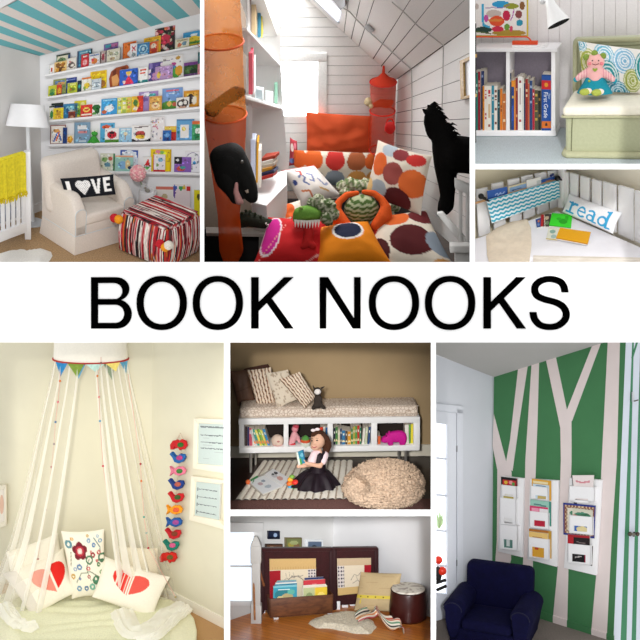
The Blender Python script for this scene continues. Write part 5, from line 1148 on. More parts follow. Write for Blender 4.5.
    # thick blue book with lettering
    q = R.hits([(541.6, 74.5), (550.9, 75), (550.9, 130.5), (541.6, 130.5)], off(fp, -.005))
    t = thing(R, 'book', 'thick blue book with a red block, spine lettered First Grade', 'book', (q[2] + q[3]) / 2, group='books in the cube bookcase')
    part(t, 'spine', panel(q, fp[1] * -.012, 16, 70, paint('#1f4f9c', ('r', 0, .1, 1, .255, '#c8202c'), ('e', .5, .18, .2, .035, '#e0982a'), ('r', 0, .83, 1, .95, '#d8702a'), ('e', .5, .89, .15, .03, '#3a2a2a'), ('r', 0, 0, 1, .02, '#16386e')), '#1f4f9c'), amat(.35), smooth=False)
    part(t, 'page_block', slab([p - fp[1] * .0125 + V3((0, 0, -.006 if i < 2 else .006)) for i, p in enumerate(q)], fp[1] * -.2), mat('#eee6d8', .8), smooth=False)
    dn = V3((0, 0, -1)); rt = (q[1] - q[0]).normalized(); k = (q[1] - q[0]).length / 9.3
    part(t, 'spine_lettering', words('First Grade', q[0] + rt * 2.2 * k + dn * 17.5 * k + fp[1] * .002, dn, rt, 5.8 * k), mat('#f0f2f4', .5), smooth=False)
    part(t, 'small_lettering', words('Your', q[0] + rt * 6.7 * k + dn * 18.5 * k + fp[1] * .002, dn, rt, 3 * k), mat('#cfe0f0', .5), smooth=False)
    # things on top
    zt = R.hit(515, 48.6, off(fp, .02)).z
    def onb(x0, x1, y0, y1, d0, d1):   # box standing at depth d0..d1 behind the front plane
        return slab(R.hits([(x0, y0), (x1, y0), (x1, y1), (x0, y1)], off(fp, -d0)), fp[1] * -(d1 - d0))
    q = R.hits([(512, 45.4), (546, 45.4), (546, 48.0), (512, 48.0)], off(fp, -.03))
    solo(R, 'book', 'flat white book lying on top of the cube bookcase', 'book', bev(slab(q, fp[1] * -.16), .004, 1), mat('#f1eeee', .5), smooth=False)
    t = thing(R, 'metal_bar', 'orange bar with a long thin bent rod lying on the white book', 'ornament', R.hit(524, 45.2, off(fp, -.06)))
    om = mat('#dc4a22', .4); part(t, 'bar', bev(slab(R.hits([(512, 41.3), (537.3, 41.3), (537.3, 45.2), (512, 45.2)], off(fp, -.06)), fp[1] * -.06), .006), om)
    part(t, 'rod', tube(R.hits([(473.5, 36.8), (526.5, 36.8), (529, 38.2), (532.5, 43)], off(fp, -.09)), .0095, 8), om)
    pw = off(fp, -.25); q = R.hits([(473.4, -8), (526.6, -8), (526.6, 36), (473.4, 36)], pw); U = lambda x: (x - 473.4) / 53.2; Vv = lambda y: (y + 8) / 44
    def px_(x): return 472 + x / 6.4
    E = lambda a, b, c, d, col: ('e', U(px_((a + b) / 2)), Vv((c + d) / 12.8), (b - a) / 12.8 / 53.2, (d - c) / 12.8 / 44, col)
    S = lambda pts, w, col: ('s', [(U(px_(a)), Vv(b / 6.4)) for a, b in pts], w, col)
    pat = paint('#f1ece8', E(130, 345, 190, 230, '#b3953a'), E(20, 130, 170, 208, '#28443a'), E(130, 245, 5, 48, '#2a96c8'), E(205, 300, 20, 56, '#93982c'), E(305, 338, 8, 62, '#8a5a30'), S([(85, 52), (130, 46), (190, 52), (240, 30)], .016, '#8a4a9a'), E(92, 190, 62, 112, '#c6b6ae'), E(198, 246, 64, 132, '#c21f48'), S([(270, 62), (262, 95), (250, 128)], .022, '#b24fa6'), E(278, 322, 64, 116, '#8c4848'), S([(70, 30), (68, 100), (74, 160), (110, 172)], .05, '#3aa8d0'), E(78, 106, 92, 142, '#c24fa0'), E(113, 208, 100, 168, '#e0522a'), E(284, 326, 124, 166, '#2a98b6'), E(208, 242, 150, 192, '#6a9a38'), E(128, 204, 166, 204, '#cf2f4c'), E(240, 262, 164, 202, '#d84a6a'), E(100, 200, 120, 136, '#d8843a'), E(20, 42, 20, 60, '#c8b8b0'), S([(25, 200), (120, 215)], .03, '#5a6a3a'), asp=1.2)
    t = thing(R, 'painting', 'colourful child painting of loose blobs standing on the bookcase', 'picture', (q[2] + q[3]) / 2)
    part(t, 'canvas', panel(q, fp[1] * -.015, 70, 60, pat, '#e8e4dc'), amat(.6), smooth=False)
    part(t, 'frame_edge', slab(R.hits([(526.7, -8), (528, -8), (528, 36.6), (526.7, 36.6)], pw), fp[1] * -.02), mat('#d4c23a', .5))
    part(t, 'frame_edge', slab(R.hits([(473.4, 35.2), (526.7, 35.2), (526.7, 36.6), (473.4, 36.6)], off(pw, .002)), fp[1] * -.02), mat('#b8a23a', .5))
    # lamp
    lp = off(fp, .06); a = R.hit(549.3, 1, lp); b = R.hit(558.8, 24.2, lp); k = R.px(b); vw = (R.eye - b).normalized()
    axd = ((b - a).normalized() + vw * .30).normalized(); L = (b - a).length
    t = thing(R, 'wall_lamp', 'white cone-shaped reading lamp above the end of the bookcase', 'lamp', b)
    part(t, 'lamp_shade', lathe([(3.2 * k, -1 * k), (4.4 * k, 1 * k), (5.2 * k, .25 * L), (11.6 * k, L), (11.2 * k, L), (5.0 * k, .27 * L), (.01, .24 * L)], a, 40, caps=False, ax=axd), mat('#ecebea', .35, .01))
    part(t, 'shade_lining', lathe([(11.15 * k, L - .002), (.01, L - .03)], a, 40, caps=False, ax=axd), mat('#0c0b0b', .9))
    part(t, 'arm', tube([a + axd * .0, R.hit(544, 0, off(lp, -.1)), R.hit(540, -6, off(lp, -.3))], .02, 10), mat('#d9d8d8', .35)); part(t, 'joint', ball(R.hit(542.5, 1.5, off(lp, -.1)), 3.0 * k, 14, 10), mat('#d0cfcf', .35))
    # ---------------- sofa
    sf = R.vpl(R.floor(560, 157), R.floor(640, 158)); gm = mat('#abad8d', .85, .05, 30, .2, bscale=150, sheen=.3); gl = mat('#ebe5d3', .85, .04, 30, .2, bscale=150); rope = mat('#b0af8e', .85, .05, 40)
    f0 = R.hit(565, 157, sf); ex = (R.hit(640, 157, sf) - f0).normalized(); fm = R.frame(f0, ex); w = (R.hit(652, 157, sf) - f0).length
    hz = R.up(f0, 107).z - f0.z; d = (R.floor(600, 90.5, f0.z + hz) - R.floor(600, 108, f0.z + hz)).length
    zt = R.up(fm @ V3((.1, d, 0)), 39).z - f0.z
    t = thing(R, 'sofa', 'soft green velvet sofa with rolled piping and no arms', 'sofa', frame=fm)
    part(t, 'base', rbox(.0, w, .0, d + .2, .03, hz - .1, .05, 4), gm, local=True)
    part(t, 'seat_cushion', rbox(-.03, w, -.02, d, hz - .12, hz, .045, 4, 3), gl, local=True)  # paler than the green: overexposed light on the seat put into the colour
    part(t, 'base_roll', tube([(-.0, d, .035), (-.0, .02, .035), (.03, -.02, .035), (w, -.02, .035)], .045, 10), rope, local=True)
    part(t, 'seam', tube([(.075, -.004, .06), (.078, -.006, hz * .5), (.085, -.004, hz - .12)], .006, 6), mat('#6b6d50', .9), local=True)
    part(t, 'seat_piping', tube([(-.03, d, hz - .115), (-.03, -.01, hz - .115), (0, -.025, hz - .115), (w, -.025, hz - .115)], .014, 8), rope, local=True)
    part(t, 'backrest', rbox(-.05, w, d, d + .2, hz - .2, zt, .045, 4), gm, local=True)
    part(t, 'back_roll', tube([(-.015, d - .005, hz), (-.015, d - .005, zt - .06), (.01, d - .005, zt - .025), (.05, d - .005, zt - .02), (w, d - .005, zt - .02)], .03, 10), rope, local=True)
    part(t, 'back_seam', tube([(.055, d - .003, hz), (.055, d - .003, zt - .09), (w, d - .003, zt - .09)], .006, 6), mat('#7d8062', .9), local=True)
    zs = f0.z + hz
    # patterned cushion
    pl = R.lean(R.floor(610, 93, zs), 0, 14); q = R.hits([(578, 41), (655, 51), (655, 95), (582, 91)], off(pl, .12))
    def rose(u, v, ru, rv, c1, c2):
        return [('e', u, v, ru, rv, c1)] + [('o', u + .01 * (i % 2), v, ru * f, rv * f, 1 - .1 / f, c2) for i, f in enumerate((.92, .68, .46, .26))]
    cr = '#eee9e2'
    shp = rose(.11, .42, .14, .3, '#a3a94c', '#e6e3c4') + rose(.33, .25, .14, .28, '#69b4cc', '#e9eef0') + rose(.36, .68, .165, .36, '#1f8f96', '#d8e6e4') + rose(.50, .98, .16, .22, '#2f8aa4', '#cfe2ea') + rose(.60, .3, .15, .28, '#7fb6d4', '#eef2f4') + rose(.70, .72, .12, .26, '#9aa545', '#e4e4c0') + rose(.9, .4, .16, .4, '#1f8f90', '#e0eceb') + rose(.03, .06, .08, .14, '#5aa9c0', '#e9eef0')
    solo(R, 'cushion', 'cream cushion printed with teal, blue and olive roses on the sofa', 'cushion', pillow(q, pl[1], .15, 110, 60, paint(cr, *shp), cr, .03), amat(.85, .15, 90))
    # doll
    dp = off(R.lean(R.floor(596, 95.5, zs), 0, 4), .22); k = R.px(R.hit(596, 80, dp)); c = lambda x, y, o=0: R.hit(x, y, off(dp, o * k))
    t = thing(R, 'knitted_doll', 'knitted doll with a pink head, striped sleeves and teal skirt sitting on the sofa', 'soft toy', c(596, 94))
    pink = mat('#e8b0aa', .9, .05, 80, .3, bscale=200)
    bd = skinpx(R, dp, [(595, 83, 7), (595, 76, 7.5), (595, 70, 6.5), (595.3, 66, 6.5), (586, 73, 4), (580, 76.5, 3.4), (577, 79, 2.8), (604, 73.5, 4), (610, 77, 3.4), (613.5, 80, 2.8)], [(0, 1), (1, 2), (2, 3), (2, 4), (4, 5), (5, 6), (2, 7), (7, 8), (8, 9)], 3)
    cc = []
    for v in bd[0]:
        x, y = R.proj(v); s_ = abs(x - 595)
        cc.append(H('#d98a96') if s_ > 8 and math.sin(s_ * 2.4) > .2 else H('#efc4bf') if s_ > 8 else H('#ecb2b0'))
    part(t, 'body', (bd[0], bd[1], cc), amat(.9, .3, 150))
    part(t, 'head', ball(c(595.6, 62.3), (8.6 * k, 6.5 * k, 8.0 * k), 24, 18), pink)
    for x, y, r in ((586, 57.2, 3.1), (594.6, 53.2, 3.2), (603, 56, 3.2)): part(t, 'hair_bun', ball(c(x, y), r * k, 12, 9, .2, x, fr=5), mat('#7f9440', .95, .2, 60))
    part(t, 'hair', ball(c(595.2, 58.4, -1.2), (7.6 * k, 6 * k, 4.6 * k), 20, 12), mat('#dfae9f', .95))
    for x in (590, 601.5): part(t, 'cheek', ball(c(x, 63.6, 5.2), (2.0 * k, .9 * k, 1.7 * k), 10, 8), mat('#dd7f86', .9))
    part(t, 'mouth', tube([c(592, 63.8, 6.6), c(595.5, 65, 7), c(599, 63.6, 6.6)], .35 * k, 6), mat('#7a3038', .8))
    for x in (592.4, 598.6): part(t, 'eye', ball(c(x, 60.6, 6.2), .7 * k, 8, 6), mat('#2a2024', .5))
    part(t, 'nose', ball(c(595.5, 61.8, 6.9), .8 * k, 8, 6), mat('#e3a39c', .9))
    part(t, 'heart', puff(R, off(dp, 7.4 * k), [(595, 72), (592.6, 70), (592.4, 68.6), (593.6, 68), (595, 69), (596.4, 68), (597.6, 68.6), (597.4, 70)], 1.2), mat('#8fa23e', .9))
    sk_ = gridsurf(lambda u, v: c(0, 0) * 0 + c(595, 77) + (c(596, 77) - c(595, 77)) * (math.cos(u * 2 * math.pi) * (8.5 + 9.5 * v + .5 * math.sin(u * 50) * v)) + dp[1] * (math.sin(u * 2 * math.pi) * (6 + 7 * v) * k) - V3((0, 0, 1)) * (16.0 * v * k), 48, 8, closed_u=True)
    part(t, 'skirt', sk_, mat('#17899c', .9, .1, 60, .4, bscale=200))
    part(t, 'waist_flower', ball(c(589.2, 81, 9.5), 1.3 * k, 8, 6), mat('#8fa23e', .9))
    for x, y in ((576, 79.5), (614.5, 81)): part(t, 'hand', ball(c(x, y), (2.6 * k, 2.2 * k, 2.6 * k), 12, 9), mat('#1c8fa4', .9))
    for x, y in ((585.5, 92), (597.5, 92.6)):
        part(t, 'shoe', ball(c(x - .8, y, 12), (5.2 * k, 4 * k, 3.4 * k), 16, 10), mat('#a6b04e', .9, .1, 60)); part(t, 'leg', ball(c(x + 2.5, y - .8, 10), (4 * k, 4 * k, 3 * k), 14, 10), mat('#f0dfd2', .9))
    tunnel(R, 475, 0, 640, 164, 13.9, 'lb', mat('#efeeec', .9))
    spot((1.0, -3, 3.0), R.M @ V3((0, 0, .6)), 2300, 14, .5)
nook_c()
# ================================================================ nook D: pallet bench in a corner with a hanging book pocket
D = Room(557, 206, 12.6, pitch=30)
def nook_d():
    R = D
    c = R.floor(557, 205); l = R.floor(470, 232); r = R.floor(645, 243)
    left, right = R.vpl(c, l), R.vpl(c, r)
    wl, wr = off(left, -.16), off(right, -.16)
    k = R.px(c)
    cn = wl[0] + (wr[0] - wl[0])
    # walls behind
    mid_top, mid_bot = (562, 164), (562, 205)
    struct(R, 'wall_left', slab([R.hit(473.6, 166.8, wl), R.hit(563, 166.8, wl), R.hit(563, 215, wl), R.hit(473.6, 249, wl)], wl[1] * -.05), mat('#efe5c8', .85, .02, 3))
    struct(R, 'wall_right', slab([R.hit(561, 166.8, wr), R.hit(650, 166.8, wr), R.hit(650, 260, wr), R.hit(561, 215, wr)], wr[1] * -.05), mat('#f4edda', .85, .02, 3))
    struct(R, 'floor', slab([R.floor(473.6, 300, -.4), R.floor(655, 300, -.4), R.floor(655, 190, -.4), R.floor(473.6, 190, -.4)], (0, 0, -.05)), wood('#3a2216', '#5a3826'))
    wm = mat('#ecebeb', .6, .03, 6, stretch=(1, 1, .2))
    t = thing(R, 'pallet_bench', 'white slatted corner bench made from pallets', 'bench', c - V3((0, 0, .3)))
    for a, b, y0, e0, e1 in ((560, 569, 170.5, 207, 211), (569.8, 578.4, 173, 212, 216), (580, 590, 176, 217, 221), (591.5, 601.7, 179, 222, 227), (602.6, 616.6, 181.8, 227, 233), (618, 633.7, 185.5, 234, 241), (634.5, 650, 190.5, 241, 248)):
        part(t, 'back_slat', bev(slab(R.hits([(a, y0), (b - .9, y0 + .28 * (b - a)), (b - .9, e1), (a, e0)], off(right, .03)), right[1] * -.03), .005, 2), wm)
    for x, y in ((476.5, 190), (492, 184.5), (508, 180.5), (521.5, 177.2), (535, 174.4), (548, 172)):
        b = x + 11.5; part(t, 'back_slat', bev(slab(R.hits([(x, y), (b, y - 2.3), (b + 2.5, 232 - (b - 490) * .39), (x + 2.5, 232 - (x - 490) * .39)], off(left, .03)), left[1] * -.03), .005, 2), wm)
    for y in (186, 200): part(t, 'back_rail', slab(R.hits([(562, y - 10), (650, y + 12), (650, y + 19), (562, y - 4)], off(right, -.03)), right[1] * -.03), mat('#d5c9ac', .7))
    part(t, 'back_rail', slab(R.hits([(474, 200), (560, 176), (560, 183), (474, 207)], off(left, -.03)), left[1] * -.03), mat('#d9cfb6', .7))
    part(t, 'post', bev(slab(R.hits([(558, 169.8), (563.5, 169.5), (563.5, 208), (557.5, 208)], off(right, .05)), right[1] * -.05), .006, 2), wm)
    seat = [c, R.floor(473.6, 233), R.floor(473.6, 268), R.floor(533, 257.5), R.floor(655, 261), R.floor(655, 247)]
    part(t, 'seat_board', slab([p - V3((0, 0, .09)) for p in seat], V3((0, 0, -.06))), mat('#d8cdbf', .6))
    fr = [R.floor(530, 258), R.floor(655, 261)]; pf = R.vpl(*fr)
    part(t, 'front_board', bev(slab(R.hits([(533, 257), (650, 259.5), (650, 266), (533, 266)], off(pf, -.02)), pf[1] * -.04), .005, 2), wood('#d9cdbd', '#efe6da', (2, 8, 8), .6))
    # mattress with sheet
    m4 = [R.floor(557, 210), R.floor(473.6, 238.5), R.floor(473.6, 274), R.floor(530, 257), R.floor(655, 259), R.floor(655, 252.5)]
    mt = bev(slab(m4, V3((0, 0, -.085))), .03, 3)
    solo(R, 'mattress', 'thin bench mattress in a crumpled white sheet', 'mattress', mt, mat('#f1eef2', .9, .03, 4, .8, bscale=4))
    # beige throw
    th = [(486, 236), (496, 228), (512, 221.5), (527, 219), (531, 228), (531.5, 245), (529, 266), (512, 274), (492, 274), (487, 255)]
    pts = [R.floor(x, y, .012) for x, y in th]; cc = sum(pts, V3()) / len(pts); V, Fc = [], []
    for j in range(8):
        for i in range(60):
            a = pts[i // 6].lerp(pts[(i // 6 + 1) % 10], (i % 6) / 6); p = a.lerp(cc, j / 8 * .95); V.append(p + V3((0, 0, .012 * (j > 0) + .014 * (1 + mnoise.noise(p * 7)) * min(1, j / 2))))
    for j in range(7):
        for i in range(60): Fc.append((j * 60 + i, j * 60 + (i + 1) % 60, (j + 1) * 60 + (i + 1) % 60, (j + 1) * 60 + i))
    Fc.append(tuple(range(420, 480)))
    solo(R, 'throw_blanket', 'beige throw spread over the mattress end below the chevron pocket', 'blanket', (V, Fc, None), mat('#e3d2bc', .95, .05, 20, .3, bscale=120))
    # hanging pocket
    o = off(left, .12)
    t = thing(R, 'book_pocket', 'turquoise and white chevron fabric pocket hung along the bench back', 'organizer', R.hit(525, 212, o))
    def chev(u, v):
        f = (v * 5.6 + .34 * abs(((u * 13.5) % 1) * 2 - 1)) % 1
        return H('#2fa8c6') if f < .5 else H('#e6f1f4')
    part(t, 'fabric', panel(R.hits([(486.5, 200.5), (559, 180), (560, 198), (492, 223.5)], o), left[1] * -.012, 150, 44, chev, '#d8e8ee'), amat(.9), smooth=False)
    part(t, 'rod', tube(R.hits([(474, 203.5), (486, 200), (559, 178.6)], off(o, -.045)), .013, 8), mat('#d8a878', .5))
    part(t, 'rod', tube(R.hits([(482, 198), (489, 201)], off(o, .0)), .012, 8), mat('#1c1a1a', .4))
    for x, y in ((481, 196.3), (557.5, 178.2)):
        part(t, 'finial', join(ball(R.hit(x, y, off(o, .0)), .036, 12, 9), tube(R.hits([(x, y), (x + 5, y + 2.0)], off(o, .01)), [.018, .01], 8)), mat('#171515', .35))
    bk = off(o, -.03)
    for q, p, lab, nm in (([(487, 191), (507, 186.5), (508.5, 196), (488, 200.5)], paint('#2f62b4', ('s', [(.4, .6), (.5, .45), (.55, .7), (.65, .5), (.72, .65), (.85, .5)], .07, '#a8c4ea'), ('r', 0, .9, 1, 1, '#24509a')), 'royal blue book at the wider end of the chevron pocket', 0), ([(508, 187), (526, 182), (527, 190.5), (509.5, 195)], paint('#8fb2d6', ('r', 0, 0, 1, .14, '#e0d2a8'), ('s', [(.25, .5), (.7, .48)], .1, '#3a5a8a'), ('r', 0, 0, .08, 1, '#d8d0b0')), 'pale blue book with a cream edge in the chevron pocket', 1), ([(526.5, 180.5), (541, 176.8), (541.5, 186), (527.5, 190)], paint('#efeeea', ('r', .7, .3, 1, 1, '#d0d4d0')), 'white book in the chevron pocket', 2), ([(535, 181.5), (554.5, 176), (555, 182), (536, 187.5)], paint('#2a5aa8', ('r', .55, .3, .8, .75, '#b8866a'), ('r', 0, .8, 1, 1, '#1f4a90')), 'blue book with a small picture in the chevron pocket', 3)):
        solo(R, 'book', lab, 'book', panel(R.hits([(x, y) if i < 2 else (x, y + 9) for i, (x, y) in enumerate(q)], off(bk, -.012 * (nm % 2))), left[1] * -.010, 26, 26, (lambda f: (lambda u, v: f(u, min(1, v * 1.9))))(p), '#e8e4dc'), amat(.45), group='books in the chevron pocket', smooth=False)
    for x in (551.8, 550): solo(R, 'peg', 'tiny dark blue peg at the corner end of the pocket rod' if x > 551 else 'tiny dark blue peg beside the corner peg', 'peg', ball(R.hit(x + 1, 174.5 + (552 - x) * .6, off(o, -.01)), .018, 10, 8), mat('#26386e', .5))
    # read pillow
    pn = (right[1] * math.cos(.42) + V3((0, 0, 1)) * math.sin(.42)).normalized(); pl = (R.floor(588, 226, .02), pn); q = R.hits([(569, 193.5), (622, 213), (613, 234), (562, 212)], pl)
    bl = '#3aa6d8'; w = .13
    def mp(pts): return pts
    T = []
    # r
    T += [('s', [(.155, .32), (.155, .80)], w, bl), ('s', [(.09, .33), (.17, .33)], .08, bl), ('s', [(.08, .82), (.23, .82)], .09, bl), ('s', [(.16, .45), (.20, .34), (.26, .33)], .12, bl)]
    # e
    T += [('o', .385, .57, .082, .28, .66, bl), ('s', [(.315, .55), (.45, .55)], .08, bl), ('r', .42, .60, .50, .72, '#f3f2f4'), ('s', [(.39, .81), (.44, .76)], .1, bl)]
    # a
    T += [('o', .565, .68, .07, .18, .55, bl), ('s', [(.63, .45), (.63, .82)], .12, bl), ('s', [(.52, .38), (.57, .33), (.61, .36), (.63, .46)], .09, bl), ('s', [(.63, .83), (.68, .83)], .09, bl)]
    # d
    T += [('o', .79, .62, .082, .25, .6, bl), ('s', [(.865, .14), (.865, .84)], .13, bl), ('s', [(.82, .14), (.87, .14)], .08, bl), ('s', [(.86, .85), (.92, .85)], .09, bl)]
    solo(R, 'throw_pillow', 'long white pillow with the word read in blue letters', 'pillow', pillow(q, pl[1], .13, 110, 50, paint('#f3f2f4', *T, asp=2.55), '#eeeef0', .04), amat(.9, .15, 60))
    # things on the mattress
    def flat(q, z, th, pat, lab, name='book', cat='book', nu=24):
        solo(R, name, lab, cat, panel([R.floor(x, y, z) for x, y in q], V3((0, 0, -th)), nu, nu, pat, '#e6e2da'), amat(.5), group='books lying on the bench mattress', smooth=False)
    flat([(552, 212.8), (572.3, 214.6), (571, 228.4), (549, 226)], .03, .018, paint('#3fdc2c', ('e', .6, .55, .2, .2, '#27a41c'), ('e', .4, .4, .12, .1, '#2fb822'), ('e', .75, .3, .1, .16, '#2fb822'), ('r', 0, .94, 1, 1, '#2fb020')), 'bright lime green book lying on the white sheet', nu=30)
    flat([(541, 214.5), (551.5, 214), (549.5, 226.8), (540.5, 226.5)], .02, .014, paint('#4a3a36', ('r', 0, 0, .3, 1, '#b82a2a'), ('e', .6, .3, .2, .15, '#c8b090'), ('e', .7, .7, .2, .15, '#7a8a6a'), ('s', [(.3, 0), (.5, 1)], .08, '#d8d0c0')), 'dark comic with a red stripe beside the green book')
    flat([(535.5, 219.5), (541.5, 217.5), (541, 227), (537, 227.6)], .018, .012, paint('#2f4a8a', ('e', .5, .3, .2, .14, '#c87a4a'), ('e', .4, .7, .3, .15, '#6a86b8')), 'small blue comic at the end of the row on the sheet')
    flat([(548.5, 228), (561, 228.5), (557, 240.4), (546, 239.2)], .022, .01, paint('#e4e2d0', ('e', .4, .3, .25, .16, '#8ab0a0'), ('e', .6, .7, .25, .16, '#a8c0b8'), ('r', 0, .9, 1, 1, '#c8a840')), 'open page with pale green drawings under the orange folder')
    flat([(560, 227.6), (590.9, 232), (587.6, 244.6), (555.6, 238.6)], .036, .012, paint('#efaa10', ('r', 0, .93, 1, 1, '#d08a10')), 'plain orange folder lying on the white sheet', name='folder', cat='folder')
    tunnel(R, 475, 169, 640, 262, 13.4, 'l', mat('#efeeec', .9))
    spot((1.0, -3, 2.5), R.M @ V3((0, -.3, .0)), 5200, 12, .5)
nook_d()
# ================================================================ nook E: sheer canopy over a round pad with pillows
E_ = Room(100, 585, 12.4, pitch=27)
def nook_e():
    R = E_
    cr = R.floor(150, 589.5); rr = R.floor(226, 629); ll = R.floor(-4, 583)
    right, back = R.vpl(cr, rr), R.vpl(cr, ll)
    wallm = mat('#dcd7c0', .85, .02, 3)
    struct(R, 'wall_back', slab([R.hit(-6, 338, back), R.hit(156, 338, back), R.hit(156, 591, back), R.hit(-6, 583, back)], back[1] * -.05), wallm)
    top = R.hit(150, 338, back); k = R.hit(226, 338, right)
    struct(R, 'wall_right', slab([R.hit(150, 338, right), k, R.hit(226, 629, right), cr], right[1] * -.05), wallm)
    struct(R, 'floor', slab([R.floor(-6, 650), R.floor(226, 650), R.floor(226, 628), cr, R.floor(-6, 583)], (0, 0, -.05)), mat('#c49a6a', .95, .15, 80, .5, bscale=120))
    a, b = cr, R.hit(226, 629, right); h = R.up(b, 618.5).z
    struct(R, 'baseboard_right', slab([a + V3((0, 0, h)) + right[1] * .014, b + V3((0, 0, h)) + right[1] * .014, b + right[1] * .014, a + right[1] * .014], right[1] * -.013), mat('#f4efe0', .5, .01))
    # framed lists
    def framed(o4, i4, pl, lab, lines, paper='#c6d3cf', nm='framed_list'):
        t = thing(R, nm, lab, 'picture', R.hit(*o4[3], pl)); fm = mat('#ece4d0', .4, .01); f = off(pl, .045)
        for k in range(4):
            a, b = k, (k + 1) % 4
            if o4[a][0] > 225 and o4[b][0] > 225 or o4[a][0] < -2 and o4[b][0] < -2: continue
            part(t, 'frame_bar', bev(slab(R.hits([o4[a], o4[b], i4[b], i4[a]], f), pl[1] * -.043), .005, 2), fm)
        part(t, 'sheet', panel(R.hits(i4, off(pl, .028)), pl[1] * -.02, 60, 70, paint(paper, *lines), '#dddddd'), amat(.3), smooth=False)
    rs = random.Random(3)
    def scrib(v, u0, u1, c='#6a7276', w=.02):
        n = int((u1 - u0) * 26); return ('s', [(u0 + (u1 - u0) * i / n, v + rs.uniform(-.008, .008)) for i in range(n + 1)], w, c)
    framed([(193.5, 418.3), (226.5, 419.5), (226.5, 474), (192.5, 468.5)], [(197.5, 423.4), (226.5, 424.4), (226.5, 466.5), (197, 463.8)], right, 'upper white frame with a written list on the wall beside the fabric garland', [scrib(.08, .12, .9, '#7a8284', .035)] + [scrib(v, .12, .88) for v in (.28, .45, .6)] + [('s', [(.2, v + .07), (.9, v + .08)], .006, '#b0b8b8') for v in (.28, .45, .6, .78)])
    framed([(190.8, 476), (226.5, 480.8), (226.5, 530.5), (189, 520.2)], [(195.3, 481.6), (220.5, 484.4), (219, 520.5), (193.6, 515.6)], right, 'lower white frame with a written list above the skirting', [scrib(v, .14, .88) for v in (.2, .42, .64, .86)] + [('s', [(.12, v - .03), (.12, v + .05)], .03, '#5a6266') for v in (.2, .42, .64, .86)])
    framed([(-3, 486.5), (6.2, 485), (6.6, 525.5), (-3, 529)], [(-3, 490.5), (3.6, 489.5), (4, 521.5), (-3, 524)], back, 'white frame with a peach print cut off at the edge of the far wall', [('e', .7, .45, .3, .3, '#e8c0a8')], '#f4ecdf', 'framed_print')
    # round pad
    pc = [R.floor(x, y) for x, y in ((-3, 602), (8, 598), (40, 594.5), (80, 593), (120, 594.5), (150, 599), (172, 606), (186, 614), (194, 624), (197, 636), (196, 650), (-3, 650))]
    top_ = [p + V3((0, 0, .09)) for p in pc]
    g = slab(top_, V3((0, 0, -.09))); g = bev(g, .03, 3)
    t = thing(R, 'floor_pad', 'round cream quilted pad lying on the carpet below the canopy', 'mattress', sum(pc, V3()) / len(pc))
    part(t, 'pad', g, mat('#eceacb', .9, .04, 40, .5, bscale=60))
    zc = .095
    def sheet(u, v):
        p = R.floor(20 + 150 * u, 600 + 40 * v, .1); w = .016 * math.sin(v * 14 + u * 5 + 2 * mnoise.noise(V3((u * 3, v * 3, 0)))) * math.sin(math.pi * u) * math.sin(math.pi * v) ** .5
        return p + V3((0, 0, .004 + abs(w) * 1.6))
    part(t, 'quilt', gridsurf(sheet, 50, 30), mat('#e6e6c4', .95, .06, 60, .6, bscale=90))
    # pillows
    am = amat(.85, .12, 70)
    def pil(q, at, yaw, lean, th, pat, lab, h=.1, fwd=0, n=70, backc='#efe9d8', pinch=.05):
        pl = off(R.lean(R.floor(*at, h), yaw, lean), fwd); qq = R.hits(q, pl)
        solo(R, 'cushion', lab, 'cushion', pillow(qq, pl[1], th, n, n, pat, backc, pinch, .012, q[0][0]), am)
    cw = '#f4eedd'
    pil([(6, 552), (58, 533), (66, 575), (14, 600)], (40, 597), 5, 14, .18, paint(cw), 'plain cream pillow behind the heart pillow beside the small framed print')
    pil([(118, 546), (158, 548), (160, 590), (122, 592)], (140, 594), -8, 14, .16, paint('#f1e6cc'), 'plain cream pillow standing behind the striped heart pillow')
    rnd2 = random.Random(11)
    fl = []
    def flower(u, v, r, c1, c2, c3):
        for i in range(5): fl.append(('e', u + r * .75 * math.cos(i * 1.257 - 1.57), v + r * .55 * math.sin(i * 1.257 - 1.57), r * .55, r * .4, c1))
        fl.append(('e', u, v, r * .72, r * .52, c2)); fl.append(('e', u, v, r * .42, r * .3, c3)); fl.append(('e', u, v, r * .2, r * .14, '#f4e6dc'))
    S = lambda pts, w, c: fl.append(('s', pts, w, c))
    S([(.2, .75), (.35, .62), (.6, .6), (.85, .7)], .015, '#7d8a72'); S([(.6, .75), (.5, .55), (.6, .4)], .012, '#6a7a5a'); S([(.75, .1), (.9, .25), (.85, .45)], .012, '#7a9290'); S([(.15, .3), (.1, .5)], .012, '#6a6a4a')
    flower(.38, .28, .15, '#7a1f2c', '#b83240', '#e8c8c0')
    for u, v, r, c in ((.12, .18, .09, '#5f8f9a'), (.62, .13, .05, '#8aa8c0'), (.74, .2, .05, '#5f86b0'), (.9, .15, .05, '#6a9ab8'), (.84, .08, .035, '#a8c0d0'), (.7, .35, .06, '#9a2a34'), (.86, .32, .05, '#c0484a'), (.8, .44, .035, '#b83a3a'), (.66, .3, .03, '#c03a3a'), (.32, .52, .07, '#6a8ab0'), (.2, .55, .05, '#86a0c0'), (.56, .55, .05, '#c8304a'), (.84, .5, .05, '#4a7a4a'), (.9, .62, .05, '#5a8a4a'), (.55, .68, .045, '#a8323a'), (.74, .72, .08, '#4f8a6a'), (.25, .85, .07, '#6a94b4'), (.45, .86, .06, '#3f6f9a'), (.62, .84, .08, '#6fae9a'), (.93, .45, .05, '#2f5f3a'), (.22, .1, .04, '#d8a04a'), (.6, .06, .03, '#c8a050'), (.12, .66, .06, '#c8a04a'), (.3, .7, .03, '#3a5a9a'), (.86, .82, .07, '#7a2030')): fl.append(('e', u, v, r, r * .7, c)); fl.append(('e', u, v, r * .4, r * .28, cw))
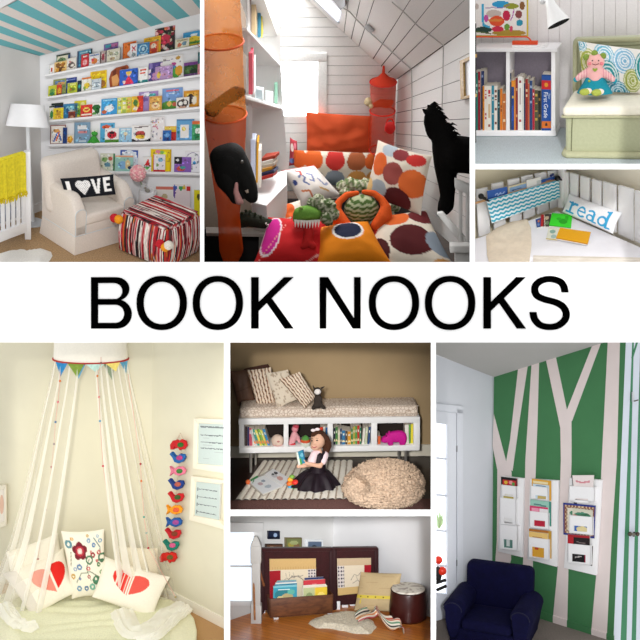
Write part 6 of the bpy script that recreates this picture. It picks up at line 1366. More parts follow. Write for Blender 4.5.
    for u, v in ((.6, .42), (.74, .74), (.93, .4)): fl.append(('o', u, v, .1, .07, .6, '#4f7a5a'))
    pil([(61, 531), (104, 529), (107, 596), (72, 599)], (90, 601), 0, 12, .17, paint(cw, *fl, asp=.68), 'embroidered pillow with dark red flower and small coloured sprigs')
    def heart(u0, v0, s, stripes, c1, c2):
        def f(u, v, c):
            x, y = (u - u0) / s, (v0 - v) / s + .12
            if (x * x + y * y - .3) ** 3 - 1.1 * x * x * y ** 3 * 1.0 < 0:
                return stripes(x, y, H(c1), H(c2), c)
            return c
        return f
    hp = R.lean(R.floor(45, 609, .1), 6, 40)
    def st1(x, y, a, b, c): return a if x > .12 else (c if x > .02 else b)
    q = R.hits([(2, 574), (63, 548), (77, 592), (32, 618)], hp)
    solo(R, 'cushion', 'cream pillow with a red heart, one lobe red and one lobe pale striped', 'cushion', pillow(q, hp[1], .2, 90, 90, paint(cw, heart(.62, .52, .47, st1, '#e0241c', '#ea8a78'), lambda u, v, c: H('#dfd8ca') if u < .2 else c), '#efe9d8', .05, .012, 2), am)
    hp = R.lean(R.floor(128, 611, .1), -8, 38)
    def st2(x, y, a, b, c):
        if x < -.18: return a if math.sin(x * 30) > -.8 else c
        if x > .12: return b
        return b if math.sin(x * 75) > .1 else c
    q = R.hits([(104, 556), (170, 577), (152, 620), (92, 597)], hp)
    solo(R, 'cushion', 'cream pillow with a red heart crossed by white vertical stripes', 'cushion', pillow(q, hp[1], .2, 90, 90, paint(cw, heart(.50, .46, .43, st2, '#dd2f26', '#e4584c')), '#efe9d8', .05, .012, 5), am)
    # ---------------- canopy
    ctr = R.at(91, 356, 11.62); k = R.px(ctr); A0 = V3((ctr.x, ctr.y, 0)); zA = lambda y: R.up(ctr, y).z
    t = thing(R, 'bed_canopy', 'white sheer canopy with a bunting trimmed ring hanging over the pad', 'canopy', V3((ctr.x, ctr.y, .1)))
    rr_ = 36.5 * k
    zr = zA(358.5)
    band = gridsurf(lambda u, v: A0 + V3((rr_ * (1 - .04 * v) * math.cos(u * 2 * math.pi), rr_ * .55 * math.sin(u * 2 * math.pi), zr + .30 * v)), 48, 2, closed_u=True)
    part(t, 'band', band, mat('#f4f0e4', .9, .02))
    part(t, 'trim', tube([A0 + V3((rr_ * 1.01 * math.cos(a), rr_ * .56 * math.sin(a), zr)) for a in [i * math.pi / 30 for i in range(61)]], .011, 8), mat('#b03a34', .8))
    # pennants on the front of the ring
    def pen(x0, x1, xt, yt, c, pr=0, o=.02):
        def rim(x):
            f = max(-1, min(1, (x - 91) / 36.5)); return A0 + V3((rr_ * f, -rr_ * .56 * math.sqrt(max(0, 1 - f * f)) - o, zr - .004))
        a, b = rim(x0), rim(x1); m = (a + b) / 2; pl = R.vpl(a, b); tip = R.hit(xt, yt, pl)
        n = pl[1]
        g = slab([a, b, tip], n * -.004)
        part(t, 'pennant', g, mat(c, .9, .15, 30), smooth=False)
    pen(103, 114, 112, 380, '#6f8a6a', o=.0); pen(57, 68.5, 60.5, 376.5, '#2f86c0'); pen(69, 84.5, 77, 377.5, '#7f9a3f'); pen(77, 86, 78.5, 379, '#6aa6c8', o=.0); pen(86, 104, 95.5, 372, '#bfe2d8'); pen(105.5, 119, 116, 371.5, '#f0dc7a'); pen(119.5, 127, 126.3, 373.5, '#5fa6cc')
    # veils with an opening at the front
    net = sheer('#f7f3e6', .24, trans=.45); fold = sheer('#fffdf6', .78, trans=.45)
    zb = .11
    prof = lambda v: 35.5 + 3 * min(1, v * 4) + 44 * v ** 1.15 + 26 * max(0, v - .75) ** 1.2
    def veil(a0, a1, seed, nf, amp):
        def f(u, v):
            a = a0 + (a1 - a0) * u
            r = prof(v) * k * (1 + amp * (.25 + v) * math.sin(u * nf * 6.283 + seed) * .5)
            z = zr - .01 + (zb - zr) * v
            sq = .56 + .1 * v
            return A0 + V3((r * math.cos(a), r * sq * math.sin(a), z))
        return f
    D2 = math.radians
    # angles: 270 deg is towards the viewer
    f_l = veil(D2(252), D2(95), 0.3, 13, .10); f_r = veil(D2(276), D2(445), 1.2, 14, .10)
    def swing(f, dx, dpow=1.3):
        return lambda u, v: f(u, v) + V3((dx * k * (1 - u) ** 1.5 * v ** dpow, 0, 0))
    fl2, fr2 = swing(f_l, -20), swing(f_r, 20)
    part(t, 'veil', gridsurf(fl2, 110, 26), net); part(t, 'veil', gridsurf(fr2, 110, 26), net)
    # gathered folds in the cloth
    def foldstrip(f, u0, w):
        def s(u, v):
            p = f(min(1, max(0, u0 + (u - .5) * w * (.5 + .6 * v))), v); c = A0 + V3((0, 0, p.z)); d = (p - c); return p + d.normalized() * (.012 * math.sin(u * math.pi))
        return gridsurf(s, 4, 26)
    for u0, w in ((.01, .035), (.10, .03), (.22, .025), (.34, .03)): part(t, 'fold', foldstrip(fl2, u0, w), fold)
    for u0, w in ((.01, .05), (.055, .03), (.11, .04), (.16, .03), (.24, .03), (.33, .025), (.41, .03)): part(t, 'fold', foldstrip(fr2, u0, w), fold)
    # cloth pooled at the foot of each side
    def pool(pts, w, seed):
        sp = spline([R.floor(x, y, .125) for x, y in pts], 8); n = len(sp)
        def s(u, v):
            p = sp[min(n - 1, int(u * (n - 1)))]; q = sp[min(n - 1, int(u * (n - 1)) + 1)]; tt = (sp[min(n - 1, int(u * (n - 1)) + 1)] - sp[max(0, int(u * (n - 1)) - 1)]); nn = V3((-tt.y, tt.x, 0)).normalized()
            return p + nn * (v - .5) * w * 2 + V3((0, 0, .05 * math.sin(v * math.pi) + .035 * mnoise.noise(V3((u * 7 + seed, v * 6, seed)))))
        return gridsurf(s, 40, 14)
    heap = sheer('#fffdf4', .86, trans=.3)
    part(t, 'veil_hem', pool([(4, 606), (14, 620), (26, 627), (36, 625)], .10, 1), heap); part(t, 'veil_hem', pool([(122, 612), (132, 632), (150, 628), (168, 615), (184, 606)], .14, 5), heap); part(t, 'veil_hem', pool([(135, 642), (155, 636), (176, 618), (186, 610)], .08, 9), heap)
    # bead strings
    def beads(lab, pts, cols, f):
        t2 = thing(R, 'bead_string', lab, 'decoration', pts and R.at(*pts[-1], f(pts[-1][1])))
        P = [R.at(x, y, f(y)) for x, y in pts]
        part(t2, 'string', tube(P, .0035, 5), mat('#d8a89a', .7))
        for p, c in zip(P, cols):
            if c: part(t2, 'bead', ball(p, 1.15 * k, 10, 8), mat(c, .4))
    near = lambda y: 11.36 + (y - 360) * .0016
    beads('string of coloured beads hanging inside the fold nearer the small framed print', [(60, 372), (60, 381), (58, 402), (55.5, 422), (54, 444), (51.5, 467), (49, 488), (46, 510), (41.5, 530), (38, 559)], [None, '#d8702a', '#e07a86', '#3f6f9a', '#9a8a8a', '#a02030', '#d8803a', '#b89a9a', '#c85a5a', '#8a1f30'], near)
    beads('string of coloured beads down the middle of the canopy', [(101, 357), (101, 363), (97.5, 376), (99, 397), (100, 421), (103, 466), (112, 528), (120, 569)], [None, '#8a4a4a', '#d8803a', '#e08a86', '#5a9ab8', '#c83a4a', '#c87a7a', '#c02a3a'], near)
    beads('string of coloured beads hanging on the side nearer the fabric garland', [(128, 374), (140.5, 464), (141.3, 481), (144, 517), (146.5, 533), (148.3, 548), (175.5, 597)], [None, '#a0202c', '#d8702a', '#4f9a8a', '#9ab0a8', '#a02838', '#b0a070'], near)
    # ---------------- fabric animal garland
    gp = off(right, .07); k2 = R.px(R.hit(175, 500, gp))
    t = thing(R, 'fabric_garland', 'garland of ten bright felt birds and fish hanging on the wall', 'decoration', R.hit(168, 563, gp))
    part(t, 'cord', tube(R.hits([(176.5, 440), (180.3, 433), (183, 440), (178, 470), (175, 510), (168, 560)], off(gp, -.02)), .005, 6), mat('#d8c8b0', .8))
    def T_(cx, cy, s, pts, flip=False): return [(cx + (-x if flip else x) * s, cy + y * s) for x, y in pts]
    bird = [(-8, -4), (-6, -6), (-4, -3), (-1, -1), (3, -4), (7, -3.5), (8, 0), (6, 4), (1, 6), (-3, 4.5), (-5, 0)]
    fish = [(-8, -5), (-4, -1.5), (0, -4.5), (5, -4.5), (8, -1), (7, 3), (2, 5), (-2, 4), (-4.5, 1.5), (-8, 5), (-6.5, 0)]
    elep = [(-8, 5), (-8.5, 0), (-6, -4), (-1, -5), (1, -3), (3, -5.5), (7, -4), (8.5, 1), (6, 5), (4, 4), (2, 6), (0, 3), (-3, 4), (-4, 1), (-5.5, 5)]
    rows = [(elep, 179, 444.5, '#c01f24', '#2f6a2a'), (bird, 178, 457.5, '#2560a4', '#b03a7a'), (fish, 178, 470.8, '#e27a94', '#3f7a3a'), (bird, 176.3, 484, '#1f3c82', '#b05a4a'), (bird, 176, 497, '#c41f26', '#3a5a2a'), (fish, 174.6, 509.6, '#ef9a20', '#e0603a'), (fish, 174.2, 522, '#2458a2', '#a04a90'), (bird, 173, 533.5, '#c2202a', '#7a3a24'), (bird, 171, 545, '#1f7a6a', '#d05a86'), (elep, 168.5, 557, '#c8241c', '#6a5a2a')]
    for i, (sh, x, y, c, c2) in enumerate(rows):
        an = part(t, 'fabric_animal', puff(R, gp, T_(x, y, .98, sh), 3.5), mat(c, .9, .15, 60, .3))
        part(an, 'patch', puff(R, off(gp, 2.0 * k2), ell(x + 1.5, y + .3, 3, 2.4, 16), 1.4), mat(c2, .9, .2, 60))
    tunnel(R, 0, 342.5, 224, 640, 13.3, 'r', mat('#f0ead8', .9))
    spot((-.8, -1, .9), R.M @ V3((0, 0, 1.0)), 2900, 18, .6, (1, .97, .88))
nook_e()
# ================================================================ nook F: window bench with cubbies, girl reading on a rug, beanbag
F_ = Room(330, 455, 12.8, pitch=20)
def nook_f():
    R = F_
    back = R.vpl(R.floor(230, 458), R.floor(431, 456)); N = back[1]
    struct(R, 'wall_back', slab([R.hit(228.5, 340, back), R.hit(432.5, 340, back), R.hit(432.5, 456.5, back), R.hit(228.5, 458.5, back)], N * -.05), mat('#a58e6c', .85, .03, 3))
    struct(R, 'baseboard_back', slab(R.hits([(228.5, 446.5), (432.5, 444.5), (432.5, 456), (228.5, 458)], off(back, .02)), N * -.018), mat('#cfcabb', .5, .01))
    struct(R, 'floor', slab([R.floor(228.5, 511.5), R.floor(432.5, 511.5), R.floor(432.5, 455), R.floor(228.5, 455)], (0, 0, -.012)), wood('#1c0d0a', '#2d1610', (1, 6, 6), .35))
    solo(R, 'carpet_strip', 'strip of brown carpet along the near edge of the dark floor', 'carpet', bev(slab([R.floor(228.6, 511), R.floor(432.3, 511), R.floor(432.3, 499.5), R.floor(228.6, 501.5)], (0, 0, .014)), .003, 1), mat('#6e4c46', .95, .35, 90, .5, bscale=150))
    # bench: front plane
    fp = R.vpl(R.floor(249, 473), R.floor(407, 469)); fp = off(fp, 0)
    dep = N * -.36
    t = thing(R, 'storage_bench', 'long white bench unit with four open cubbies on metal legs', 'bench', R.floor(330, 472))
    wm = mat('#f1f1f2', .4, .01)
    def yl(x, a, b): return a + (b - a) * (x - 239) / 181
    def brd(nm, x0, y00, y01, x1, y10, y11, e=dep, o=0.0): part(t, nm, bev(slab(R.hits([(x0, y00), (x1, y10), (x1, y11), (x0, y01)], off(fp, o)), e), .004, 2), wm)
    brd('top', 238.5, 419, 424.9, 420, 417, 422.8); brd('bottom', 239.3, 447.6, 453.4, 419.8, 445, 450.6)
    for nm, x0, x1 in (('side_panel', 239, 244), ('divider', 283.6, 288.4), ('divider', 327.6, 333), ('divider', 371.2, 377.2), ('side_panel', 413.8, 420)):
        brd(nm, x0, yl(x0, 424, 422), yl(x0, 448, 445.5), x1, yl(x1, 424, 422), yl(x1, 448, 445.5), dep, -.001)
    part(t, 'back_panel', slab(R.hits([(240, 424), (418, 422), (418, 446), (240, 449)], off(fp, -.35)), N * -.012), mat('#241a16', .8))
    met = mat('#b8b4ae', .3, .02, metal=.8)
    for x, y0, y1, o in ((250.5, 453, 472.8, -.02), (406, 450.5, 467, -.02), (255.5, 453, 464, -.30), (399, 450.5, 460, -.30)):
        a, b = R.hit(x, y0, off(fp, o)), R.hit(x, y1, off(fp, o)); part(t, 'leg', tube([a, V3((a.x, a.y, 0.001))], .018, 12), met)
    # seat cushion
    f4 = R.hits([(239.5, 419), (418.5, 417), (418, 405.5), (239.5, 408.5)], off(fp, -.01)); hh = (f4[2] - f4[1]).z
    f4 = [p + V3((0, 0, .004)) for p in f4]
    b4 = [p + N * -.37 for p in f4]
    cs = bev(hexa([f4[0], f4[1], b4[1], b4[0]], [f4[3], f4[2], b4[2], b4[3]]), .035, 4)
    t = thing(R, 'bench_cushion', 'long cream bench cushion with a fine brown print', 'cushion', (f4[0] + f4[1]) / 2)
    m = bpy.data.materials.new('printed_linen'); m.use_nodes = True; nt = m.node_tree; bs = nt.nodes['Principled BSDF']; bs.inputs['Roughness'].default_value = .9
    tc = nt.nodes.new('ShaderNodeTexCoord'); vo = nt.nodes.new('ShaderNodeTexVoronoi'); vo.inputs['Scale'].default_value = 26; vo.feature = 'DISTANCE_TO_EDGE'
    rp = nt.nodes.new('ShaderNodeValToRGB'); rp.color_ramp.elements[0].position = .03; rp.color_ramp.elements[1].position = .12; rp.color_ramp.elements[0].color = (*H('#bba390'), 1); rp.color_ramp.elements[1].color = (*H('#e6d9cc'), 1)
    nt.links.new(tc.outputs['Object'], vo.inputs['Vector']); nt.links.new(vo.outputs['Distance'], rp.inputs['Fac']); nt.links.new(rp.outputs[0], bs.inputs['Base Color'])
    part(t, 'cover', cs, m)
    for z in (f4[0].z + hh * .12, f4[3].z - hh * .12): part(t, 'piping', tube([V3((f4[0].x, f4[0].y, z)) + N * .004, V3((f4[1].x, f4[1].y, z - .0)) + N * .004], .006, 6), mat('#c9b8a8', .9))
    zs = f4[2].z
    # pillows on the bench
    am = amat(.9, .35, 80)
    def stripes(c1, c2, n, wob=.11):
        a, b, d = H(c1), H(c2), H('#b98a66')
        def f(u, v):
            q = (u * n + wob * math.sin(v * 34 + math.floor(u * n) * 2.1)) % 1
            return b if q < .28 else (d if q < .4 else a)
        return f
    def pil(q, at, yaw, lean, th, pat, lab, fwd=0, m=None, backc='#d8c8b4'):
        pl = off(R.lean(R.floor(*at, zs), yaw, lean), fwd); qq = R.hits(q, pl)
        solo(R, 'cushion', lab, 'cushion', pillow(qq, pl[1], th, 44, 44, pat, backc, .03, .01, q[0][0]), m or am)
    pil([(229, 371), (249, 369), (255, 402.5), (238, 406)], (246, 404), 0, 8, .11, paint('#6a4d3c', ('s', [(.1, .6), (.9, .5)], .02, '#543a2c'), ('s', [(.3, .1), (.35, .9)], .015, '#7a5a48')), 'brown leather pillow at the end of the bench', fwd=-.14, m=amat(.5, .1, 40))
    # dark bolster peeping out above
    pl = off(R.lean(R.floor(262, 404, zs), 0, 5), -.23); solo(R, 'cushion', 'dark brown rounded cushion peeping over the first striped pillow', 'cushion', pillow(R.hits([(244, 369), (268, 364), (282, 392), (250, 403)], pl), pl[1], .08, 24, 24, paint('#4a3026'), '#4a3026', -.02), am)
    pil([(246.5, 370), (271, 367), (277, 402), (257.5, 408)], (268, 405), -4, 12, .10, stripes('#e6d6c2', '#6a4a38', 7), 'cream pillow with bumpy brown stripes nearest the leather pillow', fwd=-.05)
    pil([(265.5, 373), (288, 369.5), (298.5, 399), (277.5, 408.5)], (286, 405), 0, 13, .09, paint('#e2d5c2', *[('e', rnd.random(), rnd.random(), .035, .03, '#b9a690') for _ in range(60)]), 'plain cream nubby pillow between the two striped pillows', fwd=.06)
    pil([(279, 379), (299.5, 371.5), (316, 397.5), (304.5, 409)], (303, 406), 4, 14, .09, stripes('#e8d8c4', '#6e4c38', 7), 'cream pillow with bumpy brown stripes next to the toy donkey', fwd=.17)
    # donkey
    dp = off(R.lean(R.floor(318, 408, zs), 0, 0), .1); k = R.px(R.hit(318, 400, dp)); c = lambda x, y, o=0: R.hit(x, y, off(dp, o * k))
    t = thing(R, 'plush_donkey', 'small dark grey plush donkey with a white muzzle sitting on the bench', 'soft toy', c(318, 409))
    gm = mat('#3b332e', .95, .15, 60)
    part(t, 'body', skinpx(R, dp, [(318, 397, 3.6), (318, 404, 4.6), (314.5, 406.5, 2.2, 3), (313.2, 408, 2.0, 6), (321.5, 405.5, 2.2, 3), (323.5, 407.5, 2.0, 6), (315, 399, 1.6, 2), (321, 399, 1.6, 2)], [(0, 1), (1, 2), (2, 3), (1, 4), (4, 5), (0, 6), (0, 7)]), gm)
    part(t, 'head', ball(c(317.5, 391.5), (4.2 * k, 3.6 * k, 4.2 * k), 16, 12), gm); part(t, 'muzzle', ball(c(317.6, 391.8, 2.6), (3.4 * k, 2.6 * k, 3.0 * k), 14, 10), mat('#ece6e2', .9))
    for a, b in (((314.5, 389), (312.8, 385.5)), ((321, 388.5), (324.5, 386.5))): part(t, 'ear', tube([c(*a), c(*b)], [1.1 * k, .4 * k], 8), gm)
    # cubby contents; zf = cubby floor
    zf = R.hit(330, 446.5, fp).z
    fo = lambda o: off(fp, -o)
    def bk(x0, x1, yt, c, lab, lean=0, yb=None, o=.06, dz=.2, deco=()):
        yb = yl((x0 + x1) / 2, 447.4, 444.8) if yb is None else yb
        q = R.hits([(x0 + lean, yt), (x1 + lean, yt), (x1, yb), (x0, yb)], fo(o))
        solo(R, 'book', lab, 'book', panel(q, N * -dz, 4, 16, paint(c, *deco), '#e6ddd0'), amat(.5), group='books in the bench cubbies', smooth=False)
    B = ('r', .2, .2, .8, .3, '#e8e4d8')
    bk(245, 247.3, 426.5, '#4a3c3a', 'dark upright book at the outer wall of the first cubby'); bk(247.6, 249.2, 427, '#2a3a6a', 'thin navy book in the first cubby')
    bk(249.6, 252.5, 428, '#c8586a', 'pink book in the first cubby', -1, deco=(B,)); bk(252.8, 254.3, 429, '#e8dcd0', 'thin white book leaning in the first cubby', -1.5)
    for i, (x, c, lab) in enumerate([(255.4, '#c9d0d4', 'pale grey book leaning in the first cubby'), (258, '#3f9a8a', 'green-blue book leaning in the first cubby'), (260.6, '#e2d85a', 'lemon yellow book leaning in the first cubby'), (263.2, '#7ab04a', 'leaf green book leaning in the first cubby'), (265.8, '#d8d46a', 'pale lime book leaning in the first cubby'), (268.4, '#2f8ac0', 'sky blue book leaning next to the doll')]):
        bk(x, x + 2.2, 430 - (i % 2), c, lab, -6.0, deco=(B, ('e', .5, .7, .4, .1, '#e88a4a')))
    p = R.hit(277.5, 440.5, fo(.08)); k = R.px(p)
    t = thing(R, 'toy_globe', 'round cream and pink ball doll in the first cubby', 'toy', p - V3((0, 0, 6 * k))); part(t, 'ball', ball(p, 6.2 * k, 24, 18), mat('#e6cdbc', .8, .12, 12)); part(t, 'band', ball(p + V3((0, 0, -3.2 * k)), (5.4 * k, 5.4 * k, 2.7 * k), 20, 12), mat('#d8a8a0', .8)); part(t, 'spot', ball(p + N * 5.6 * k + V3((.01, 0, .01)), (1.6 * k, 1.2 * k, 1.0 * k), 10, 8), mat('#c27f78', .8))
    # second cubby: pink doll, teapot, books
    dp2 = fo(.1)
    t = thing(R, 'rag_doll', 'pink rag doll leaning in the second cubby behind the girl', 'soft toy', R.hit(292, 447, dp2)); k = R.px(R.hit(294, 436, dp2))
    part(t, 'body', skinpx(R, dp2, [(294.5, 434, 3.2), (293, 439, 3.6), (291, 444, 3.0), (298, 437, 1.8), (299.5, 442, 1.6)], [(0, 1), (1, 2), (0, 3), (3, 4)]), mat('#e2a6ac', .9)); part(t, 'head', ball(R.hit(295, 429, dp2), 3.4 * k, 14, 10), mat('#dd8f9a', .9)); part(t, 'hair', ball(R.hit(296, 426.6, dp2), (3.2 * k, 3 * k, 2.0 * k), 12, 8, .3, 1), mat('#c04a5a', .9))
    part(t, 'skirt', lathe([(2.4 * k, 0), (4.2 * k, -4.5 * k)], R.hit(292, 441, dp2), 16), mat('#c8303a', .9))
    dp3 = fo(-.02); k = R.px(R.hit(305, 443, dp3)); p = R.hit(305.5, 447.2, fo(.05))
    t = thing(R, 'toy_pot', 'rounded toy pot in white, red and green in the second cubby', 'toy', p)
    part(t, 'pot', lathe([(3.5 * k, 0), (5.0 * k, 2.5 * k), (5.2 * k, 4.5 * k), (4.8 * k, 6 * k)], p, 24), mat('#dfe4d8', .4)); part(t, 'band', lathe([(4.9 * k, 5.8 * k), (5.1 * k, 7 * k), (4.2 * k, 8.5 * k)], p, 24), mat('#d8562e', .4)); part(t, 'lid', lathe([(4.2 * k, 8.5 * k), (3 * k, 11 * k), (.6 * k, 12.5 * k)], p, 24), mat('#5a9a4a', .4)); part(t, 'base', lathe([(3.9 * k, .0), (4.3 * k, 1.6 * k)], p, 24), mat('#4a9a5a', .4))
    bk(320.5, 323, 427, '#c8452f', 'red book in the second cubby beside the white divider'); bk(323.3, 325.3, 426.5, '#e8e4dc', 'white book in the second cubby beside a red one'); bk(325.6, 327.3, 427.5, '#2f6fae', 'blue book hard against the divider in the second cubby')
    # third cubby
    for x0, x1, yt, c, lab in ((333.6, 335.4, 428, '#232a3a', 'black spine first in the third cubby'), (335.7, 337.6, 427, '#4f8a4a', 'green spine near the start of the third cubby'), (337.9, 340, 430, '#d8d2b8', 'cream spine in the third cubby'), (340.3, 341.6, 428.5, '#27406a', 'navy spine in the third cubby'), (341.9, 345.2, 430.5, '#3a7aa8', 'wide blue spine in the third cubby'), (345.5, 347.3, 431, '#5a4a42', 'brown spine in the third cubby'), (347.6, 350.8, 431.5, '#e0a03a', 'wide amber spine in the third cubby'), (351.1, 352.8, 428.5, '#3f8a4a', 'thin green spine in the third cubby'), (353.1, 355, 426.5, '#bfae4a', 'mustard spine in the third cubby'), (355.3, 357, 426, '#58a04a', 'tall grass green spine in the third cubby'), (357.3, 359.3, 425.5, '#c8402f', 'tall red spine in the third cubby'), (359.6, 361.2, 427.5, '#2f7a5a', 'deep green spine in the third cubby')): bk(x0, x1, yt, c, lab, deco=(B, ('e', .5, .7, .4, .06, '#f0e0b0')))
    for x0, c, lab in ((361.8, '#e8e4da', 'white book leaning in the third cubby'), (364.4, '#c8d2b0', 'pale green book leaning in the third cubby'), (367.2, '#2a4a7a', 'dark blue book leaning against the third divider')): bk(x0, x0 + 2.1, 428 - (x0 - 361) * .2, c, lab, 1.6, deco=(B,))
    # fourth cubby
    bk(377.8, 380.4, 436, '#d8683a', 'short orange book behind the pink hippo'); bk(404.8, 408.6, 424.8, '#e8e6dc', 'white book behind the hippo tail'); bk(408.9, 410.5, 424.5, '#5aa04a', 'green book beside the white one in the last cubby'); bk(410.8, 413, 424, '#e2d23a', 'yellow book at the end of the last cubby')
    hp = fo(.03); out = [(381, 439), (383, 436.5), (385.5, 435.8), (386, 433), (388, 433.3), (388.5, 431.5), (391, 431.8), (393, 431.2), (398, 430.4), (403, 431), (406, 433.5), (407, 438), (406.5, 441), (405, 444.6), (401, 444.8), (400.5, 441.5), (396, 442.2), (392.5, 442), (392, 445.4), (388, 445.6), (387.2, 441.8), (383.5, 442.5), (381.2, 441.5)]
    t = thing(R, 'toy_hippo', 'magenta toy hippo standing in the last cubby', 'toy', R.hit(394, 445.4, hp)); part(t, 'body', puff(R, hp, out, 7, 8), mat('#cb1690', .7, .08, 60)); k = R.px(R.hit(394, 440, hp)); part(t, 'eye', ball(R.hit(386.5, 436, off(hp, 3.2 * k)), .7 * k, 8, 6), mat('#5a0a3c', .4))
    part(t, 'ear', ball(R.hit(389.3, 432.2, off(hp, 1.0 * k)), (1.4 * k, 1 * k, 1.6 * k), 10, 8), mat('#b51280', .7))
    # rug
    rg = [R.floor(234.5, 501.5), R.floor(351, 500.5), R.floor(353, 462), R.floor(262, 462.5)]
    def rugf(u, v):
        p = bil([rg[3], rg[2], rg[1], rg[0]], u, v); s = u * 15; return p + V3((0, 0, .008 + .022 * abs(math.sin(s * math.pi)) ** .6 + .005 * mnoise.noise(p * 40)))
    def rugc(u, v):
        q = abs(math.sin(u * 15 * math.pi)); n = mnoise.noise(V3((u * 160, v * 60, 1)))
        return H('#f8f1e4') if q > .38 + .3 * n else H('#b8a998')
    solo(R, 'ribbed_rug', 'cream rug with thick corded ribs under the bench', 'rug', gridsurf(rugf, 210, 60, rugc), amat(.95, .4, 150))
    # open book
    z1 = .035
    def page(pts, dz, pat, lab=None): return panel([R.floor(x, y, z1 + dz) for x, y in pts], V3((0, 0, -.012)), 26, 26, pat, '#d8d4cc')
    t = thing(R, 'open_book', 'large open picture book lying on the corded rug', 'book', R.floor(267, 484, z1))
    part(t, 'page', page([(248, 481), (265, 475), (283, 486), (263, 494)], .02, paint('#eef0f4', ('e', .35, .4, .12, .1, '#c8b0b8'), ('e', .6, .3, .1, .08, '#9aa8b8'), ('e', .5, .7, .15, .1, '#b8c4d0'), ('s', [(.1, .2), (.3, .05)], .04, '#3f8a5a')), None), amat(.6), smooth=False)
    part(t, 'page', page([(264, 475), (273, 468.5), (289.5, 478), (283, 486)], .024, paint('#f2f2f4', ('e', .45, .35, .2, .14, '#d0d0d4'), ('e', .75, .3, .12, .1, '#3a3a40'), ('e', .5, .25, .1, .07, '#3a3a40'), ('e', .5, .65, .2, .14, '#d8a8a0')), None), amat(.6), smooth=False)
    part(t, 'cover', bev(slab([R.floor(x, y, z1 + .006) for x, y in [(247, 482), (272.5, 468), (291, 478.5), (263.5, 495.8)]], V3((0, 0, -.012))), .003, 1), mat('#b9b2a8', .6))
    part(t, 'bookmark', slab([R.floor(x, y, z1 + .03) for x, y in [(250, 479.5), (257.5, 475.5), (258.5, 476.8), (251, 481)]], V3((0, 0, -.004))), mat('#2f8a4a', .6)); part(t, 'tab', ball(R.floor(248, 482, z1 + .02), .03, 10, 8), mat('#dd6a3a', .6))
    # stacking toy
    p = R.floor(292, 486.5, .03); k = R.px(p)
    t = thing(R, 'stacking_toy', 'little stack of red, orange and green toy pieces on the corded rug', 'toy', p)
    for nm, x, y, r, c in (('piece', 290.2, 479.5, 3.0, '#e8a83a'), ('piece', 289.5, 483.5, 3.2, '#e2702c'), ('piece', 292, 476.8, 2.8, '#7fae4a'), ('piece', 295.5, 482.5, 3.8, '#d8342c'), ('piece', 295.5, 486.2, 4.0, '#5aa84a'), ('piece', 290.3, 487, 2.6, '#4a9ac0')):
        q = R.at(x, y, R.depth(p) - .02); part(t, nm, ball(q, (r * k, r * k * .9, r * k * .78), 16, 10), mat(c, .4))
    # beanbag
    bp = R.floor(383, 503); k = R.px(bp); ce = R.at(383, 485, R.depth(bp) - .08)
    V, Fc, _ = ball((0, 0, 0), 1, 150, 96)
    pts = []
    for v in V:
        x = v.x * (41.5 + 2 * v.z - (4 * max(0, v.z) * (1 if v.x < 0 else .0))); z = v.z * (27 if v.z > 0 else 23); y = v.y * 30
        if v.z < -.55: z = -.55 * 23 - (-.55 - v.z) * 8
        z += 5 * v.x * max(0, 1 - abs(v.z)) * -.3 + (3 if v.z > 0 else 0) * v.x * .8
        d = math.exp(-(((v.x + .72) / .28) ** 2 + ((v.z - .32) / .3) ** 2)) * (1 if v.y < .3 else 0); q = V3((x + 10 * d, y + 12 * d, z - 3 * d)) * k
        q += v * (.026 * mnoise.noise(v * 27) + .02 * mnoise.noise(v * 50)); pts.append(ce + q)
    zmin = min(p.z for p in pts); pts = [p - V3((0, 0, zmin - .003)) for p in pts]
    solo(R, 'beanbag', 'big fluffy oatmeal beanbag on the floor beside the rug', 'beanbag', (pts, Fc, None), mat('#bda48d', 1, .3, 50, .6, bscale=75))
    # ---------------- girl
    gp = R.lean(R.floor(314, 484, .03), 0, 0); k = R.px(R.hit(315, 470, gp)); c = lambda x, y, o=0: R.hit(x, y, off(gp, o * k))
    sk = mat('#e6b79c', .55, .04, 40); hairm = mat('#4f2c1c', .6, .25, 60, .5, bscale=90, stretch=(4, 4, 1)); dress = mat('#1a0f18', .6, .35, 14, .5, bscale=12)
    t = thing(R, 'person', 'small child in a dark dress and pink sleeves sitting on the rug, holding a book', 'person', c(314, 488))
    gs = []
    def cap(a, b, ra, rb): gs.append(capsule(c(*a), c(*b), ra * k, rb * k))
    cap((318.5, 463, 0), (317.5, 476, 0), 6.4, 8.0); cap((319.5, 455.5, 0), (318.5, 463, 0), 5.2, 6.4)       # trunk
    cap((318.8, 449, 0), (319.2, 455, 0), 2.8, 3.4)                                                             # neck
    cap((313.5, 456, 3), (310.5, 464.5, 6), 3.2, 2.7); cap((310.5, 464.5, 6), (301.5, 466.3, 12), 2.6, 2.0)     # near arm
    cap((325, 456.5, -1), (320, 466, 7), 3.0, 2.5); cap((320, 466, 7), (306.5, 463.5, 12), 2.4, 1.9)            # far arm
    cap((313, 478, 0), (306, 484, 3), 4.6, 3.4); cap((306, 484, 3), (313, 487, 5), 3.0, 2.4)                 # crossed legs
    cap((321, 478, 0), (325, 484, 3), 4.6, 3.4); cap((325, 484, 3), (318, 487, 5), 3.0, 2.4)
    gs.append(ball(c(317.8, 440.6, 1), (7.4 * k, 7.4 * k, 8.4 * k), 24, 18)); gs.append(ball(c(315.2, 446.0, 3.2), (5.0 * k, 4.6 * k, 4.6 * k), 18, 12)); gs.append(ball(c(313.4, 443.4, 8.4), (1.0 * k, 1.1 * k, .9 * k), 10, 8)); gs.append(ball(c(322.6, 443, 3.0), (1.3 * k, 1.6 * k, 2.1 * k), 10, 8))
    part(t, 'body', meld(gs, .8 * k, 4), sk)
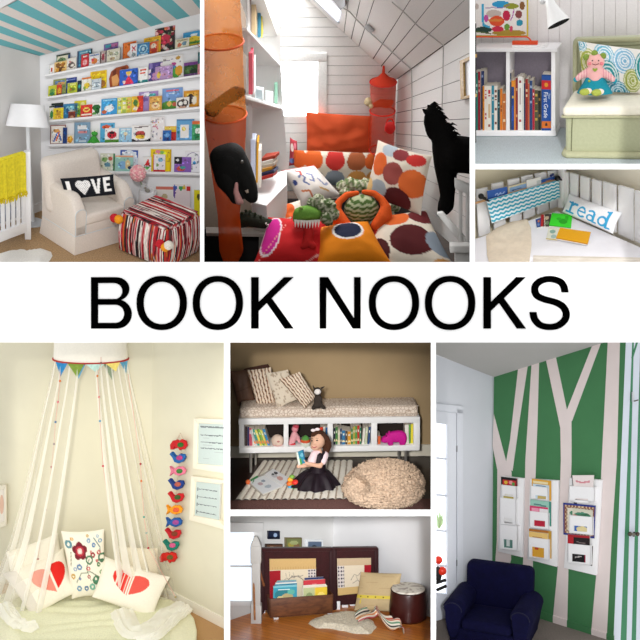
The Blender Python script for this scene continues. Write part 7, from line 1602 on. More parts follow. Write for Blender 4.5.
    # hands with fingers
    for hx, hy, ho, sgn in ((300.3, 466.3, 12.5, 1), (305.2, 463, 12.5, 1)):
        hs = [ball(c(hx, hy, ho), (2.0 * k, 1.2 * k, 1.7 * k), 12, 9)]
        for j, (dx, dy, L) in enumerate([(-1.9, -1.5, 2.1), (-2.1, -.5, 2.5), (-2.0, .5, 2.3), (-1.7, 1.3, 1.8)]):
            a = c(hx + dx * .6, hy + dy, ho); b = c(hx + dx * .6 - L * .7, hy + dy * 1.1, ho + .4); e = c(hx + dx * .6 - L, hy + dy * 1.1 + .4, ho - .6)
            hs.append(tube([a, b, e], [.62 * k, .55 * k, .42 * k], 8))
        hs.append(tube([c(hx + .3, hy - 1.2, ho + .5), c(hx - .5, hy - 2.6, ho + .9), c(hx - 1.6, hy - 3.0, ho + .6)], [.7 * k, .6 * k, .45 * k], 8))
        part(t, 'hand', meld(hs, .3 * k, 2), sk)
    # face
    for x, y, o in ((311.8, 440.8, 6.9), (317.0, 440.4, 8.2)):
        part(t, 'eye', ball(c(x, y, o), (1.05 * k, .6 * k, .7 * k), 10, 8), mat('#2a1a16', .3)); part(t, 'eyebrow', tube([c(x - 1.2, y - 1.9, o + .3), c(x, y - 2.4, o + .5), c(x + 1.3, y - 2, o + .3)], .22 * k, 5), mat('#5a3828', .8))
    part(t, 'mouth', tube([c(311.8, 446.6, 7.2), c(314.2, 447.8, 8.2), c(317.2, 446.6, 7.8)], [.25 * k, .6 * k, .25 * k], 8), mat('#b8505a', .5))
    # hair: cap with a fringe parting and curls to the shoulder
    hg = [ball(c(319.4, 438.4, -2.2), (8.3 * k, 7.8 * k, 8.4 * k), 24, 18)]
    for i in range(16):
        a = i / 15; x0 = 322 + 5 * math.sin(a * 3.1); y0 = 434 + a * 9
        hg.append(tube([c(x0, y0, 2 - 6 * a), c(x0 + 3 + rnd.uniform(-1, 1), y0 + 6, 1 - 5 * a), c(x0 + 1.2 + rnd.uniform(-1.2, 1.2), y0 + 11 + 4 * a, 1 - 3 * a)], [2.4 * k, 2.1 * k, .9 * k], 8))
    for i in range(7):
        a = i / 6; hg.append(tube([c(319 + a * 2, 431.4, 2), c(312.5 + a * 3.5, 433.0 + a * .6, 6.4), c(310.8 + a * 2.4, 436.4 + a * .4, 6.4 - a)], [1.6 * k, 1.4 * k, .5 * k], 7))
    part(t, 'hair', meld(hg, .7 * k, 2), hairm)
    bow = mat('#f3e6ea', .8); part(t, 'hair_bow', join(ball(c(313.2, 430.3, 6), (2.4 * k, 1.2 * k, 1.6 * k), 12, 8), ball(c(317.4, 429.2, 6), (2.4 * k, 1.2 * k, 1.6 * k), 12, 8), ball(c(315.3, 429.8, 7), 1.0 * k, 10, 8)), bow, label='white bow'); part(t, 'hair_bow', ball(c(321, 428.6, 5), (1.8 * k, 1.2 * k, 1.3 * k), 10, 8), mat('#d8452f', .8), label='red bow knot')
    part(t, 'sleeve', meld([capsule(c(314.5, 454, 2.5), c(311.8, 461, 5.2), 4.0 * k, 4.5 * k), capsule(c(318, 452.6, 1), c(314.5, 454.5, 2.5), 3.2 * k, 4 * k)], .6 * k, 4), mat('#efd7dc', .85, .05, 30)); part(t, 'sleeve', meld([capsule(c(325, 455, -.5), c(322.8, 461, 3), 3.8 * k, 4.1 * k)], .6 * k, 4), mat('#efd7dc', .85, .05, 30))
    part(t, 'dress_bodice', meld([capsule(c(318.6, 457, .2), c(317.6, 474, .4), 6.6 * k, 9.2 * k), capsule(c(323.5, 453, .5), c(322, 461, .5), 2.2 * k, 4.4 * k), capsule(c(315.5, 453.4, 2.4), c(315.5, 461, 3), 1.7 * k, 3.6 * k)], .7 * k, 4), dress)
    def skirt(u, v):
        a = u * 2 * math.pi; r = 9.0 + 15.0 * v ** .8; fold = 1 + .07 * v * math.sin(a * 9 + 1) + .04 * v * math.sin(a * 17)
        x = 317.5 - 3 * v + r * 1.0 * math.cos(a) * fold; o = (r * .85 * fold) * math.sin(a) + 3 * v
        p = c(x, 472, 0) + gp[1] * o * k; return V3((p.x, p.y, max(.035, c(317, 470).z - (c(317, 470).z - .04) * (v ** 1.1) + .02 * math.sin(a * 9) * v * (1 - v) * 3)))
    part(t, 'dress_skirt', gridsurf(skirt, 90, 14, closed_u=True), dress)
    # the book she holds
    hb = (c(301, 457, 13.5), (gp[1] + V3((.35, 0, .25))).normalized()); q = R.hits([(297, 452), (303.5, 449.5), (306, 462.5), (299.5, 465)], hb)
    t = thing(R, 'held_book', 'teal picture book held up by the child', 'book', q[3]); part(t, 'cover', panel(q, hb[1] * -.012, 12, 20, paint('#2f8fb0', ('r', 0, .55, .4, 1, '#58a84a'), ('e', .6, .35, .25, .14, '#7ac0d4'), ('r', .85, 0, 1, 1, '#1f5f86')), '#e8e4dc'), amat(.45), smooth=False); part(t, 'page', slab([p + hb[1] * .004 for p in R.hits([(296, 453), (297.6, 451.6), (300.4, 464.2), (298.6, 465.6)], hb)], hb[1] * -.016), mat('#e9efe4', .7), smooth=False)
    tunnel(R, 230, 342.5, 431, 510, 13.6, 'lrb', mat('#4d4238', .95))
    spot((-1.0, -1, .45), R.M @ V3((0, -.4, .3)), 5200, 14, .4, (1, .97, .92))
nook_f()
# ================================================================ nook G: attic landing with padded bed ends, book crate and stool
G_ = Room(333, 600, 12.6, pitch=20)
def nook_g():
    R = G_
    cr = R.floor(333.5, 584); lp = R.floor(228, 621); rp = R.floor(433, 618)
    back, right = R.vpl(cr, lp), R.vpl(cr, rp)
    struct(R, 'wall_back', slab([R.hit(228, 512, back), R.hit(338, 512, back), R.hit(338, 583, back), R.hit(228, 621, back)], back[1] * -.05), mat('#cfcfce', .85, .02, 3))
    struct(R, 'wall_right', slab([R.hit(333.5, 512, right), R.hit(433, 512, right), R.hit(433, 618, right), cr], right[1] * -.05), mat('#d6d6d8', .85, .02, 3))
    struct(R, 'baseboard_right', slab([R.hit(333.5, 578, off(right, .015)), R.hit(433, 611, off(right, .015)), R.hit(433, 618, off(right, .015)), R.hit(333.5, 584, off(right, .015))], right[1] * -.014), mat('#d4d2d0', .5, .01))
    # plank floor
    m = bpy.data.materials.new('floor_boards'); m.use_nodes = True; nt = m.node_tree; bs = nt.nodes['Principled BSDF']; bs.inputs['Roughness'].default_value = .28
    tc = nt.nodes.new('ShaderNodeTexCoord'); mp = nt.nodes.new('ShaderNodeMapping'); mp.inputs['Rotation'].default_value = (0, 0, .5)
    br = nt.nodes.new('ShaderNodeTexBrick'); br.inputs['Scale'].default_value = 6; br.inputs['Color1'].default_value = (*H('#b5662a'), 1); br.inputs['Color2'].default_value = (*H('#cc8038'), 1); br.inputs['Mortar'].default_value = (*H('#6a3616'), 1); br.inputs['Mortar Size'].default_value = .012; br.inputs['Brick Width'].default_value = 6; br.inputs['Row Height'].default_value = .42
    nt.links.new(tc.outputs['Object'], mp.inputs[0]); nt.links.new(mp.outputs[0], br.inputs['Vector']); nt.links.new(br.outputs['Color'], bs.inputs['Base Color'])
    struct(R, 'floor', slab([R.floor(228, 652), R.floor(433, 652), R.floor(433, 617), cr, R.floor(228, 620)], (0, 0, -.03)), m)
    # bright window with trim
    wp = off(back, .02)
    t = thing(R, 'window_1', None, None, R.hit(240, 603, back)); t['kind'] = 'structure'
    part(t, 'pane', slab(R.hits([(228.5, 532), (254, 532), (254, 603), (228.5, 603)], off(back, .012)), back[1] * -.004), glow('#dbe8f8', .98))
    tm = mat('#dcdcdc', .5, .01)
    for a, b, c, d, nm in ((228.5, 522.5, 263.5, 532.5, 'head_trim'), (254.2, 532, 262.5, 604, 'side_trim'), (228.5, 565.5, 254, 567.5, 'sash_bar'), (228.5, 601, 264, 606, 'sill')): part(t, nm, bev(slab(R.hits([(a, b), (c, b), (c, d), (a, d)], off(back, .035)), back[1] * -.033), .005, 2), tm)
    solo(R, 'wall_hook', 'small black fitting at the top corner above the window', 'hook', bev(slab(R.hits([(228.6, 516.5), (231.2, 517), (231.2, 522), (228.6, 522)], off(back, .06)), back[1] * -.05), .004, 1), mat('#1c1a1a', .5))
    # newel post
    nb = R.floor(256.5, 622); k = R.px(nb); zz = lambda y: R.up(nb, y).z
    t = thing(R, 'newel_post', 'white square newel post with a dark handrail by the window', 'post', nb)
    pm = mat('#b4b1ae', .5, .02)
    hw = 5.3 * k
    part(t, 'shaft', bev(box(nb.x - hw * .82, nb.x + hw * .82, nb.y - hw * .82, nb.y + hw * .82, 0, zz(545)), .006, 2), pm)
    part(t, 'base', bev(box(nb.x - hw, nb.x + hw, nb.y - hw, nb.y + hw, 0, zz(604)), .006, 2), pm)
    part(t, 'collar', bev(box(nb.x - hw, nb.x + hw, nb.y - hw, nb.y + hw, zz(562), zz(545)), .006, 2), pm)
    part(t, 'cap', bev(hexa([(nb.x - hw, nb.y - hw, zz(545)), (nb.x + hw, nb.y - hw, zz(545)), (nb.x + hw, nb.y + hw, zz(545)), (nb.x - hw, nb.y + hw, zz(545))], [(nb.x - hw * .3, nb.y - hw * .3, zz(536)), (nb.x + hw * .3, nb.y - hw * .3, zz(536)), (nb.x + hw * .3, nb.y + hw * .3, zz(536)), (nb.x - hw * .3, nb.y + hw * .3, zz(536))]), .006, 2), pm)
    part(t, 'handrail', tube([R.at(252.6, 541, R.depth(nb) - .03), R.at(254.8, 620, R.depth(nb) - .12)], .012, 8), wood('#7a4a26', '#a8703e'))
    q = R.hits([(257.5, 562), (264, 586), (264, 612), (262, 612)], R.facing(260, 580, R.depth(nb) + .12)); solo(R, 'stair_rail', 'brown stair handrail end just behind the newel post', 'rail', tube([q[0], q[1]], .014, 8), wood('#6a3a1c', '#8a5028'))
    # pictures
    def pic(x0, y0, x1, y1, pat, lab, edge='#2a2420', w=1.0, d=.03):
        t = thing(R, 'wall_picture', lab, 'picture', R.hit((x0 + x1) / 2, y1, back), 'small pictures above the padded bed end')
        part(t, 'frame', bev(slab(R.hits([(x0, y0), (x1, y0), (x1, y1), (x0, y1)], off(back, d)), back[1] * -(d - .002)), .004, 1), mat(edge, .4)); part(t, 'print', panel(R.hits([(x0 + w, y0 + w), (x1 - w, y0 + w), (x1 - w, y1 - w), (x0 + w, y1 - w)], off(back, d + .003)), back[1] * -.002, 24, 20, pat, edge), amat(.3), smooth=False)
    pic(268.4, 531, 280.2, 539.2, paint('#1c2740', ('e', .6, .5, .2, .3, '#9ab0d0'), ('r', 0, .8, 1, 1, '#0f1424')), 'small dark navy picture, highest on the wall', '#14182a')
    pic(266, 544, 283, 560, paint('#6a4a38', ('e', .3, .3, .2, .2, '#b08a70'), ('e', .7, .35, .15, .2, '#c8a890')), 'brown picture half hidden by the padded bed end', '#3a2820')
    pic(285.7, 537.7, 302.2, 560, paint('#7a8050', ('e', .3, .3, .2, .15, '#b0a048'), ('e', .7, .4, .2, .2, '#8a6a4a'), ('e', .5, .2, .3, .1, '#a8b078')), 'olive green painted picture above the patchwork with buff band', '#6a6040')
    pic(306.3, 539.8, 323.4, 560, paint('#5f7088', ('e', .5, .6, .3, .3, '#e4e6ea'), ('e', .45, .35, .2, .15, '#2f3a4a')), 'photo of a white dog shape in a white frame', '#dfe3e6', 1.8)
    # padded bed ends
    velvet = mat('#30080b', .85, .2, 20, .2, bscale=40, sheen=.2); dk = mat('#2a0a0e', .7)
    def bed_end(x0, x1, yt0, yt1, yb0, yb1, pl, thick, lab, patch, pq, legs):
        t = thing(R, 'padded_bed_end', lab, 'screen', R.hit((x0 + x1) / 2, yb0, pl))
        n = pl[1]
        part(t, 'panel', bev(slab(R.hits([(x0, yt0), (x1, yt1), (x1, yb1), (x0, yb0)], pl), n * -thick), .012, 2), velvet)
        for a, b in ((x0 - .5, x0 + 3.5), (x1 - 3.5, x1 + .8)): part(t, 'post', bev(slab(R.hits([(a, yt0 - .6), (b, yt0 - .6 + (yt1 - yt0) * .1), (b, yb1 + 6), (a, yb0 + 6)], off(pl, .012)), n * -(thick + .02)), .01, 2), dk)
        part(t, 'top_rail', bev(slab(R.hits([(x0, yt0 - 1), (x1, yt1 - 1), (x1, yt1 + 2.5), (x0, yt0 + 2.5)], off(pl, .012)), n * -(thick + .02)), .008, 2), velvet)
        part(t, 'patchwork', panel(R.hits(pq, off(pl, .008)), n * -.006, 90, 70, patch, '#cbb08a'), amat(.9), smooth=False, label='stitched patchwork inset')
        return t
    bl = R.vpl(R.floor(262, 617), R.floor(333, 610)); br_ = R.vpl(R.floor(333, 610), R.floor(380, 605))
    def lattice(c1, c2, n):
        a, b = H(c1), H(c2)
        return lambda u, v, c: c
    def patt(u, v, c):
        return c
    def grid_(u0, v0, u1, v1, a, b, n):
        A_, B_ = H(a), H(b)
        def f(u, v, c):
            if u0 <= u <= u1 and v0 <= v <= v1:
                x, y = (u - u0) / (u1 - u0) * n, (v - v0) / (v1 - v0) * n * (v1 - v0) / (u1 - u0) * .8
                return A_ if abs((x % 1) - .5) + abs((y % 1) - .5) < .38 else B_
            return c
        return f
    # left one: buff band on top, red block, cream block with stitched drawing, lattice block
    P1 = paint('#d9ccb2', ('r', 0, 0, 1, .27, '#c8a66e'), *[('s', [(k_ / 18, 0), (k_ / 18 + .004, .27)], .008, '#b8935c') for k_ in range(1, 18)], ('r', 0, .29, .235, 1, '#9c1624'), grid_(.82, .27, 1, 1, '#4a4450', '#cfc6c0', 3),
        ('o', .55, .78, .24, .35, .93, '#8e867a'), ('s', [(.3, .55), (.36, .48), (.42, .52), (.48, .42), (.52, .48), (.6, .42), (.66, .45), (.72, .42)], .018, '#978e82'), ('s', [(.34, .36), (.36, .44)], .016, '#978e82'), ('s', [(.42, .34), (.43, .44)], .016, '#978e82'), ('s', [(.5, .34), (.52, .42)], .016, '#978e82'), ('e', .82, .58, .03, .04, '#4a4a4a'), ('s', [(.76, .62), (.8, .8)], .016, '#5a5a5a'), asp=1.6)
    bed_end(261.5, 333, 549.5, 549, 611, 606, bl, .05, 'dark red padded bed end with red and cream patchwork, standing behind the book crate', P1, [(269.5, 559), (316, 558.5), (316, 597), (270, 600)], 1)
    P2 = paint('#d8cbb4', ('r', 0, 0, 1, .2, '#bfa98a'), ('r', 0, .8, 1, 1, '#c9aa70'), ('r', .8, .2, 1, .55, '#9c1624'), grid_(0, .2, .2, .8, '#4a4450', '#cfc6c0', 2.5), ('s', [(.4, .6), (.5, .45), (.6, .5), (.7, .4)], .02, '#a0988a'), ('s', [(.45, .7), (.6, .62), (.68, .7)], .02, '#a0988a'), ('s', [(.55, .5), (.6, .62)], .015, '#a0988a'), asp=.9)
    bed_end(333.8, 378, 549, 548.3, 606, 603, br_, .05, 'dark red padded bed end with a lattice edged patchwork, standing behind the tan cushion', P2, [(337, 558.5), (371, 558), (371, 592), (338, 595.5)], 1)
    # white blocks under the panels (spindles of the gallery)
    for i, (x, y) in enumerate([(262, 612), (284, 613), (300, 612), (318, 612), (337, 608.5), (345, 606.5), (353, 605)]):
        p = R.floor(x, y + 1); k = R.px(p); solo(R, 'white_block', ['white foot block nearest the newel post', 'white foot block under the crate end nearer the window', 'white foot block under the middle of the book crate', 'white foot block under the yellow books', 'white foot block just past the book crate', 'white foot block between crate and tan cushion', 'white foot block nearest the tan cushion'][i], 'block', bev(box(p.x - 3.2 * k, p.x + 3.2 * k, p.y - .01, p.y + .05, 0, 8.5 * k), .006, 2), mat('#dfe0e2', .5), group='white foot blocks under the padded bed ends')
    # crate
    c0, c1 = R.floor(271.5, 621.5), R.floor(333, 615.5)
    fr = R.vpl(c0, c1); n = fr[1]; W4 = [(269.5, 599), (333.5, 594.5), (332.5, 613), (270.5, 618)]
    wd = wood('#4a2816', '#6e4226', (2, 9, 9), .5)
    q = R.hits(W4, fr); dpt = -n * .22
    zf = min(p.z for p in q)
    t = thing(R, 'book_crate', 'long brown wooden crate of picture books on small white feet', 'crate', (q[2] + q[3]) / 2)
    part(t, 'front_panel', bev(slab(q, dpt * .07), .004, 2), wd)
    part(t, 'back_panel', bev(slab([p + dpt for p in q], dpt * .07), .004, 2), wd)
    for a, b, c in ((0, 3, .0), (1, 2, .0)): part(t, 'side_panel', bev(slab([q[a], q[a] + dpt, q[b] + dpt, q[b]], (q[1] - q[0]).normalized() * (.018 if a == 0 else -.018)), .003, 1), wd)
    part(t, 'bottom', slab([q[3] + V3((0, 0, .012)), q[2] + V3((0, 0, .012)), q[2] + dpt + V3((0, 0, .012)), q[3] + dpt + V3((0, 0, .012))], V3((0, 0, -.012))), wd)
    for x in (276, 330):
        p = R.hit(x, 614, off(fr, -.06)); part(t, 'foot', bev(box(p.x - .03, p.x + .03, p.y - .02, p.y + .03, min(q[2].z, q[3].z) - .06 if min(q[2].z, q[3].z) > .06 else 0, min(q[2].z, q[3].z) + .02), .004, 1), mat('#c9c6c4', .5))
    # books in the crate, front one of each group shows its cover
    def cb(x0, x1, y0, y1, o, pat, lab, tilt=0):
        pl = off(fr, -o); qq = R.hits([(x0, y0), (x1, y0 - .06 * (x1 - x0) + tilt), (x1, y1), (x0, y1)], pl)
        solo(R, 'picture_book', lab, 'book', panel(qq, n * -.010, 30, 30, pat, '#e6e2d6'), amat(.45), group='books in the wooden crate', smooth=False)
    cb(273.3, 297, 586.3, 612, .03, paint('#3a9ab0', ('r', 0, 0, 1, .07, '#7ac0cc'), ('e', .4, .35, .35, .2, '#2a7a86'), ('e', .6, .45, .25, .16, '#b8a878'), ('e', .3, .5, .16, .1, '#d8c890'), ('e', .75, .25, .16, .1, '#60b0a0'), ('r', .2, .12, .7, .18, '#d8e8e4')), 'turquoise picture book at the front of the group near the window')
    for i, (y, c, lab) in enumerate([(584.5, '#2f8aa8', 'teal book edge just behind the turquoise one'), (583, '#e0e4dc', 'white book edge behind the turquoise one'), (582.2, '#3f7ab8', 'mid blue book edge behind the turquoise one'), (581.2, '#58b0b8', 'aqua book edge second from the back'), (580.8, '#2a9ac0', 'bright blue book at the back of the group near the window')]): cb(275 + i * .6, 297 - i * .3, y, 610, .048 + i * .022, paint(c, ('r', .2, .1, .8, .14, '#dfe8e8')), lab)
    cb(303.5, 327, 588.2, 611, .03, paint('#d8c878', ('r', 0, 0, .45, 1, '#b8c090'), ('e', .25, .4, .16, .2, '#8a9a6a'), ('r', .5, 0, 1, 1, '#e2c23a'), ('e', .75, .35, .15, .15, '#f0d870')), 'yellow and sage picture book at the front of the second group')
    for i, (y, c, lab) in enumerate([(586.8, '#ece4d0', 'cream book edge just behind the yellow and sage one'), (585.5, '#f0ece0', 'white book edge second behind the yellow and sage one'), (580.5, '#c83a44', 'red book with a rounded picture in the second group'), (580.2, '#dfe4ea', 'pale grey book edge in the second group'), (578, '#2a3a6a', 'navy book at the back of the second group')]): cb(302.5 + i * .5, 327 - i * .9, y, 609, .048 + i * .022, paint(c, ('e', .5, .3, .3, .16, '#e8a0a0' if i == 2 else '#a8b8c8')), lab)
    # tan cushion
    cp = R.lean(R.floor(376, 614.5), -16, 14); q = R.hits([(361, 572), (401.5, 573.5), (396, 612), (354, 610.5)], cp)
    P3 = paint('#c2ab82', ('r', 0, .585, 1, .66, '#d8c24a'), *[('e', .12 + .19 * i, .622, .016, .02, '#3a3020') for i in range(5)], *[('s', [(0, .15 * i + .1), (1, .15 * i + .08)], .006, '#b39a70') for i in range(6)], ('s', [(.15, .6), (.13, .8)], .03, '#d8c24a'))
    solo(R, 'cushion', 'large tan cushion with a yellow measuring-tape ribbon across it', 'cushion', pillow(q, cp[1], .16, 90, 70, P3, '#b9a27a', .02, .01, 3), amat(.9, .2, 60))
    # stool
    sb = R.floor(408, 618.5); k = R.px(sb); zt = R.up(sb, 588.5).z
    t = thing(R, 'pouf_stool', 'dark red-brown drum stool with a cream patterned top', 'stool', sb)
    lm = mat('#38110d', .35, .15, 10, .1, bscale=20)
    part(t, 'body', lathe([(16.2 * k, .0), (18.4 * k, .03), (18.8 * k, zt * .45), (17.4 * k, zt - .03), (16.6 * k, zt - .008)], sb, 40), lm)
    part(t, 'top', lathe([(16.8 * k, zt - .014), (16.4 * k, zt + .012), (12.1 * k, zt + .0178), (12 * k, zt + .018), (8 * k, zt + .021), (4 * k, zt + .023), (.01, zt + .024)], sb, 40, pat=lambda u, v: H('#b5a698') if mnoise.noise(V3((6 * (1 - v) * math.cos(u * 6.283), 6 * (1 - v) * math.sin(u * 6.283), 2))) > .12 else H('#e9e2d4')), amat(.8)); part(t, 'seam', tube([sb + V3((16.9 * k * math.cos(a), 16.9 * k * math.sin(a), zt - .012)) for a in [i * math.pi / 20 for i in range(41)]], .007, 6), mat('#2a0d0a', .6))
    # sheepskin
    sh = [R.floor(*p) for p in [(308, 624), (314, 618), (326, 615.5), (340, 612), (352, 611), (364, 615), (374, 622), (377, 627), (370, 634.5), (356, 634), (344, 631.5), (330, 629), (316, 628.5)]]
    c = sum(sh, V3()) / len(sh); V, Fc = [], []; n_ = len(sh) * 6
    for j in range(10):
        f = j / 9
        for i in range(n_):
            a = sh[i // 6].lerp(sh[(i // 6 + 1) % len(sh)], (i % 6) / 6); p = c.lerp(a, 1 - f * .98); p = p + (p - c) * .06 * mnoise.noise(p * 9) * (1 - f)
            V.append(V3((p.x, p.y, .002 + .045 * min(1, f * 3) + (.016 * mnoise.noise(p * 26) if j else 0))))
    for j in range(9):
        for i in range(n_): Fc.append((j * n_ + i, j * n_ + (i + 1) % n_, (j + 1) * n_ + (i + 1) % n_, (j + 1) * n_ + i))
    solo(R, 'sheepskin_rug', 'cream sheepskin lying on the honey coloured floor boards', 'rug', (V, Fc, None), mat('#f0e4cc', 1, .16, 50, 1, bscale=110))
    # striped blanket: crumpled ribbon of cloth
    bs_ = spline([R.floor(x, y, .075) for x, y in ((356, 618), (368, 612), (374, 608), (378, 614), (388, 619), (399, 621), (402, 626))], 10)
    def cl(u, v):
        i = min(len(bs_) - 2, int(u * (len(bs_) - 1))); p = bs_[i].lerp(bs_[i + 1], u * (len(bs_) - 1) - i); w = .10 + .07 * math.sin(u * 3.1)
        return p + V3(((v - .5) * w * .5, -(v - .5) * w * 2.2, .035 * math.sin(v * 9 + u * 4) + .02 * math.sin(u * 17) + (.05 * math.exp(-((u - .4) / .15) ** 2) - .02)))
    sc = [H(x) for x in ['#e6dcc8', '#c8543a', '#e6dcc8', '#5a8a6a', '#e8dfd0', '#2a2a2a', '#e6dcc8', '#d88a4a', '#e8e0d0', '#b03a4a']]
    solo(R, 'striped_blanket', 'crumpled striped cloth in red, green and cream on the sheepskin edge', 'blanket', gridsurf(cl, 60, 40, lambda u, v: sc[int(v * 19.9) % 10]), amat(.9, .2, 60))
    tunnel(R, 230, 516, 431, 640, 13.4, 'r', mat('#dcdcdc', .9))
    spot((.5, -1, .35), R.M @ V3((.1, -.2, .3)), 6200, 13, .4, (.97, .98, 1))
nook_g()
# ================================================================ nook H: tree-striped green wall with magazine racks and a navy armchair
H_ = Room(495, 600, 13.2, pitch=22)
def nook_h():
    R = H_
    c = R.floor(492, 603); gr = R.floor(614, 641); gl = R.floor(434, 621)
    green, left = R.vpl(c, gr), R.vpl(c, gl)
    ct = R.hit(494, 377, green); ctr_ = R.hit(606, 342, green); ctl = R.hit(436, 354.5, left)
    ceil = R.pl3(ct, ctr_, ctl)
    gm = mat('#427a4e', .7, .03, 4); wm = mat('#d3d6dd', .8, .02, 3); pk = mat('#e2d5d2', .75, .02, 5)
    C1 = (626, 338); C2 = (613, 642)
    struct(R, 'wall_green', slab([R.hit(494, 377, green), R.hit(619, 338, green), R.hit(*C1, green), R.hit(*C2, green), R.hit(492, 603, green)], green[1] * -.05), gm)
    struct(R, 'wall_left', slab([R.hit(434, 354, left), R.hit(494.5, 377, left), R.hit(492, 603, left), R.hit(434, 621, left)], left[1] * -.05), wm)
    struct(R, 'ceiling', slab(R.hits([(434, 353.8), (494, 377), (619, 338), (434, 338)], ceil), ceil[1] * -.04), mat('#b4b2af', .85, .02, 3))
    struct(R, 'floor', slab([R.floor(434, 655), R.floor(655, 655), gr, c, gl], (0, 0, -.05)), mat('#80766f', .9, .15, 60, .4, bscale=100))
    # painted tree trunks, thin boards of colour on the wall
    tp = off(green, .004)
    def trunk(name, polys):
        g = join(*[slab(R.hits(p, off(tp, .0004 * i)), green[1] * -.0035) for i, p in enumerate(polys)]); struct(R, name, g, pk)
    trunk('trim_1', [[(493.7, 414), (505.8, 460.5), (511.5, 472), (511, 560), (499, 600), (492.5, 600), (496.8, 540), (497.3, 470), (492.5, 446)], [(518, 369.3), (527.6, 366.3), (519.5, 420), (512.5, 471), (505.8, 468), (506.3, 460), (510, 440)]])
    trunk('trim_2', [[(531.5, 365), (539, 362.5), (537.5, 420), (536, 460), (534, 520), (531.5, 612), (521, 608), (524, 540), (525.3, 460)]])
    trunk('trim_3', [[(546, 360.3), (555.8, 357.3), (567, 410.5), (571.4, 421), (571.5, 460), (568.5, 560), (567, 628), (552.5, 622), (557.5, 570), (560.8, 460), (560.3, 428)], [(592, 346), (600.8, 343.2), (572, 421), (566, 424), (566.6, 410.5)]])
    trunk('trim_4', [[(607.8, 340.5), (620, 338), (616.8, 460), (611.5, 540), (606.5, 640), (590.8, 636), (597.5, 560), (601.8, 460)]])
    # baseboard on the green wall, painted green and pink with the trunks
    bp = off(green, .02)
    for i, (x0, y0, x1, y1, m) in enumerate(((493, 593, 521, 604, gm), (521, 604, 531.3, 608, pk), (531.3, 608, 552.8, 615.5, gm), (552.8, 615.5, 566.8, 620.3, pk), (566.8, 620.3, 591.2, 628.6, gm), (591.2, 628.6, 606.3, 633.6, pk), (606.3, 633.6, 613.6, 636.2, gm))):
        struct(R, f'baseboard_{["green", "pink"][m is pk]}', slab(R.hits([(x0, y0), (x1, y1), (x1, y1 + 13), (x0, y0 + 13)], bp), green[1] * -.018), m)
    # closet side: striped panelling turning away from the green wall
    a, b = R.hit(*C1, green), R.hit(*C2, green); e = R.at(640, 480, R.depth(R.hit(620, 480, green)) + .35)
    cl = R.pl3(a, b, e)
    S = [(626, 613.5), (632.3, 620.5), (634, 626.5), (640.5, 631.5), (642.5, 636), (652, 650)]
    cols = ['#ccd3de', '#2f7a52', '#ccd3de', '#2f7a52', '#ccd3de']
    t = thing(R, 'door_2', None, None, b); t['kind'] = 'structure'
    for i in range(5):
        (t0, b0), (t1, b1) = S[i], S[i + 1]
        part(t, 'stripe_board', slab(R.hits([(t0, 338), (t1, 338), (b1, 642), (b0, 642)], cl), cl[1] * -.03), mat(cols[i], .6, .02, 4))
    part(t, 'stripe_board', slab(R.hits([(631.5, 358), (633.2, 358), (639.5, 338), (637.6, 338)], off(cl, .004)), cl[1] * -.003), mat('#2f7a52', .6, .02, 4))
    kp = R.hit(631, 534, off(cl, .02)); k = R.px(kp); mm = mat('#5a5248', .25, .05, metal=.9)
    kn = part(t, 'knob', join(*[ball(R.hit(x, 534, off(cl, .06)), 2.3 * k, 14, 10) for x in (630, 637.5)], tube([R.hit(630, 534, off(cl, .05)), R.hit(638, 534.5, off(cl, .05))], 1.2 * k, 10)), mm)
    part(kn, 'rose', lathe([(2.6 * k, 0), (2.6 * k, .01)], R.hit(633.5, 534.2, off(cl, .02)), 16, ax=cl[1]), mm)
    hg = part(t, 'hinge', bev(slab(R.hits([(632.6, 392), (634.4, 392), (634.4, 402), (632.6, 402)], off(cl, .02)), cl[1] * -.015), .002, 1), mat('#c9ccd0', .4, metal=.5)); part(hg, 'pin', tube(R.hits([(634.6, 401), (638, 400)], off(cl, .03)), .008, 6), mm)
    # ---------------- glazed door in the left wall
    lp = off(left, .02)
    t = thing(R, 'door_1', None, None, R.hit(447, 618, left)); t['kind'] = 'structure'; fm = mat('#d9dce4', .5, .01)
    sl = .30
    def L(x, y): return (x, y + (x - 447) * sl * .35)
    part(t, 'outside_light', slab(R.hits([(434, 421), (449, 424), (449, 606), (434, 610)], off(left, .004)), left[1] * -.003), glow('#f6faff', 1.15))
    for nm, x0, x1, y0, y1, d in (('stile', 447.3, 456.3, 412, 616, .05), ('jamb', 457.2, 463.2, 408, 614, .035), ('head_trim', 434, 463.5, 404.5, 412, .035), ('top_rail', 434, 447.5, 412, 424.5, .05), ('bottom_rail', 434, 447.5, 594, 618, .05), ('muntin', 434, 447.5, 458.2, 460.2, .045), ('muntin', 434, 447.5, 495, 497, .045), ('muntin', 434, 447.5, 530.5, 532.5, .045), ('muntin', 434, 447.5, 565.5, 567.5, .045)):
        q = R.hits([L(x0, y0), L(x1, y0), (x1, y1 - (x1 - 447) * .29), (x0, y1 - (x0 - 447) * .29)] if y1 > 600 else [L(x0, y0), L(x1, y0), L(x1, y1), L(x0, y1)], off(left, d)); part(t, nm, bev(slab(q, left[1] * -(d - .006)), .003, 1), fm)
    for y in (446, 560): part(t, 'hinge', slab(R.hits([(456.3, y), (457.4, y), (457.4, y + 6), (456.3, y + 6)], off(left, .052)), left[1] * -.01), mat('#8a8c90', .4, metal=.6))
    # what stands outside the door: plant and red toys
    op = off(left, .012)
    t = thing(R, 'garden_plant', 'pale green leafy plant seen through the glazed door', 'plant', R.hit(440, 528, op))
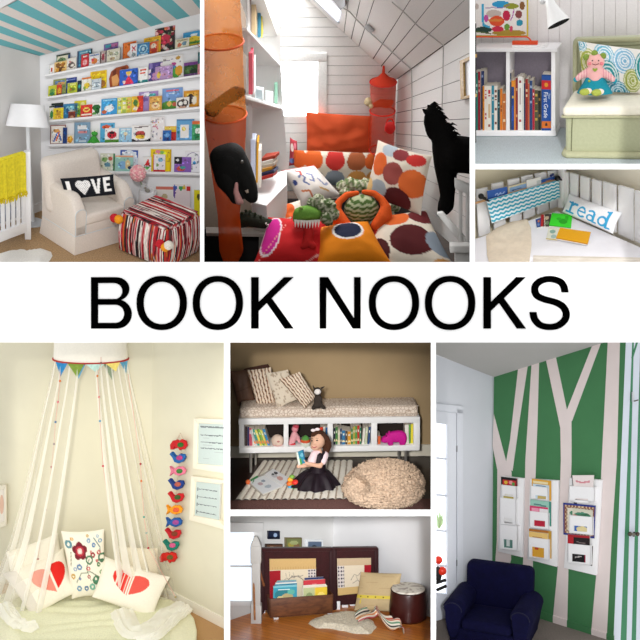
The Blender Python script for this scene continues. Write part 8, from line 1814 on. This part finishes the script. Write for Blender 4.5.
    for x0, y0, x1, y1 in ((438, 527, 436.5, 512), (438, 527, 440, 509), (439, 528, 442.5, 512), (439, 528, 443, 519), (438.5, 528, 437, 519)): part(t, 'leaf', tube(R.hits([(x0, y0), ((x0 + x1) / 2 + .8, (y0 + y1) / 2), (x1, y1)], op), [.012, .016, .003], 5), mat('#b4cc98', .8))
    solo(R, 'garden_toy', 'red ride-on toy seen low through the glazed door', 'toy', join(ball(R.hit(438.5, 560, off(left, .06)), .05, 14, 10), ball(R.hit(442, 571, off(left, .07)), .055, 14, 10)), mat('#d8321c', .4))
    solo(R, 'garden_trolley', 'black wheeled frame behind the red toy outside the glazed door', 'trolley', join(ball(R.hit(438, 574, off(left, .05)), (.05, .02, .1), 12, 8), tube(R.hits([(436, 583), (445.5, 580)], off(left, .06)), .02, 6), tube(R.hits([(437, 590), (446, 586)], off(left, .06)), .02, 6)), mat('#1c1a1a', .6))
    struct(R, 'baseboard_left', slab(R.hits([(457, 606.5), (492, 595), (492, 602.5), (457, 614)], off(left, .02)), left[1] * -.018), wm)
    # floor register
    # ---------------- magazine racks
    white = mat('#f3f2f3', .5, .01)
    def rack(lab, board, slots, items):
        """board: quad px; slots: list of (y_top_left, y_bottom_left, x0, x1, window)"""
        t = thing(R, 'magazine_rack', lab, 'rack', R.hit(*board[3], off(green, .02)), 'white wall racks on the tree wall')
        bd = off(green, .05)
        part(t, 'backboard', bev(slab(R.hits(board, bd), green[1] * -.044), .004, 2), white)
        for i, (q, win) in enumerate(slots):
            pl = off(green, .05 + .055)
            o = R.hits(q, pl)
            if win:
                iq = R.hits(win, pl); V = o + iq; V += [p - green[1] * .012 for p in V]
                Fc = []
                for a in range(4):
                    b = (a + 1) % 4; Fc += [(a, b, 4 + b, 4 + a), (8 + a, 8 + b, 12 + b, 12 + a), (4 + a, 4 + b, 12 + b, 12 + a), (a, b, 8 + b, 8 + a)]
                part(t, 'pocket_front', (V, Fc, None), white, smooth=False)
            else: part(t, 'pocket_front', slab(o, green[1] * -.012), white, smooth=False)
            for s in ((0, 3), (1, 2)):
                p, r = o[s[0]], o[s[1]]; part(t, 'pocket_side', slab([p, p - green[1] * .054, r - green[1] * .054, r], (o[1] - o[0]).normalized() * (.008 if s[0] == 0 else -.008)), white, smooth=False)
            part(t, 'pocket_base', slab([o[3], o[2], o[2] - green[1] * .054, o[3] - green[1] * .054], V3((0, 0, .01))), white, smooth=False)
        for nm, q, o_, pat, l in items:
            solo(R, nm, l, 'magazine', panel(R.hits(q, off(green, .05 + o_)), green[1] * -.010, 30, 34, pat, '#e2ded8'), amat(.45), group='magazines in the wall racks', smooth=False)
    def Q(x0, x1, y0, y1, s=.12): return [(x0, y0), (x1, y0 + s * (x1 - x0)), (x1, y1 + s * (x1 - x0)), (x0, y1)]
    rack('white wall rack nearest the corner, behind the armchair top', [(501, 476.3), (523.3, 478.6), (522.3, 557.5), (497.6, 551.5)],
        [(Q(501, 516.5, 484.7, 495.5), Q(504.4, 513.2, 493.4, 495, .1)), (Q(499.8, 515.8, 497.5, 524), Q(504, 512.5, 517.5, 523)), (Q(499.3, 517.3, 524.2, 549), Q(503.5, 512.5, 539, 547.5))],
        [('magazine', Q(501, 517.5, 476.6, 494), .03, paint('#1c1416', ('r', .1, .15, .9, .45, '#c82a30'), ('e', .3, .3, .1, .1, '#e8c040'), ('e', .6, .28, .12, .1, '#e8a0a0'), ('e', .75, .35, .1, .1, '#58a04a'), ('r', .92, 0, 1, 1, '#8a2a3a')), 'black magazine with red and yellow pictures at the top of the corner rack'),
         ('magazine', Q(501.5, 516, 491.5, 521), .042, paint('#f2f1f0', ('r', .15, .1, .85, .24, '#c8b860'), ('r', .2, .5, .8, .56, '#c0c4c8')), 'white magazine with an ochre strip in the corner rack'),
         ('magazine', Q(499.8, 516.5, 522, 547.5), .042, paint('#eeeeee', ('r', .1, .25, .75, .3, '#a8acb4'), ('e', .85, .3, .08, .12, '#d8b060'), ('r', .2, .6, .75, 1, '#5f8a80'), ('r', .4, .66, .6, .9, '#d8e0dc')), 'white magazine with a grey-green picture low in the corner rack')])
    rack('middle white wall rack, filled with mint and yellow magazines', [(530, 479), (558, 480.8), (556.6, 567), (527.3, 559.3)],
        [(Q(530.5, 547.8, 486, 499), Q(535, 546, 495, 498.6, .08)), (Q(529.5, 548.5, 511, 527.5, .13), Q(533.8, 545, 520, 526, .1)), (Q(528.3, 549, 537, 557.5, .13), Q(531.8, 544, 546.5, 556.5, .15))],
        [('magazine', Q(531.8, 551.3, 478.6, 498.5), .03, paint('#e2a83a', ('r', .08, .1, .85, .22, '#f0e0b0'), ('e', .4, .35, .14, .1, '#d88a3a')), 'amber magazine at the top of the middle rack'),
         ('magazine', Q(532.8, 548.8, 483.6, 499), .042, paint('#cfe2ee', ('s', [(.2, .1), (.8, .1)], .06, '#7a8aa0'), ('r', .3, .75, .9, 1, '#c8b06a')), 'pale blue magazine in front of the amber one'),
         ('magazine', Q(530.3, 551.2, 499.3, 524), .028, paint('#9fd2c0', ('s', [(.2, .18), (.75, .2)], .06, '#5a8a86'), ('r', .9, 0, 1, 1, '#3a8a7a')), 'mint green magazine in the middle rack'),
         ('magazine', Q(529.8, 548, 505.5, 526), .042, paint('#d8386a', ('r', .1, .08, .5, .3, '#f0a0b8'), ('r', .55, .1, 1, .4, '#efe8ea'), ('r', .2, .6, .9, 1, '#c0203a')), 'pink magazine in front of the mint one'),
         ('magazine', Q(529, 551.5, 528.5, 556), .028, paint('#e8cf98', ('r', 0, 0, 1, .08, '#b8702a'), ('r', .88, 0, 1, 1, '#c89a3a')), 'buff magazine behind the apricot one in the middle rack'),
         ('magazine', Q(529.2, 547.8, 531.5, 556), .042, paint('#efc878', ('s', [(.2, .2), (.8, .22)], .05, '#b88a4a'), ('r', .1, .6, .9, 1, '#e2a83a'), ('e', .4, .66, .1, .06, '#c0402a')), 'apricot magazine low in the middle rack')])
    rack('white wall rack nearest the closet, with a blue bordered book', [(569.5, 478), (601.5, 480.2), (596, 575.5), (563.8, 568)],
        [(Q(569, 594.5, 486, 500.5, .06), Q(575, 588, 498.2, 502.4, .05)), (Q(569, 592.8, 515, 533, .1), Q(573.5, 587, 525.5, 531, .08)), (Q(567.8, 590.5, 543.5, 563, .1), Q(571.8, 585.5, 553.6, 561.5, .1))],
        [('magazine', [(571.6, 475.4), (593.8, 475.2), (592, 501), (574, 499)], .042, paint('#f0e4e2', ('s', [(.2, .24), (.45, .3), (.8, .25)], .07, '#d88a94'), ('r', 0, 0, .04, 1, '#3a3434')), 'white and pink booklet standing at the top of the closet side rack'),
         ('magazine', [(573.5, 497.6), (576.6, 497.8), (577, 504), (573.8, 503.5)], .03, paint('#2a2628'), 'narrow black booklet edge in the closet side rack'),
         ('magazine', [(563.2, 502.6), (595.8, 505.6), (594.5, 538.6), (563.4, 534.5)], .028, paint('#26388a', ('r', .05, .06, .95, .94, '#8a5a4a'), lambda u, v, c: (H('#e0c8a0') if math.sin(u * 60) * math.sin(v * 50) > .2 else c) if (.05 < u < .95 and .06 < v < .94) else c, ('r', .14, .15, .86, .85, '#e8e0d0'), ('e', .5, .3, .3, .1, '#4a8a6a'), ('e', .8, .35, .1, .2, '#5a9ac0')), 'large book with a blue patterned border in the closet side rack'),
         ('magazine', Q(572.5, 592.5, 508, 532), .044, paint('#d8d4c0', ('e', .5, .25, .4, .12, '#4a8a70'), ('s', [(.1, .3), (.8, .2)], .06, '#3a6a4a'), ('r', .05, .26, .2, .4, '#c83a3a'), ('r', .1, .7, .9, 1, '#3a6ac0'), ('e', .5, .85, .3, .14, '#e8d8a0')), 'picture magazine in front of the blue bordered book'),
         ('magazine', Q(567.7, 589.8, 534.2, 561.5, .08), .044, paint('#22181a', ('r', 0, 0, .26, .36, '#b8222c'), ('r', 0, 0, 1, .1, '#a8202a'), ('s', [(.4, .26), (.8, .28)], .03, '#8a7a78'), ('r', .3, .6, .8, 1, '#141216'), ('s', [(.35, .82), (.6, .78)], .04, '#c8c0c0'), ('r', .78, .6, .84, 1, '#b83a5a')), 'black and red booklet low in the closet side rack'),
         ('magazine', [(588.6, 545), (592.8, 546), (592.2, 566), (588.4, 565)], .02, paint('#141214'), 'thin black booklet behind the lowest pocket of the closet side rack')])
    # ---------------- navy armchair
    c0 = R.floor(447, 643); c1 = R.floor(526, 656)
    ex = (c1 - c0); w = ex.length; fm_ = R.frame(c0, ex); d = .78
    k = R.px(c0)
    t = thing(R, 'armchair', 'navy blue velvet armchair with rolled arms in the corner', 'armchair', frame=fm_)
    nv = mat('#08082c', .85, .2, 12, .25, bscale=40, spec=.12)
    hz = lambda fx, fy, py: R.up(fm_ @ V3((fx, fy, 0)), py).z
    hb = hz(w * .5, d * .95, 562.5); ha = hz(w * .1, d * .35, 593); hs = hz(w * .5, d * .2, 618)
    part(t, 'base', rbox(.02, w - .02, .02, d, 0.0, hs * .62, .03, 3), nv, local=True)
    part(t, 'seat_cushion', rbox(w * .18, w * .82, -.01, d * .7, hs * .62 - .01, hs, .05, 4), nv, local=True)
    bk = rbox(w * .06, w * .94, 0, d * .26, 0, hb - hs * .5, .075, 5)
    part(t, 'backrest', ([V3((v.x, v.y + d * .70 + v.z * .12, v.z + hs * .5)) for v in bk[0]], bk[1], None), nv, local=True)
    for s in (0, 1):
        cx = w * .075 if s == 0 else w * .925; r = w * .145
        n, m = 14, 20; V, Fc = [], []
        for i in range(n + 1):
            y = -.0 + d * .92 * i / n; e = 1 if 0 < i < n else .82
            for j in range(m):
                a = 2 * math.pi * j / m; V.append(V3((cx + (r * e) * math.cos(a) * (1.0 if a < math.pi else .82), y, ha - r * .9 + (r * .9 * e * math.sin(a) if a <= math.pi else (ha - r * .95) * e * math.sin(a)))))
        for i in range(n):
            for j in range(m): Fc.append((i * m + j, i * m + (j + 1) % m, (i + 1) * m + (j + 1) % m, (i + 1) * m + j))
        Fc += [tuple(range(m)), tuple(range(n * m, n * m + m))]
        arm = part(t, 'armrest', (V, Fc, None), nv, local=True)
        part(arm, 'piping', tube([v + V3((0, -.006, 0)) for v in V[:11]], .006, 6), mat('#0c0c2a', .7), local=True)
    tunnel(R, 436, 342.5, 640, 640, 14, 'l', mat('#dddddd', .9))
    spot((.9, -1, .6), R.M @ V3((.5, 0, 1.2)), 1300, 17, .5)
nook_h()
